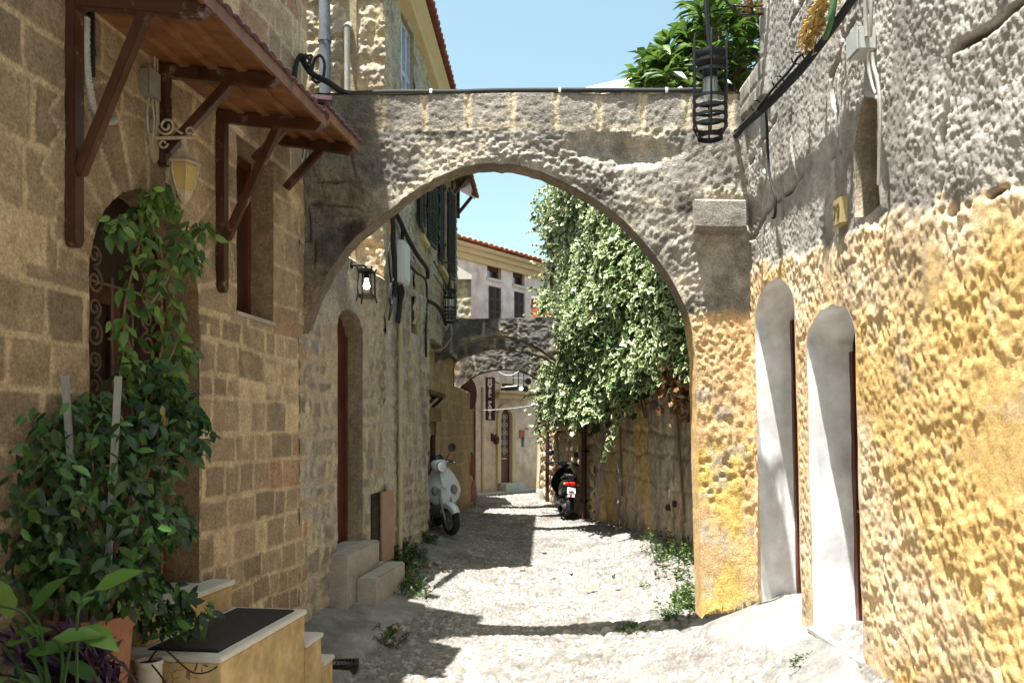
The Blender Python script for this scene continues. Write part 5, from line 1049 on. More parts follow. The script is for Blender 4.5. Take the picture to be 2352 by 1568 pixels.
for pts, r_, d in (([(898, 478), (903, 520), (903, 560), (906, 600), (907, 650), (905, 680)], .03, .06), ([(901, 480), (915, 505), (924, 525), (924, 553)], .02, .05), ([(904, 640), (897, 660), (895, 690), (900, 700), (904, 670)], .012, .08), ([(897, 560), (892, 580), (895, 620), (899, 650)], .012, .06), ([(917, 655), (919, 690), (914, 740)], .032, .05), ([(922, 655), (926, 670), (922, 690)], .02, .05), ([(903, 690), (898, 715), (893, 735), (898, 700)], .010, .07)):
    mb = MB(); mb.tube(pc(pts, d), r_, 7); mb.build('cable', M['rubber'], CB, smooth=True)
o = MB(); o.tube(crv([LW.pv(835, 518, .03), LW.pv(860, 521, .05), LW.pv(880, 505, .06), LW.pv(893, 482, .05), LW.pv(900, 465, .04)], 8), .045, 9); tag(o.build('conduit', M['gcable'], smooth=True), 'thick pale conduit curving up the sunlit corner above the white electric box', 'conduit')
for pts, r_, lb in (([(898, 470), (915, 500), (936, 545), (955, 580), (966, 596), (981, 618), (982, 640)], .03, 'black cable sagging from the sunlit corner past the grey shuttered windows'), ([(925, 560), (935, 600), (955, 625), (978, 645), (980, 700), (978, 760), (979, 820)], .016, 'thin dark cable running down the tall house wall left of the far cage lamp'), ([(981, 690), (1000, 700), (1016, 720), (1024, 745)], .03, 'twisted dark cable slung from the wall to the far cage lamp')):
    mb = MB(); mb.tube(crv([(TW if x > 950 else LW).pv(x, y, .08) for x, y in pts], 8), r_, 7); tag(mb.build('cable', M['cable'], smooth=True), lb, 'cable')
# square iron lantern with a bulb
uw, zw = LW.px(804, 609); LN = thing('wall_lantern', 'black square iron lantern with a lit bulb, on the wall above the narrow doorway', 'lantern', LW.v(uw, 0, zw))
cx = LW.v(uw + .02, .17, 0); zt, zb = zw - .05, zw - .36
mb = MB(); mb.lathe([(.035, 0), (.035, .02)], LW.v(uw, 0, zw), 10, Matrix((LT, Vector((0, 0, 1)), LD)).transposed()); mb.tube(crv([LW.v(uw, .0, zw), LW.v(uw, .12, zw), LW.v(uw + .01, .16, zw - .02), LW.v(uw + .02, .17, zt)], 6), .013, 8); mb.build('bracket', M['iron'], LN, smooth=True)
mb = MB(); hw = .07
for sx in (-1, 1):
    for sy_ in (-1, 1):
        b = cx + LT * (hw * sx) + LD * (hw * sy_); t_ = cx + LT * (hw * .92 * sx) + LD * (hw * .92 * sy_); of = (LT * sx + LD * sy_) * .015
        mb.tube([t_ + of + Vector((0, 0, zt + .02)), t_ + Vector((0, 0, zt - .02)), b + Vector((0, 0, zb + .04)), b + of + Vector((0, 0, zb - .02))], .009, 6)
for zz in (zt - .02, zb + .05, zb + .03):
    for sgn in (-1, 1): mb.beam(cx + LT * (-hw) + LD * (hw * sgn) + Vector((0, 0, zz)), cx + LT * hw + LD * (hw * sgn) + Vector((0, 0, zz)), .012, .012); mb.beam(cx + LD * (-hw) + LT * (hw * sgn) + Vector((0, 0, zz)), cx + LD * hw + LT * (hw * sgn) + Vector((0, 0, zz)), .012, .012)
mb.build('frame', M['iron'], LN)
mb = MB(); mb.box(cx + Vector((0, 0, zt - .005)), (.13, .13, .02)); mb.lathe([(.03, 0), (.03, -.07)], cx + Vector((0, 0, zt - .015)), 10); mb.build('cap', M['iron'], LN)
mb = MB(); mb.lathe([(.016, 0), (.018, -.03), (.033, -.065), (.036, -.085), (.028, -.108), (0, -.118)], cx + Vector((0, 0, zt - .085)), 12); mb.build('bulb', M['bulb'], LN, smooth=True)
# pipes on the lit end wall of the tall house
o = thing('drainpipe', 'dark zinc drainpipe high on the sunlit end wall above the arch', 'pipe', (-2.2, 9.65, 4))
mb = MB(); mb.tube([(-2.185, 9.62, 3.6), (-2.215, 9.62, 8.6)], .068, 12); mb.build('pipe', M['zinc'], o, smooth=True)
mb = MB(); mb.lathe([(.08, -.03), (.08, .03)], (-2.2, 9.62, 6.3), 12); mb.beam((-2.2, 9.62, 6.3), (-2.2, 9.8, 6.3), .03, .03); mb.build('bracket', M['zinc'], o)
mb = MB(); mb.tube([(-1.94, 9.66, 4.4), (-1.945, 9.66, 6.45)], .035, 10); mb.tube([(-1.945, 9.66, 6.45), (-1.945, 9.75, 6.52)], .05, 10); tag(mb.build('pipe', M['gcable'], smooth=True), 'pale lime splashed pipe right of the zinc drainpipe on the end wall', 'pipe')
# ================================================================== CABLES OVER THE ARCH AND ON THE OCHRE HOUSE
def ap(x, y, Y): return Vector(((x - HX) / F * Y, Y, EYE + (HY - y) / F * Y))
mb = MB(); mb.tube(crv([ap(690, 128, 7.0), ap(715, 168, 7.05), ap(752, 188, 7.12), ap(785, 210, 7.2), ap(812, 216, 7.25), ap(900, 213, 7.27), ap(1040, 213, 7.27), ap(1140, 210, 7.27), ap(1280, 209, 7.27), ap(1400, 209, 7.27), ap(1530, 210, 7.27), ap(1610, 208, 7.27)], 8), .027, 9); co = mb.build('conduit', M['cable'], smooth=True); tag(co, 'black conduit lying along the top of the big arch with white clips', 'conduit')
for xx in (990, 1285, 1530):
    mb = MB(); mb.lathe([(.030, -.012), (.030, .012)], ap(xx, 213 if xx < 1100 else 209, 7.27), 10, Matrix(((0, 0, 1), (0, 1, 0), (-1, 0, 0)))); mb.build('clip', M['whitebox'], co)
CL = thing('cable_loop', 'coiled dark cable loops on the left house corner above the arch', 'cables', ap(700, 160, 7.0))
for pts, r_ in (([(676, 190), (680, 150), (690, 128), (702, 135)], .02), ([(716, 168), (722, 140), (735, 128), (745, 145), (742, 178), (728, 190), (716, 180)], .012), ([(700, 125), (712, 140), (706, 150), (716, 156), (708, 165), (722, 172), (735, 176)], .012), ([(704, 130), (716, 128), (712, 145), (720, 150)], .01)):
    mb = MB(); mb.tube(crv([ap(x, y, 6.95) for x, y in pts], 8), r_, 7); mb.build('cable', M['cable'], CL, smooth=True)
mb = MB(); mb.tube(crv([ap(680, 0, 7.0), ap(688, 60, 7.0), ap(683, 180, 7.0)], 6), .006, 6); tag(mb.build('wire', M['gcable'], smooth=True), 'thin pale wire hanging down the far corner of the left house', 'wire')
CK = thing('wire_coil', 'slack coil of pale wire on the left house wall below the short awning', 'wire', LW.pv(690, 350, .03))
for pts in ([(684, 300), (683, 345), (690, 385), (700, 390), (707, 350), (705, 300)], [(688, 300), (688, 350), (694, 372), (700, 345), (699, 300)]):
    mb = MB(); mb.tube(crv([LW.pv(x, y, .04) for x, y in pts], 8), .005, 6); mb.build('cable', M['gcable'], CK, smooth=True)
BC = thing('cable_bundle', 'thick black cables climbing diagonally across the ochre house wall', 'cables', RW.pv(1760, 240, .05))
def rp(pts, d=.07, n=8): return crv([RW.pv(x, y, d) for x, y in pts], n)
for pts, r_, d in (([(1664, 262), (1668, 300), (1680, 314), (1694, 308), (1715, 285), (1760, 246), (1800, 205), (1840, 162), (1880, 110), (1920, 55), (1965, -10)], .024, .09), ([(1700, 292), (1760, 236), (1800, 194), (1840, 150), (1885, 98), (1925, 40), (1962, -10)], .016, .10), ([(1740, 262), (1790, 205), (1830, 160), (1870, 116), (1905, 66), (1950, 0)], .011, .11), ([(1664, 240), (1672, 292), (1690, 300), (1704, 288)], .012, .09), ([(1740, 250), (1775, 205), (1815, 160), (1835, 130), (1858, 120)], .010, .12)):
    mb = MB(); mb.tube(rp(pts, d), r_, 8); mb.build('cable', M['cable'], BC, smooth=True)
for x, y in ((1700, 303), (1762, 243), (1815, 188), (1862, 134), (1900, 84)):
    mb = MB(); mb.lathe([(.042, -.012), (.042, .012)], RW.v(*[q for q in (RW.px(x, y)[0], .09, RW.px(x, y)[1])]), 10, (RW.v(RW.px(1880, 110)[0], 0, RW.px(1880, 110)[1]) - RW.v(RW.px(1760, 246)[0], 0, RW.px(1760, 246)[1])).to_track_quat('Z', 'Y').to_matrix()); mb.build('strap', M['rubber'], BC)
mb = MB(); mb.tube(rp([(1760, 255), (1762, 300), (1764, 350), (1767, 395), (1774, 430), (1781, 455), (1780, 495), (1774, 500)], .06), .011, 7); tag(mb.build('cable', M['cable'], smooth=True), 'single dark cable dropping from the bundle down the grey render', 'cable')
uj, zj = RW.px(2000, 100); JB = thing('junction_box', 'pale grey junction box with wires on the pitted render', 'junction box', RW.v(uj, .03, zj - .07))
mb = MB(); RW.box(mb, uj - .075, uj + .075, .0, .10, zj - .065, zj + .065); RW.box(mb, uj - .08, uj + .08, .10, .112, zj - .07, zj + .07); mb.build('box', M['greybox'], JB, bevel=.012)
for pts, r_ in (([(1988, -20), (1988, 40), (1990, 85)], .012), ([(2001, -20), (2001, 40), (1999, 85)], .010), ([(1998, 120), (1996, 150), (2002, 190), (2012, 215), (2018, 200)], .008), ([(2004, 122), (2006, 150), (2014, 180), (2020, 220), (2022, 280), (2020, 350), (2018, 425)], .010), ([(1994, 122), (1994, 160), (2004, 200), (2010, 214)], .006)):
    mb = MB(); mb.tube(rp(pts, .06), r_, 7); mb.build('cable', M['gcable'], JB, smooth=True)
up, zp = RW.px(1934, 487); PL = thing('house_number_plaque', 'small yellow plaque with the number 79 on the ochre house', 'plaque', RW.v(up, 0, zp))
u0p, u1p = RW.px(1943, 487)[0], RW.px(1925, 487)[0]
mb = MB(); RW.box(mb, u0p, u1p, -.02, .035, zp - .085, zp + .085); mb.build('plate', M['plaque'], PL, bevel=.008)
text_part('digits', '79', .13, M['ink'], PL, basis(RW.v(up, .0365, zp - .005), (0, -1, 0), (0, 0, 1), (-1, 0, 0)) @ Matrix.Scale(.8, 4, (1, 0, 0)), .002, .002)
# dried straw bouquet
BQ = thing('dried_bouquet', 'bunch of dried straw flowers tied to the cables on the ochre house', 'bouquet', RW.pv(1870, 60, .1))
a0 = RW.pv(1905, -10, .12); a1 = RW.pv(1855, 105, .14); ax = (a1 - a0).normalized(); mb = MB()
for k in range(150):
    t = R.random(); p = a0 + (a1 - a0) * (t * .8) + Vector((R.uniform(-.05, .03), R.uniform(-.06, .06), R.uniform(-.03, .03))); q = p + (ax + Vector((R.uniform(-.5, .2), R.uniform(-.6, .6), R.uniform(-.5, .4)))) * R.uniform(.05, .12)
    mb.tube([p, (p + q) / 2 + Vector((-.01, R.uniform(-.02, .02), .01)), q], [.004, .006, .001], 4)
mb.build('straw', M['dry'], BQ)
n = 260; tt = rng.random(n); P = np.array(a0)[None] + np.array(a1 - a0)[None] * tt[:, None] + rng.normal(size=(n, 3)) * .032
leaves('flower_heads', P, rv(n), rv(n), rng.uniform(.03, .06, n), 'ovate', M['dryleaf'], BQ)
mb = MB(); mb.tube(crv([RW.pv(1917, -10, .13), RW.pv(1908, 50, .15), RW.pv(1893, 90, .15)], 6), [.02] * 6 + [.018] * 6 + [.012], 8); mb.build('stalk', M['bottle'], BQ, smooth=True)
# iron pot bracket at the far upper corner
IB = thing('iron_bracket', 'thin iron wall bracket with hooked ends above the big cage lamp', 'bracket', RW.pv(1750, 20, 0))
for pts in ([(1760, 14), (1720, 15), (1690, 14), (1674, 10), (1668, 0), (1672, -10)], [(1760, 33), (1720, 34), (1700, 33), (1690, 27), (1686, 18), (1690, 12)]):
    mb = MB(); u_, z_ = RW.px(1757, pts[0][1]); Yb = u_; mb.tube(crv([ap(x, y, Yb) for x, y in pts], 6), .009, 6); mb.build('rod', M['iron'], IB, smooth=True)
mb = MB(); mb.beam(ap(1758, 5, Yb), ap(1758, 42, Yb), .03, .012, (0, 1, 0)); mb.build('plate', M['iron'], IB)
n = 40; P = np.array(ap(1722, 12, Yb))[None] + rng.normal(size=(n, 3)) * (.05, .05, .035); leaves('dead_sprig', P, rv(n), rv(n), rng.uniform(.04, .08, n), 'ovate', M['brownleaf'], IB)
# ================================================================== IRON CAGE LAMPS
def cage_lamp(label, c, r, z0, z1, rod, nb=6, hoops=None, grp=None):
    L = thing('cage_lamp', label, 'lamp', (c[0], c[1], z0), grp)
    c = Vector((c[0], c[1], 0)); h = z1 - z0
    hoops = hoops or [.15, .25, .35, .46, .76, .87]
    for hq in hoops:
        zz = z0 + h * hq; w_ = h * .017; mb = MB(); mb.lathe([(r - .004, -w_), (r + .004, -w_), (r + .004, w_), (r - .004, w_), (r - .004, -w_)], c + Vector((0, 0, zz)), 24); mb.build('hoop', M['iron'], L, smooth=False)
    mb = MB(); mb.lathe([(r * .72, 0), (r * .74, 0), (r * .74, h * .06), (r * .70, h * .06), (r * .70, 0)], c + Vector((0, 0, z0)), 20); mb.build('base_hoop', M['iron'], L)
    for k in range(nb):
        a = 2 * PI * k / nb + .35; e = Vector((math.cos(a), math.sin(a), 0))
        mb = MB(); mb.tube([c + e * (r * .74) + Vector((0, 0, z0 + .01)), c + e * (r * .8) + Vector((0, 0, z0 + h * .06)), c + e * (r + .006) + Vector((0, 0, z0 + h * .15)), c + e * (r + .006) + Vector((0, 0, z1 - h * .05)), c + e * (r + .012) + Vector((0, 0, z1 + h * .12)), c + e * (r + .004) + Vector((0, 0, z1 + h * .2))], [.006, .007, .008, .008, .009, .002], 6); mb.build('bar', M['iron'], L, smooth=True)
    mb = MB(); mb.lathe([(0, h * .02), (r * .5, h * .02), (r * .96, -h * .01), (r * .98, -h * .05), (r * .9, -h * .10), (r * .5, -h * .08), (0, -h * .08)], c + Vector((0, 0, z1)), 24); mb.build('cap', M['iron'], L, smooth=True)
    mb = MB(); mb.lathe([(0, 0), (r * .46, 0), (r * .48, -h * .05), (r * .46, -h * .10), (0, -h * .10)], c + Vector((0, 0, z1 - h * .20)), 16); mb.tube([c + Vector((0, 0, z1 - .1 * h)), c + Vector((0, 0, z1 - h * .2))], .012, 6); mb.build('lamp_holder', M['iron'], L, smooth=True)
    mb = MB(); mb.lathe([(r * .44, 0), (r * .45, -h * .20), (r * .40, -h * .26), (r * .15, -h * .285), (0, -h * .285)], c + Vector((0, 0, z1 - h * .30)), 18); gl = mb.build('lamp_glass', M['glass'], L, smooth=True)
    mb = MB(); mb.lathe([(r * .22, 0), (r * .25, -h * .16), (0, -h * .19)], c + Vector((0, 0, z1 - h * .31)), 12); mb.build('bulb', M['whitebox'], gl, smooth=True)
    mb = MB(); mb.tube(crv([Vector(p) for p in rod], 8), .016, 8); mb.build('rod', M['iron'], L, smooth=True)
    return L
cy = 6.45; cxx = (1631 - HX) / F * cy; zt = EYE + (HY - 122) / F * cy; zb = EYE + (HY - 320) / F * cy
cage_lamp('large black iron cage lamp hanging before the right end of the big arch', (cxx, cy), .133, zb, zt, [(cxx, cy, zt), (cxx - .012, cy, zt + .12), (cxx - .03, cy, zt + .33), (cxx - .02, cy, zt + .55), (cxx + .15, cy, zt + .72), (2.02, cy, zt + .76)])
cy = 14.0; cxx = (1033 - HX) / F * cy; zt = EYE + (HY - 664) / F * cy; zb = EYE + (HY - 742) / F * cy
cage_lamp('small black iron cage lamp on the tall house in front of the second arch', (cxx, cy), .10, zb, zt, [(cxx, cy, zt), (cxx, cy, zt + .2), (cxx - .01, cy, zt + .42), (cxx - .08, cy, zt + .46), (cxx - .2, cy - .1, zt + .48)])
mb = MB(); u_, z_ = TW.px(982, 601); mb.tube([TW.v(u_, .1, z_), TW.v(u_ + 2.2, .1, z_ - .1)], .016, 6); mb.tube(crv([TW.v(u_, .1, z_ - .2), TW.v(u_ + 1.2, .16, z_ - .26), TW.v(u_ + 1.3, .1, z_ - .1)], 6), .010, 6); tag(mb.build('iron_bracket', M['iron']), 'thin black iron rail under the shuttered windows of the tall house', 'bracket')
mb = MB(); mb.tube(crv([ap(1036, 745, 14), ap(1037, 770, 14.1), ap(1030, 785, 14.2), ap(1018, 800, 14.1), ap(990, 805, 13.6)], 6), .014, 6); tag(mb.build('cable', M['gcable'], smooth=True), 'pale cable looping from the small cage lamp down to the wall', 'cable')
# hanging lantern frame with two floodlights under the far arch
HL = thing('floodlight_cluster', 'black lantern frame with two small floodlights hanging under the farthest arch', 'floodlights', ap(1190, 880, 19.6))
Yh = 19.6; mb = MB()
for x in (1179, 1191, 1203): mb.tube([ap(x, 853, Yh), ap(x, 897, Yh)], .012, 5)
for y in (868, 884, 896): mb.tube([ap(1178, y, Yh), ap(1204, y, Yh)], .011, 5)
mb.tube([ap(1191, 842, Yh), ap(1191, 856, Yh)], .014, 5); mb.build('frame', M['iron'], HL)
for x, y, r_ in ((1213, 876, .075), (1207, 893, .07)):
    mb = MB(); mb.lathe([(0, -.12), (r_ * .6, -.12), (r_, 0), (r_ * 1.05, .06), (r_ * .9, .065), (0, .05)], ap(x, y, Yh), 14, Matrix(((1, 0, 0), (0, 0, -1), (0, 1, 0)))); mb.tube([ap(x, y, Yh), ap(1203, y - 2, Yh)], .012, 5); mb.build('floodlight', M['sblack'], HL, smooth=True)
mb = MB(); mb.tube([ap(1160, 892, Yh), ap(1188, 890, Yh)], .07, 10); mb.tube([ap(1150, 892, Yh), ap(1160, 892, Yh)], .05, 10); mb.build('spotlight', M['sblack'], HL, smooth=True)
mb = MB(); mb.ball(ap(1197, 892, Yh - .06), .045); mb.build('bulb', M['bulb'], HL, smooth=True)
mb = MB(); mb.tube(crv([ap(1145, 853, 18.85), ap(1160, 861, 18.85), ap(1178, 860, 18.85), ap(1192, 852, 18.85)], 6), .009, 6); tag(mb.build('wire', M['whitebox'], smooth=True), 'white wire sagging under the crown of the farthest arch', 'wire')
mb = MB(); mb.tube(crv([ap(1088, 941, 19.5), ap(1130, 941, 19.8), ap(1180, 937, 20.2), ap(1226, 930, 20.6)], 6), .006, 5); tag(mb.build('wire', M['whitebox'], smooth=True), 'thin white line strung across the lane in front of the hotel door', 'wire')
mb = MB(); mb.ball(ap(1225, 930, 20.6), .06, 10, 6); mb.tube([ap(1225, 930, 20.6), ap(1236, 930, 20.9)], .03, 6); tag(mb.build('wall_camera', M['whitebox'], smooth=True), 'small white dome fitting on the rough stone corner at the line end', 'camera')
# round shop sign and hanging cloths by the recess wall end
RS = thing('hanging_sign', 'brown rounded shop sign projecting from the recessed wall end', 'sign', ap(1085, 905, 19.3))
cs = ap(1080, 905, 19.3); mb = MB(); mb.prism([cs + Vector((.155 * math.cos(a), 0, .36 * math.sin(a))) for a in np.linspace(0, 2 * PI, 28, endpoint=False)], (0, .05, 0)); mb.build('board', plain('sign_brown', (.16, .075, .06), .6, 0, .12, 6), RS, bevel=.006)
mb = MB(); mb.tube([cs + Vector((-.35, .02, .38)), cs + Vector((.1, .02, .38))], .015, 6); mb.tube([cs + Vector((0, .02, .34)), cs + Vector((0, .02, .38))], .012, 6); mb.build('bracket', M['iron'], RS)
def cloth(nm, lb, ct, mat, x, y0, y1, w0, w1, Y, seed, top=None):
    o = thing(nm, lb, ct, ap(x, y1, Y)); mb = MB(); vs = []; fs = []; nr, nk = 14, 14
    for i in range(nr):
        t = i / (nr - 1); c = ap(x, y0 + (y1 - y0) * t, Y); wd = (w0 + (w1 - w0) * t) / F * Y / 2
        for k in range(nk):
            a = 2 * PI * k / nk; q = 1 + .28 * math.sin(a * 3 + seed + t * 2); vs.append(c + Vector((wd * q * math.cos(a), .5 * wd * q * math.sin(a), 0)))
    for i in range(nr - 1):
        for k in range(nk): a = i * nk + k; b = i * nk + (k + 1) % nk; fs.append((a, b, b + nk, a + nk))
    fs += [tuple(range(nk)), tuple(reversed(range((nr - 1) * nk, nr * nk)))]
    mb.add(vs, fs); mb.build('fabric', mat, o, smooth=True); mb = MB(); mb.tube([ap(x, y0 - 6, Y), ap(x, y0 + 2, Y)], .02, 6); mb.tube([ap(x - 4, y0 - 6, Y), ap(x, y0 - 6, Y)], .014, 6); mb.build('hook', M['iron'], o); return o
cloth('hanging_bag', 'red cloth bag hanging on the end of the recessed stone wall', 'bag', M['cloth'], 1084, 1046, 1092, 5, 9, 19.3, 1)
cloth('folded_parasol', 'folded pink and mauve parasol standing below the red bag', 'parasol', M['pinkcl'], 1088, 1098, 1152, 5, 18, 19.5, 2)
# ================================================================== SCOOTERS
def scooter(label, loc, rz, body, shield_col, front):
    S = thing('scooter', label, 'scooter', loc, 'scooters parked in the lane', 0)
    S.rotation_euler = (0, 0, rz)
    B = lambda mb, nm, mt, par=None, sm=True, bv=0: mb.build(nm, mt, par or S, smooth=sm, bevel=bv, local=True)
    AX = Matrix(((0, 0, 1), (1, 0, 0), (0, 1, 0)))       # wheel axis along x
    steer = math.radians(20 if front else -8)
    def turn(mb):
        m = Matrix.Rotation(steer, 3, 'Z'); pv = Vector((0, -.54, 0)); mb.v = [m @ (v - pv) + pv for v in mb.v]; return mb
    def wheel(y, r, st=0):
        B = lambda mb, nm, mt, par=None: (turn(mb) if st else mb).build(nm, mt, par or S, smooth=True, local=True)
        mb = MB(); c = Vector((0, y, r)); prof = [(r - .085, -.035), (r - .045, -.052), (r - .012, -.042), (r, -.018), (r, .018), (r - .012, .042), (r - .045, .052), (r - .085, .035), (r - .085, -.035)]
        mb.lathe(prof, c, 28, AX); t = B(mb, 'wheel', M['rubber'])
        mb = MB(); mb.lathe([(r - .08, -.04), (r - .095, -.03), (r - .095, .03), (r - .08, .04)], c, 24, AX); mb.lathe([(.0, -.055), (.04, -.055), (.045, 0), (.04, .055), (0, .055)], c, 14, AX)
        for k in range(5):
            a = 2 * PI * k / 5 + .3; e = Vector((0, math.cos(a), math.sin(a))); mb.beam(c + e * .03, c + e * (r - .09), .035, .03, (1, 0, 0))
        B(mb, 'rim', M['sgrey'], t)
    fy, ry = -.66, .62; r = .225
    wheel(fy, r, 1); wheel(ry, r)
    mb = MB(); vs = []; fs = []           # front mudguard
    for i in range(15):
        a = math.radians(28 + 125 * i / 14)
        for j, (x, dr) in enumerate(((-.075, -.05), (-.07, .012), (-.04, .032), (0, .04), (.04, .032), (.07, .012), (.075, -.05))): vs.append(Vector((x * (1 - .25 * abs(i - 7) / 7), fy - math.cos(a) * (r + dr + .01), r + math.sin(a) * (r + dr + .01))))
    for i in range(14):
        for j in range(6): a = i * 7 + j; fs.append((a, a + 1, a + 8, a + 7))
    mb.add(vs, fs); B(turn(mb), 'mudguard', body)
    for sx in (-1, 1):
        mb = MB(); mb.tube([(.085 * sx, fy, r), (.085 * sx, fy + .13, r + .32), (.05 * sx, fy + .18, r + .46)], [.02, .024, .022], 8); B(turn(mb), 'fork', M['sgrey'])
    # leg shield: bulged front panel with depth
    mb = MB(); nu_, nv_ = 13, 12; vs = []; fs = []
    for side in (0, 1):
        for j in range(nv_):
            t = j / (nv_ - 1); z = .44 + .54 * t; wd = np.interp(t, [0, .12, .35, .6, .85, 1], [.15, .22, .265, .245, .18, .12])
            for i in range(nu_):
                q = -1 + 2 * i / (nu_ - 1); y = -.545 + .19 * t + .13 * abs(q) ** 2.2 - .045 * math.sin(PI * t) + (.05 if side else 0); vs.append(Vector((q * wd, y, z)))
    N = nu_ * nv_
    for s_ in (0, 1):
        for j in range(nv_ - 1):
            for i in range(nu_ - 1): a = s_ * N + j * nu_ + i; fs.append((a, a + 1, a + nu_ + 1, a + nu_))
    bo = [j * nu_ for j in range(nv_)] + [(nv_ - 1) * nu_ + i for i in range(1, nu_)] + [j * nu_ + nu_ - 1 for j in range(nv_ - 2, -1, -1)] + [i for i in range(nu_ - 2, 0, -1)]
    for a, b in zip(bo, bo[1:] + bo[:1]): fs.append((a, b, b + N, a + N))
    mb.add(vs, fs); lg = B(mb, 'leg_shield', shield_col)
    mb = MB(); mb.prism([(-.055, -.502, .93), (.055, -.502, .93), (.042, -.555, .74), (.02, -.575, .70), (-.02, -.575, .70), (-.042, -.555, .74)], (0, .04, .01)); B(mb, 'front_badge_panel', shield_col, lg, False, .008)
    for sx in (-1, 1):
        mb = MB(); mb.ball((.145 * sx, -.505, .665), (.052, .03, .075), 10, 6); B(mb, 'indicator', M['sgrey'] if front else M['amber'], lg)
    # lower front beak and floor
    mb = MB(); mb.loft([((0, -.52, .47), .09, .05), ((0, -.44, .42), .15, .10), ((0, -.3, .34), .17, .09), ((0, .0, .30), .19, .07), ((0, .18, .33), .18, .10)], 14); B(mb, 'footboard', M['sblack'] if not front else M['sgrey'])
    # handlebar cowl, headlight
    mb = MB(); mb.loft([((0, -.50, 1.03), .055, .05), ((0, -.46, 1.035), .105, .085), ((0, -.40, 1.05), .13, .085), ((0, -.33, 1.065), .11, .06), ((0, -.28, 1.07), .06, .035)], 14); cw = B(turn(mb), 'handlebar_cowl', shield_col)
    mb = MB(); mb.lathe([(0, .03), (.04, .025), (.072, .008), (.078, -.015), (.07, -.03)], (.0, -.50, 1.015), 18, Matrix(((1, 0, 0), (0, .25, -1), (0, 1, .25)))); B(turn(mb), 'headlight', M['lens'] if front else M['lens'], cw)
    mb = MB(); mb.lathe([(.080, -.01), (.087, .0), (.080, .012)], (.0, -.50, 1.015), 18, Matrix(((1, 0, 0), (0, .25, -1), (0, 1, .25)))); B(turn(mb), 'headlight_ring', M['chrome'], cw)
    if front:
        mb = MB(); vs = []; fs = []       # short smoked fly screen
        for j in range(5):
            for i in range(9):
                q = -1 + 2 * i / 8; t = j / 4; vs.append(Vector((q * (.14 - .035 * t), -.46 + .05 * t + .08 * q * q, 1.10 + .10 * t - .02 * q * q)))
        for j in range(4):
            for i in range(8): a = j * 9 + i; fs.append((a, a + 1, a + 10, a + 9))
        n_ = len(vs); vs += [v + Vector((0, .008, 0)) for v in vs]; fs += [tuple(i + n_ for i in f) for f in fs]; mb.add(vs, fs); B(turn(mb), 'fly_screen', M['sblack'])
    mb = MB(); mb.tube(crv([(-.34, -.24, 1.06), (-.2, -.30, 1.085), (0, -.33, 1.09), (.2, -.30, 1.085), (.34, -.24, 1.06)], 5), .014, 8); hb_ = B(turn(mb), 'handlebar', M['chrome'])
    for sx in (-1, 1):
        mb = MB(); mb.tube([(.22 * sx, -.293, 1.082), (.345 * sx, -.238, 1.058)], .021, 8); B(turn(mb), 'grip', M['rubber'], hb_)
        mb = MB(); mb.tube([(.17 * sx, -.33, 1.08), (.25 * sx, -.345, 1.075), (.33 * sx, -.30, 1.055)], .007, 6); B(turn(mb), 'lever', M['chrome'], hb_)
        mb = MB(); mb.tube(crv([(.17 * sx, -.31, 1.09), (.22 * sx, -.32, 1.18), (.27 * sx, -.33, 1.25)], 5), .007, 6); ms = B(turn(mb), 'mirror', M['sblack'])
        mb = MB(); mb.lathe([(0, -.018), (.045, -.014), (.066, -.002), (.064, .008), (0, .012)], (.28 * sx, -.33, 1.285), 14, Matrix(((1, 0, 0), (0, -.2, -1), (0, 1, -.2)))); B(turn(mb), 'mirror_head', M['chrome'] if (front and sx < 0) else M['sblack'], ms)
    # body, seat, tail
    mb = MB(); mb.loft([((0, .10, .50), .10, .14), ((0, .22, .56), .165, .19), ((0, .42, .60), .18, .17), ((0, .62, .66), .165, .135), ((0, .80, .72), .12, .09), ((0, .90, .755), .075, .05)], 16); bd = B(mb, 'body', body)
    mb = MB(); mb.loft([((0, .06, .755), .07, .03), ((0, .14, .785), .125, .05), ((0, .34, .785), .15, .055), ((0, .50, .80), .155, .065), ((0, .70, .845), .14, .06), ((0, .84, .855), .09, .035)], 16); B(mb, 'seat', M['rubber'])
    mb = MB(); mb.loft([((0, .15, .30), .10, .10), ((-.02, .40, .26), .12, .10), ((-.03, .62, .25), .10, .085), ((-.03, .74, .25), .07, .06)], 12); B(mb, 'engine', M['sgrey'])
    mb = MB(); mb.tube(crv([(.13, .25, .22), (.15, .4, .26), (.155, .55, .31), (.16, .86, .36)], 6), [.02] * 6 + [.03] * 3 + [.055] * 9 + [.05], 12); ex = B(mb, 'exhaust', M['sblack']); mb = MB(); mb.tube([(.16, .855, .36), (.16, .90, .367)], .022, 10); B(mb, 'tailpipe', M['chrome'], ex)
    mb = MB(); vs = []; fs = []            # rear mudguard
    for i in range(9):
        a = math.radians(-10 + 75 * i / 8)
        for j, (x, dr) in enumerate(((-.08, .03), (-.06, .05), (0, .06), (.06, .05), (.08, .03))): vs.append(Vector((x, ry + math.cos(a) * (r + dr), r + math.sin(a) * (r + dr))))
    for i in range(8):
        for j in range(4): a = i * 5 + j; fs.append((a, a + 1, a + 6, a + 5))
    mb.add(vs, fs); B(mb, 'rear_mudguard', M['sblack'])
    mb = MB(); mb.loft([((0, .84, .715), .13, .035), ((0, .89, .71), .125, .045), ((0, .925, .705), .10, .03)], 14); tl = B(mb, 'tail_light', M['red'])
    for sx in (-1, 1): mb = MB(); mb.ball((.135 * sx, .87, .70), (.03, .035, .03), 8, 6); B(mb, 'indicator', M['amber'], tl)
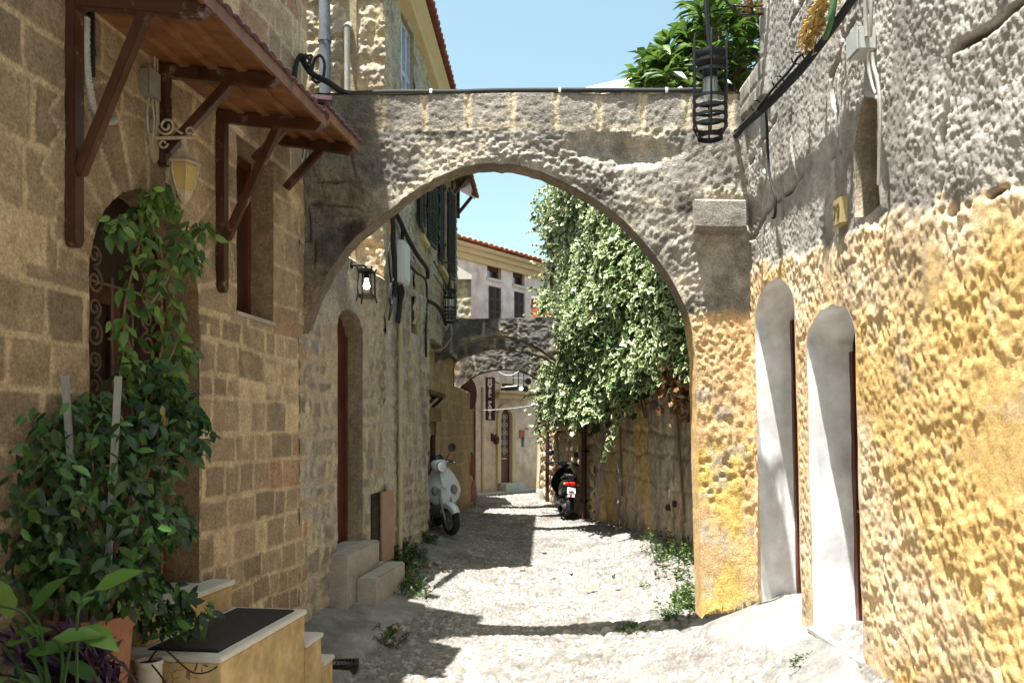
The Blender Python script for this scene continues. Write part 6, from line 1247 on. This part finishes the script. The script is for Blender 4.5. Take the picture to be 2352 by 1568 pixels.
    mb = MB(); mb.box((0, .955, .58), (.17, .012, .13), 0, Matrix.Rotation(.25, 3, 'X')); mb.box((0, .972, .485), (.14, .012, .07), 0, Matrix.Rotation(.25, 3, 'X')); pt = B(mb, 'number_plate', M['plate'], None, False, .004); mb = MB(); mb.box((.01, .982, .485), (.055, .004, .05), 0, Matrix.Rotation(.25, 3, 'X')); B(mb, 'stamp', M['red'], pt, False)
    mb = MB(); mb.beam((0, .84, .66), (0, .97, .55), .10, .03); B(mb, 'plate_holder', M['sblack'], None, False)
    mb = MB()
    for sx in (-1, 1): mb.tube(crv([(.12 * sx, .55, .86), (.13 * sx, .75, .90), (.10 * sx, .95, .90), (.0, .98, .90)], 5), .009, 6)
    for yy in (.75, .88): mb.tube([(-.12, yy, .90), (.12, yy, .90)], .007, 6)
    B(mb, 'rear_rack', M['chrome'] if not front else M['sblack'])
    mb = MB(); mb.tube([(-.1, .3, .22), (-.2, .2, .01)], .012, 6); B(mb, 'side_stand', M['sgrey'])
    S.rotation_euler = (0, math.radians(-4), rz)
    return S
x1_, y1_ = (1013 - HX) / F * 12.1, 12.1
scooter('white scooter with a dark fly screen, parked facing out beside the left wall', (-1.07, 12.75, float(gz(-1.1, 12.5)) + .015), math.radians(12), M['swhite'], M['swhite'], True)
scooter('black scooter seen from behind, red tail light and white plate, parked beside the ivy wall', (1.08, 17.3, float(gz(1.08, 17.0)) + .012), math.radians(184), M['sblack'], M['sblack'], False)
# ================================================================== IVY
def wall_x(Y): return np.where(Y < 16, 2.80 - (Y - 7.24) * (2.80 - 1.63) / 8.76, 1.66 - (Y - 15.95) * .86 / 7.25)
IV = thing('ivy', 'dense variegated ivy covering the garden wall and house right of the lane', 'ivy', (2.0, 13, 1.2))
def ivy_top(Y): return np.interp(Y, [8, 10, 12, 14, 16, 17.2, 20.3], [4.3, 4.8, 5.3, 5.9, 6.6, 7.15, 7.75])
def ivy_bot(Y, k): return np.interp(Y, [8, 9.7, 11, 12.5, 15, 17, 20.3], [2.4, 2.4, 2.25, 2.2, 2.15, 1.85, 1.95]) + .55 * (vn(Y * 2.3, 0 * Y, 5) - .5) + .35 * (vn(Y * 9, 0 * Y, 6) - .5)
def ivy_bulge(Y, Z):
    b = .34 + .55 * (fbm(Y * .55, Z * .7, 40, 3) - .38) + .28 * (fbm(Y * 1.9, Z * 1.6, 41, 2) - .5)
    b = b + .22 * np.exp(-((Y - 11.2) / 1.6) ** 2) * sst(4.4, 3.4, Z) + .22 * sst(15.5, 18.5, Y) * sst(4.2, 1.8, Z) + .75 * np.exp(-((Y - 13.8) / 1.0) ** 2) * sst(4.6, 3.4, Z)
    return np.maximum(b, .1)
def ivy_layer(n, smin, smax, deep, tl, th):
    u = rng.random(n); Y = 8.2 * (20.4 / 8.2) ** u; v = rng.random(n); zb, ztp = ivy_bot(Y, 0), ivy_top(Y); Z = zb + (ztp - zb) * v
    dens = fbm(Y * 1.5, Z * 1.5, 60, 3); k = rng.random(n) < .30 + 1.1 * sst(.38, .56, dens); Y, Z = Y[k], Z[k]; n = len(Y); dens = dens[k]
    b = ivy_bulge(Y, Z); off = b * (1 - deep * rng.random(n) ** 1.6) + .06 * rng.normal(size=n) * (1 - deep); X = wall_x(Y) - off * .99; Yp = Y - off * .13
    e = .08; dbz = (ivy_bulge(Y, Z + e) - ivy_bulge(Y, Z - e)) / (2 * e); dby = (ivy_bulge(Y + e, Z) - ivy_bulge(Y - e, Z)) / (2 * e)
    N = np.stack([-np.ones(n), -.35 - dby, .35 - dbz], 1) + .5 * rng.normal(size=(n, 3)); A = np.stack([-.45 + .5 * rng.normal(size=n), .6 * rng.normal(size=n), -.9 + .45 * rng.normal(size=n)], 1)
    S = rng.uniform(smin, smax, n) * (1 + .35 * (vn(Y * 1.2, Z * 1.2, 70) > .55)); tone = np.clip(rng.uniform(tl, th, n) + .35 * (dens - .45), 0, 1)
    return np.stack([X, Yp, Z], 1), A, N, S, tone
P, A, N, S, T = ivy_layer(36000, .055, .125, .35, .1, 1); leaves('foliage', P, A, N, S, 'ivy', M['ivy'], IV, T)
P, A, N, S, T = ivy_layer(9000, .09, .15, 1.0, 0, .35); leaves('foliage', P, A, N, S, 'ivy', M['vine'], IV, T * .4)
# trailing tips at the left edge and along the bottom
mbs = MB(); PP = []; AA = []; SS = []
def tip(p0, d0, L, sag, sz=.075):
    p = Vector(p0); d = Vector(d0).normalized(); pts = [p.copy()]
    for k in range(int(L / .07)):
        d = (d + Vector((R.gauss(0, .10), R.gauss(0, .10), -sag + R.gauss(0, .08)))).normalized(); p = p + d * .07; pts.append(p.copy())
        for q in range(2):
            PP.append(p + Vector((R.gauss(0, .02), R.gauss(0, .02), R.gauss(0, .02)))); AA.append(d + Vector((R.gauss(0, .7), R.gauss(0, .7), -.4 + R.gauss(0, .5)))); SS.append(R.uniform(.6, 1.2) * sz)
    mbs.tube(pts, .006, 4, False)
for k in range(46):
    Y = R.uniform(16.2, 20.2); zb = 1.7 + 4.8 * R.random() ** 1.3; b = float(ivy_bulge(np.array(Y), np.array(zb))); tip((float(wall_x(np.array(Y))) - b * .9, Y, zb), (-1, R.gauss(0, .3), R.uniform(-.2, .35)), R.uniform(.25, .62), .05)
for k in range(34):
    Y = R.uniform(9.4, 19.5); zb = float(ivy_bot(np.array(Y), 0)) + .1; b = float(ivy_bulge(np.array(Y), np.array(zb))); tip((float(wall_x(np.array(Y))) - b * R.uniform(.5, 1), Y, zb), (-.3, R.gauss(0, .3), -.6), R.uniform(.15, .45), .12, .085)
for y0 in (480, 560, 1010): tip(ap(1300, y0, 17.5), (-1, 0, .25), .75, .05, .06)
for pts in ([(1290, 690), (1250, 668), (1212, 660)], [(1285, 640), (1250, 615), (1222, 600)]):
    c = crv([ap(x, y, 18) for x, y in pts], 8); mbs.tube(c, .006, 4, False)
    for p in c: PP.append(p); AA.append(Vector((-1, R.gauss(0, .6), R.gauss(0, .6)))); SS.append(.08)
tip(BWF.v(5.2, .4, 2.2), (-.2, -.2, -1), .95, .1, .13)
mbs.build('stem', M['stem'], IV); n = len(PP); leaves('trailing_leaves', PP, [tuple(a) for a in AA], rv(n) + np.array((-.6, -.5, .5)), SS, 'ivy', M['ivy'], IV, rng.uniform(.5, 1, n))
n = 420; Yd = rng.normal(10.0, .28, n); Zd = rng.normal(2.35, .2, n); P = np.stack([wall_x(Yd) - rng.uniform(.1, .55, n), Yd, Zd], 1); leaves('dead_leaves', P, rv(n) + (0, 0, -.8), rv(n), rng.uniform(.07, .13, n), 'ivy', M['brownleaf'], IV)
mb = MB()
for k in range(26):
    Y = R.uniform(8.6, 19.8); x = float(wall_x(np.array(Y))); mb.tube(crv([(x - .05, Y, .6 if k % 4 == 0 else 1.9), (x - .12 + R.gauss(0, .03), Y + R.gauss(0, .2), 2.6), (x - .1, Y + R.gauss(0, .4), 3.6), (x - .14, Y + R.gauss(0, .5), float(ivy_top(np.array(Y))) - .3)], 5), [.018] * 15 + [.01], 5)
mb.build('stem', M['stem'], IV)
# ================================================================== LOQUAT TREE behind the arch
LQ = thing('loquat_tree', 'broad leaved loquat tree with glossy green leaves above the right end of the big arch', 'tree', (3.1, 9.9, -.1))
mb = MB(); mb.tube(crv([(3.1, 9.9, -.2), (3.05, 9.85, 2.2), (2.9, 9.8, 4.4), (2.6, 9.8, 5.6), (2.4, 9.8, 6.5)], 8), [.13 - .0028 * i for i in range(33)], 10); mb.build('trunk', M['bark'], LQ, smooth=True)
mb = MB(); PP = []; AA = []; NN = []; SS = []
cen = [(1495, 185), (1475, 165), (1515, 150), (1530, 185), (1560, 130), (1550, 165), (1590, 150), (1600, 100), (1575, 75), (1620, 60), (1635, 110), (1650, 20), (1610, 15), (1680, 55), (1690, 110), (1700, 20), (1660, 150), (1690, 170), (1720, 80), (1725, 140), (1640, 180), (1600, 195), (1560, 200), (1740, 30), (1670, -30), (1620, -40), (1720, -40), (1480, 198), (1530, 115), (1500, 130)]
for cx_, cy_ in cen:
    for rep in range(4):
        Yc = R.uniform(8.9, 10.6); c = ap(cx_ + R.gauss(0, 9), cy_ + R.gauss(0, 9), Yc)
        if rep == 0: b0 = Vector((2.6, 9.8, 5.4)) + Vector((R.gauss(0, .1), R.gauss(0, .1), R.uniform(-.4, .6))); mb.tube(crv([b0, (b0 + c) / 2 + Vector((0, 0, -.12)), c], 5), [.035] * 5 + [.016] * 6, 6)
        ax = (c - Vector((2.55, 9.8, 5.7))).normalized() + Vector((0, 0, .55))
        for k in range(11):
            a = k * 2.4 + R.random(); s = Vector((math.cos(a), math.sin(a), R.uniform(-.5, .5))); d = (ax.normalized() * R.uniform(.1, .8) + s * .9).normalized()
            PP.append(c + d * .02 - ax.normalized() * R.uniform(0, .1)); AA.append(d + Vector((0, 0, -.12))); NN.append(ax.normalized() + Vector((R.gauss(0, .25), R.gauss(0, .25), .5))); SS.append(R.uniform(.17, .29))
mb.build('limb', M['bark'], LQ, smooth=True); SS = np.array(SS); leaves('crown', PP, [tuple(a) for a in AA], [tuple(a) for a in NN], SS, 'ellip', M['loq'], LQ, np.clip(rng.uniform(.0, 1, len(PP)), 0, 1))
# ================================================================== POTS AND PLANTS at the left doorway
lg = MB(); lg.box((-2.02, 4.02, -.02), (.62, .86, .62)); lgo = thing('stone_ledge', 'low stone ledge carrying the flower pots beside the yellow stoop', 'ledge', (-2.02, 4.02, -.3)); lg.build('block', M['conc'], lgo, bevel=.02); mb = MB(); mb.box((-2.02, 4.02, .305), (.66, .90, .03)); mb.build('slab', M['cap'], lgo, bevel=.008)
def pot(o, c, r, h, mat, taper=.72, nm='pot'):
    mb = MB(); mb.lathe([(0, 0), (r * taper, 0), (r * (taper + .16), h * .45), (r * .97, h * .86), (r * 1.05, h * .87), (r * 1.08, h * .93), (r * 1.05, h), (r * .93, h), (r * .91, h * .88), (0, h * .88)], c, 30); mb.build(nm, mat, o, smooth=True)
    mb = MB(); mb.lathe([(0, .004), (r * .9, 0)], Vector(c) + Vector((0, 0, h * .90)), 20); mb.build('soil', M['soil'], o)
FC = thing('potted_tree', 'tall bushy green potted fig in a big terracotta pot with two metal stakes', 'potted plant', (-2.03, 3.95, .32))
pot(FC, (-2.03, 3.95, .321), .19, .50, M['terra'])
for (a, b) in (((149, 862), (188, 1430)), ((272, 864), (243, 1400))):
    mb = MB(); mb.beam(ap(*a, 3.92), ap(*b, 3.95), .028, .02, (0, 1, 0)); mb.build('stake', M['steel'], FC)
PP = []; AA = []; NN = []; SS = []; mb = MB()
def mass(px_, py_, rx, ry, Y, n, dY=.16, sz=(.06, .10)):
    base = Vector((-2.03 + R.gauss(0, .05), 3.95 + R.gauss(0, .05), .75)); tgt = ap(px_, py_, Y); mid = (base + tgt) / 2 + Vector((R.gauss(0, .05), R.gauss(0, .05), .05)); mb.tube(crv([base, mid, tgt], 6), [.012] * 6 + [.006] * 7, 5)
    for k in range(n):
        a = R.random() * 2 * PI; q = math.sqrt(R.random()); yy = Y + R.gauss(0, dY); p = ap(px_ + rx * q * math.cos(a), py_ + ry * q * math.sin(a), yy); wx = float(XL(p.y)) + .04
        if p.x < wx: p.x = wx + R.random() * .05
        PP.append(p); AA.append(Vector((R.gauss(0, .55) + .15, R.gauss(0, .5) - .15, -.55 + R.gauss(0, .4)))); NN.append(Vector((R.gauss(0, .6), -.5 + R.gauss(0, .5), .7))); SS.append(R.uniform(*sz))
for m in ((225, 1205, 150, 130, 3.95, 330), (110, 1150, 100, 130, 3.85, 220), (60, 1250, 70, 110, 3.8, 130), (330, 1150, 85, 120, 4.05, 210), (395, 1010, 80, 70, 4.6, 150), (200, 1010, 110, 80, 4.1, 170), (85, 975, 40, 45, 3.9, 34), (95, 1050, 60, 50, 3.9, 60), (345, 1390, 90, 70, 4.35, 150), (425, 1405, 60, 55, 4.45, 90), (270, 1330, 110, 80, 3.95, 170), (160, 1320, 120, 80, 3.85, 150), (430, 985, 58, 60, 4.75, 100), (340, 890, 80, 70, 4.7, 140), (380, 930, 80, 55, 4.7, 110), (400, 1200, 45, 50, 4.3, 60), (300, 1010, 90, 60, 4.5, 120), (190, 920, 45, 25, 4.2, 30)): mass(*m)
mb.build('stem', M['stem'], FC, smooth=True); leaves('foliage', PP, [tuple(a) for a in AA], [tuple(a) for a in NN], SS, 'ovate', M['ficus'], FC, np.clip(rng.random(len(PP)) ** 2.2 + .5 * (rng.random(len(PP)) > .93), 0, 1))
VN = thing('climbing_vine', 'light green leafy vine climbing the iron grille of the arched doorway', 'vine', LW.v(4.85, .1, 1.0))
PP = []; AA = []; SS = []; mb = MB()
for pts, d, dens in (([(340, 900), (300, 800), (285, 730), (300, 640), (320, 560), (330, 480), (335, 445)], .05, 3), ([(345, 880), (375, 780), (352, 690), (372, 600), (350, 520), (340, 450)], .08, 3), ([(345, 700), (385, 640), (420, 560), (445, 525), (470, 525)], .2, 3), ([(335, 450), (365, 440), (385, 460), (398, 470)], .1, 4), ([(300, 520), (275, 510), (262, 520)], .1, 4), ([(360, 880), (400, 800), (415, 720), (385, 660)], .12, 3), ([(420, 560), (440, 590), (440, 605)], .2, 3), ([(270, 900), (282, 820), (290, 760)], .03, 2), ([(380, 860), (420, 820), (432, 800)], .14, 4)):
    c = crv([LW.pv(x, y, d) for x, y in pts], 8); mb.tube(c, .007, 5)
    for p in c:
        for q in range(dens if R.random() < .62 else 0):
            PP.append(p + Vector((R.gauss(0, .03), R.gauss(0, .03), R.gauss(0, .03)))); AA.append(Vector((R.gauss(0, .5), R.gauss(0, .5) - .1, -.8 + R.gauss(0, .35)))); SS.append(R.uniform(.06, .125))
mb.build('stem', M['stem'], VN, smooth=True); n = len(PP); leaves('foliage', PP, [tuple(a) for a in AA], rv(n) + np.array((.5, -.9, .3)), SS, 'ovate', M['vine'], VN, rng.random(n))
n = 5; leaves('dry_leaf', [ap(378 + R.gauss(0, 6), 955 + R.gauss(0, 12), 4.45) for _ in range(n)], rv(n) * .4 + np.array((0, 0, -1)), rv(n) + np.array((0, -1, 0)), [.07] * n, 'ovate', M['dryleaf'], VN)
LY = thing('broad_leaf_plant', 'potted plant with a few large broad green leaves in the bottom left corner', 'potted plant', (-1.72, 3.25, -.2))
pot(LY, (-1.78, 3.25, -.2), .16, .62, M['terra'], .75)
mb = MB(); PP = []; AA = []; NN = []; SS = []
for (tx, ty, L, dx, dz) in ((30, 1420, .24, -.2, .9), (70, 1405, .22, .45, .55), (215, 1355, .23, .75, .35), (10, 1480, .25, .6, .25), (180, 1440, .26, .85, -.25), (60, 1500, .24, .7, .1), (50, 1540, .2, .5, -.5), (120, 1465, .22, .9, .05), (0, 1390, .2, .1, .9), (150, 1520, .18, .8, -.4), (20, 1555, .22, -.4, -.2)):
    Yb = 3.3 + R.gauss(0, .08); p = ap(tx, ty, Yb); mb.tube(crv([(-1.78 + R.gauss(0, .04), 3.25, .36), ((p.x - 1.78) / 2, 3.27, p.z - .1), p], 6), .006, 5); PP.append(p); AA.append((dx, R.gauss(0, .3) - .1, dz)); NN.append((R.gauss(0, .3), -.55, .8)); SS.append(L * .9)
mb.build('stem', M['vine'], LY, smooth=True); leaves('leaf', PP, AA, NN, SS, 'ovate', M['lily'], LY, rng.uniform(.2, 1, len(PP)))
PU = thing('purple_plant', 'trailing plant with dark purple narrow leaves in the bottom left corner', 'potted plant', (-1.62, 3.55, -.2))
pot(PU, (-1.62, 3.5, -.24), .15, .60, M['terra'], .8)
mb = MB(); PP = []; AA = []; SS = []
for k in range(62):
    tx, ty = R.uniform(0, 230), R.uniform(1450, 1600)
    if tx > 200 and ty < 1450: ty += 60
    Yb = R.uniform(3.35, 3.75); p = ap(tx, ty, Yb); b = Vector((-1.62 + R.gauss(0, .06), 3.5 + R.gauss(0, .06), .36)); c = crv([b, (b + p) / 2 + Vector((0, 0, .07)), p], 6); mb.tube(c, .005, 5)
    for q in c[4:]:
        for s_ in range(1): PP.append(q); AA.append((p - b).normalized() + Vector((R.gauss(0, .7), R.gauss(0, .7), R.gauss(0, .5)))); SS.append(R.uniform(.07, .12))
mb.build('stem', M['purple'], PU, smooth=True); n = len(PP); leaves('foliage', PP, [tuple(a) for a in AA], rv(n) + np.array((0, -.6, .7)), SS, 'lance', M['purple'], PU, rng.random(n))
WP = thing('small_pot', 'small white plastic pot beside the big terracotta pot, with a withered stem', 'pot', (-1.90, 4.30, .32))
pot(WP, (-1.905, 4.30, .321), .066, .18, M['cap'], .8)
mb = MB(); mb.tube(crv([(-1.9, 4.28, .5), (-1.8, 4.22, .58), (-1.66, 4.25, .45), (-1.58, 4.35, .44), (-1.56, 4.42, .5)], 6), .005, 5); mb.tube(crv([(-1.9, 4.28, .5), (-1.78, 4.15, .46), (-1.70, 4.1, .38)], 6), .005, 5); mb.build('stem', M['purple'], WP, smooth=True)
n = 26; leaves('withered_leaves', [(-1.85 + .3 * R.random(), 4.15 + .2 * R.random(), .38 + .12 * R.random()) for _ in range(n)], rv(n), rv(n), rng.uniform(.03, .06, n), 'lance', M['brownleaf'], WP)
# ================================================================== WEEDS, STONES, SMALL THINGS ON THE STREET
def weed(label, pts, n, h, sz, mat='weed', grp='weeds along the walls', dark=0.0, spread=.10):
    c0 = gpx(*pts[0]); W = thing('weed', label, 'weed', c0, grp); PP = []; AA = []; SS = []; mb = MB()
    for k in range(n):
        c = gpx(*R.choice(pts)) + Vector((R.gauss(0, spread), R.gauss(0, spread), 0)); c.z = float(gz(c.x, c.y)); 
        if c.y < 9.4 and c.x < XL(c.y) + .05: c.x = float(XL(c.y)) + .05
        t = c + Vector((R.gauss(0, .06), R.gauss(0, .06), h * R.uniform(.35, 1))); q = crv([c, (c + t) / 2 + Vector((R.gauss(0, .02), R.gauss(0, .02), 0)), t], 4); mb.tube(q, .003, 4, False)
        for p in q[2:]:
            for s_ in range(2): PP.append(p + Vector((R.gauss(0, .012),) * 3)); AA.append(Vector((R.gauss(0, 1), R.gauss(0, 1), R.gauss(.25, .5)))); SS.append(R.uniform(*sz))
    mb.build('stem', M['weed'] if mat == 'weed' else M['stem'], W); n_ = len(PP); o = leaves('foliage', PP, [tuple(a) for a in AA], rv(n_) + np.array((0, 0, .8)), SS, 'ovate', M[mat], W, np.clip(rng.random(n_) - dark, 0, 1))
weed('bushy dark green weed at the foot of the beige drainpipe', [(915, 1285), (925, 1305), (935, 1275), (948, 1290), (905, 1270)], 110, .22, (.03, .055), dark=.3)
weed('small green weed at the wall foot in front of the white scooter', [(975, 1240), (985, 1245), (968, 1238)], 45, .13, (.025, .045), dark=.2)
weed('pale sunlit weed on the cobbles beyond the stone steps', [(935, 1350), (950, 1362), (925, 1335), (965, 1370)], 60, .10, (.025, .045))
weed('small dark weed at the edge of the concrete apron', [(890, 1462), (905, 1455), (900, 1468)], 22, .07, (.018, .034), dark=.3)
weed('tall leafy weeds in the shade under the ivy by the pier', [(1535, 1275), (1560, 1290), (1580, 1300), (1500, 1262), (1590, 1320), (1520, 1285)], 75, .26, (.03, .06), dark=.1, spread=.15)
weed('sunlit weed growing against the foot of the ochre pier', [(1570, 1385), (1588, 1395), (1598, 1375), (1580, 1370)], 60, .17, (.03, .055))
weed('low creeping weed in front of the ochre pier', [(1545, 1412), (1560, 1418), (1535, 1408)], 34, .05, (.02, .034))
weed('tiny weed tuft in the concrete at the foot of the ochre house', [(1835, 1518), (1850, 1520), (1858, 1519)], 18, .03, (.012, .026), spread=.02)
weed('sparse dry weeds between the cobbles near the arch shadow', [(1440, 1445), (1455, 1450), (1450, 1440), (1400, 1330), (1480, 1345)], 26, .06, (.02, .035), spread=.05)
def pebble(p, r, label, grp, mat='pebble', name='stone'):
    mb = MB(); s = R.randint(0, 999); mb.ball((0, 0, 0), 1, 12, 8); a, b, c = r * R.uniform(.9, 1.4), r * R.uniform(.7, 1.0), r * R.uniform(.45, .7); rz = Matrix.Rotation(R.random() * 3, 3, 'Z')
    mb.v = [rz @ Vector((v.x * a, v.y * b, v.z * c)) * (1 + .22 * (float(vn(v.x * 1.6 + s, v.y * 1.6 + v.z * 1.3, 3)) - .5)) + Vector((p.x, p.y, p.z + c * .7)) for v in mb.v]
    return tag(mb.build(name, M[mat], smooth=True), label, 'stone', grp)
for x, y, r in ((745, 1382, .045), (758, 1377, .035), (772, 1381, .03), (752, 1413, .035)): pebble(gpx(x, y), r, 'loose rounded stone on the shaded apron near the foot of the left wall', 'loose stones by the stoop')
for x, y, r in ((872, 1352, .03), (955, 1300, .05), (968, 1290, .04), (985, 1303, .045), (1002, 1296, .04), (940, 1318, .045), (1010, 1307, .035), (995, 1283, .03), (978, 1312, .03), (925, 1324, .04), (1025, 1262, .03), (1000, 1268, .035), (918, 1345, .05), (945, 1336, .04)): pebble(gpx(x, y), r, 'small loose stone among the cobbles near the dark green weed', 'loose stones by the weed')
for x, y, r in ((880, 1450, .04), (905, 1445, .045), (895, 1478, .035)): pebble(gpx(x, y), r, 'loose stone at the ragged edge of the shaded apron', 'loose stones at the apron edge')
for x, y, r in ((1545, 1330, .06), (1575, 1285, .07), (1562, 1310, .05), (1528, 1300, .05)): pebble(gpx(x, y), r, 'loose stone among the weeds under the ivy', 'loose stones under the ivy')
for x, y, r in ((1268, 1333, .05), (1310, 1318, .035), (1420, 1355, .04), (1200, 1310, .04), (1250, 1270, .04)): pebble(gpx(x, y), r, 'pale loose stone lying on the sunlit cobbles', 'loose stones in the sun')
dl = gpx(1350, 1362); dlo = leaves('fallen_leaf', [(dl.x - .06, dl.y, dl.z + .04), (dl.x + .04, dl.y + .04, dl.z + .05)], [(1, .2, .1), (.8, .7, .15)], [(0, -.3, 1), (.2, -.2, 1)], [.15, .12], 'ovate', M['dryleaf'], None, np.array([.6, .9])); tag(dlo, 'dry tan fallen leaf on the sunlit cobbles', 'leaf')
gp = gpx(790, 1532); GR = thing('drain_grate', 'dark drain grate in the ground beside the lowest stoop step', 'drain', gp); mb = MB()
for k in range(7): mb.box((gp.x - .09 + k * .03, gp.y, gp.z + .035), (.012, .2, .02), .15)
mb.build('bars', M['iron'], GR); mb = MB()
for s_ in (-1, 1): mb.box((gp.x + .11 * s_, gp.y, gp.z + .034), (.02, .18, .025), .15); mb.box((gp.x, gp.y + .08 * s_, gp.z + .034), (.2, .02, .025), .15)
mb.build('frame', M['iron'], GR); mb = MB(); mb.box((gp.x, gp.y, gp.z + .0), (.2, .2, .04), .15); mb.build('shaft', M['soil'], GR)
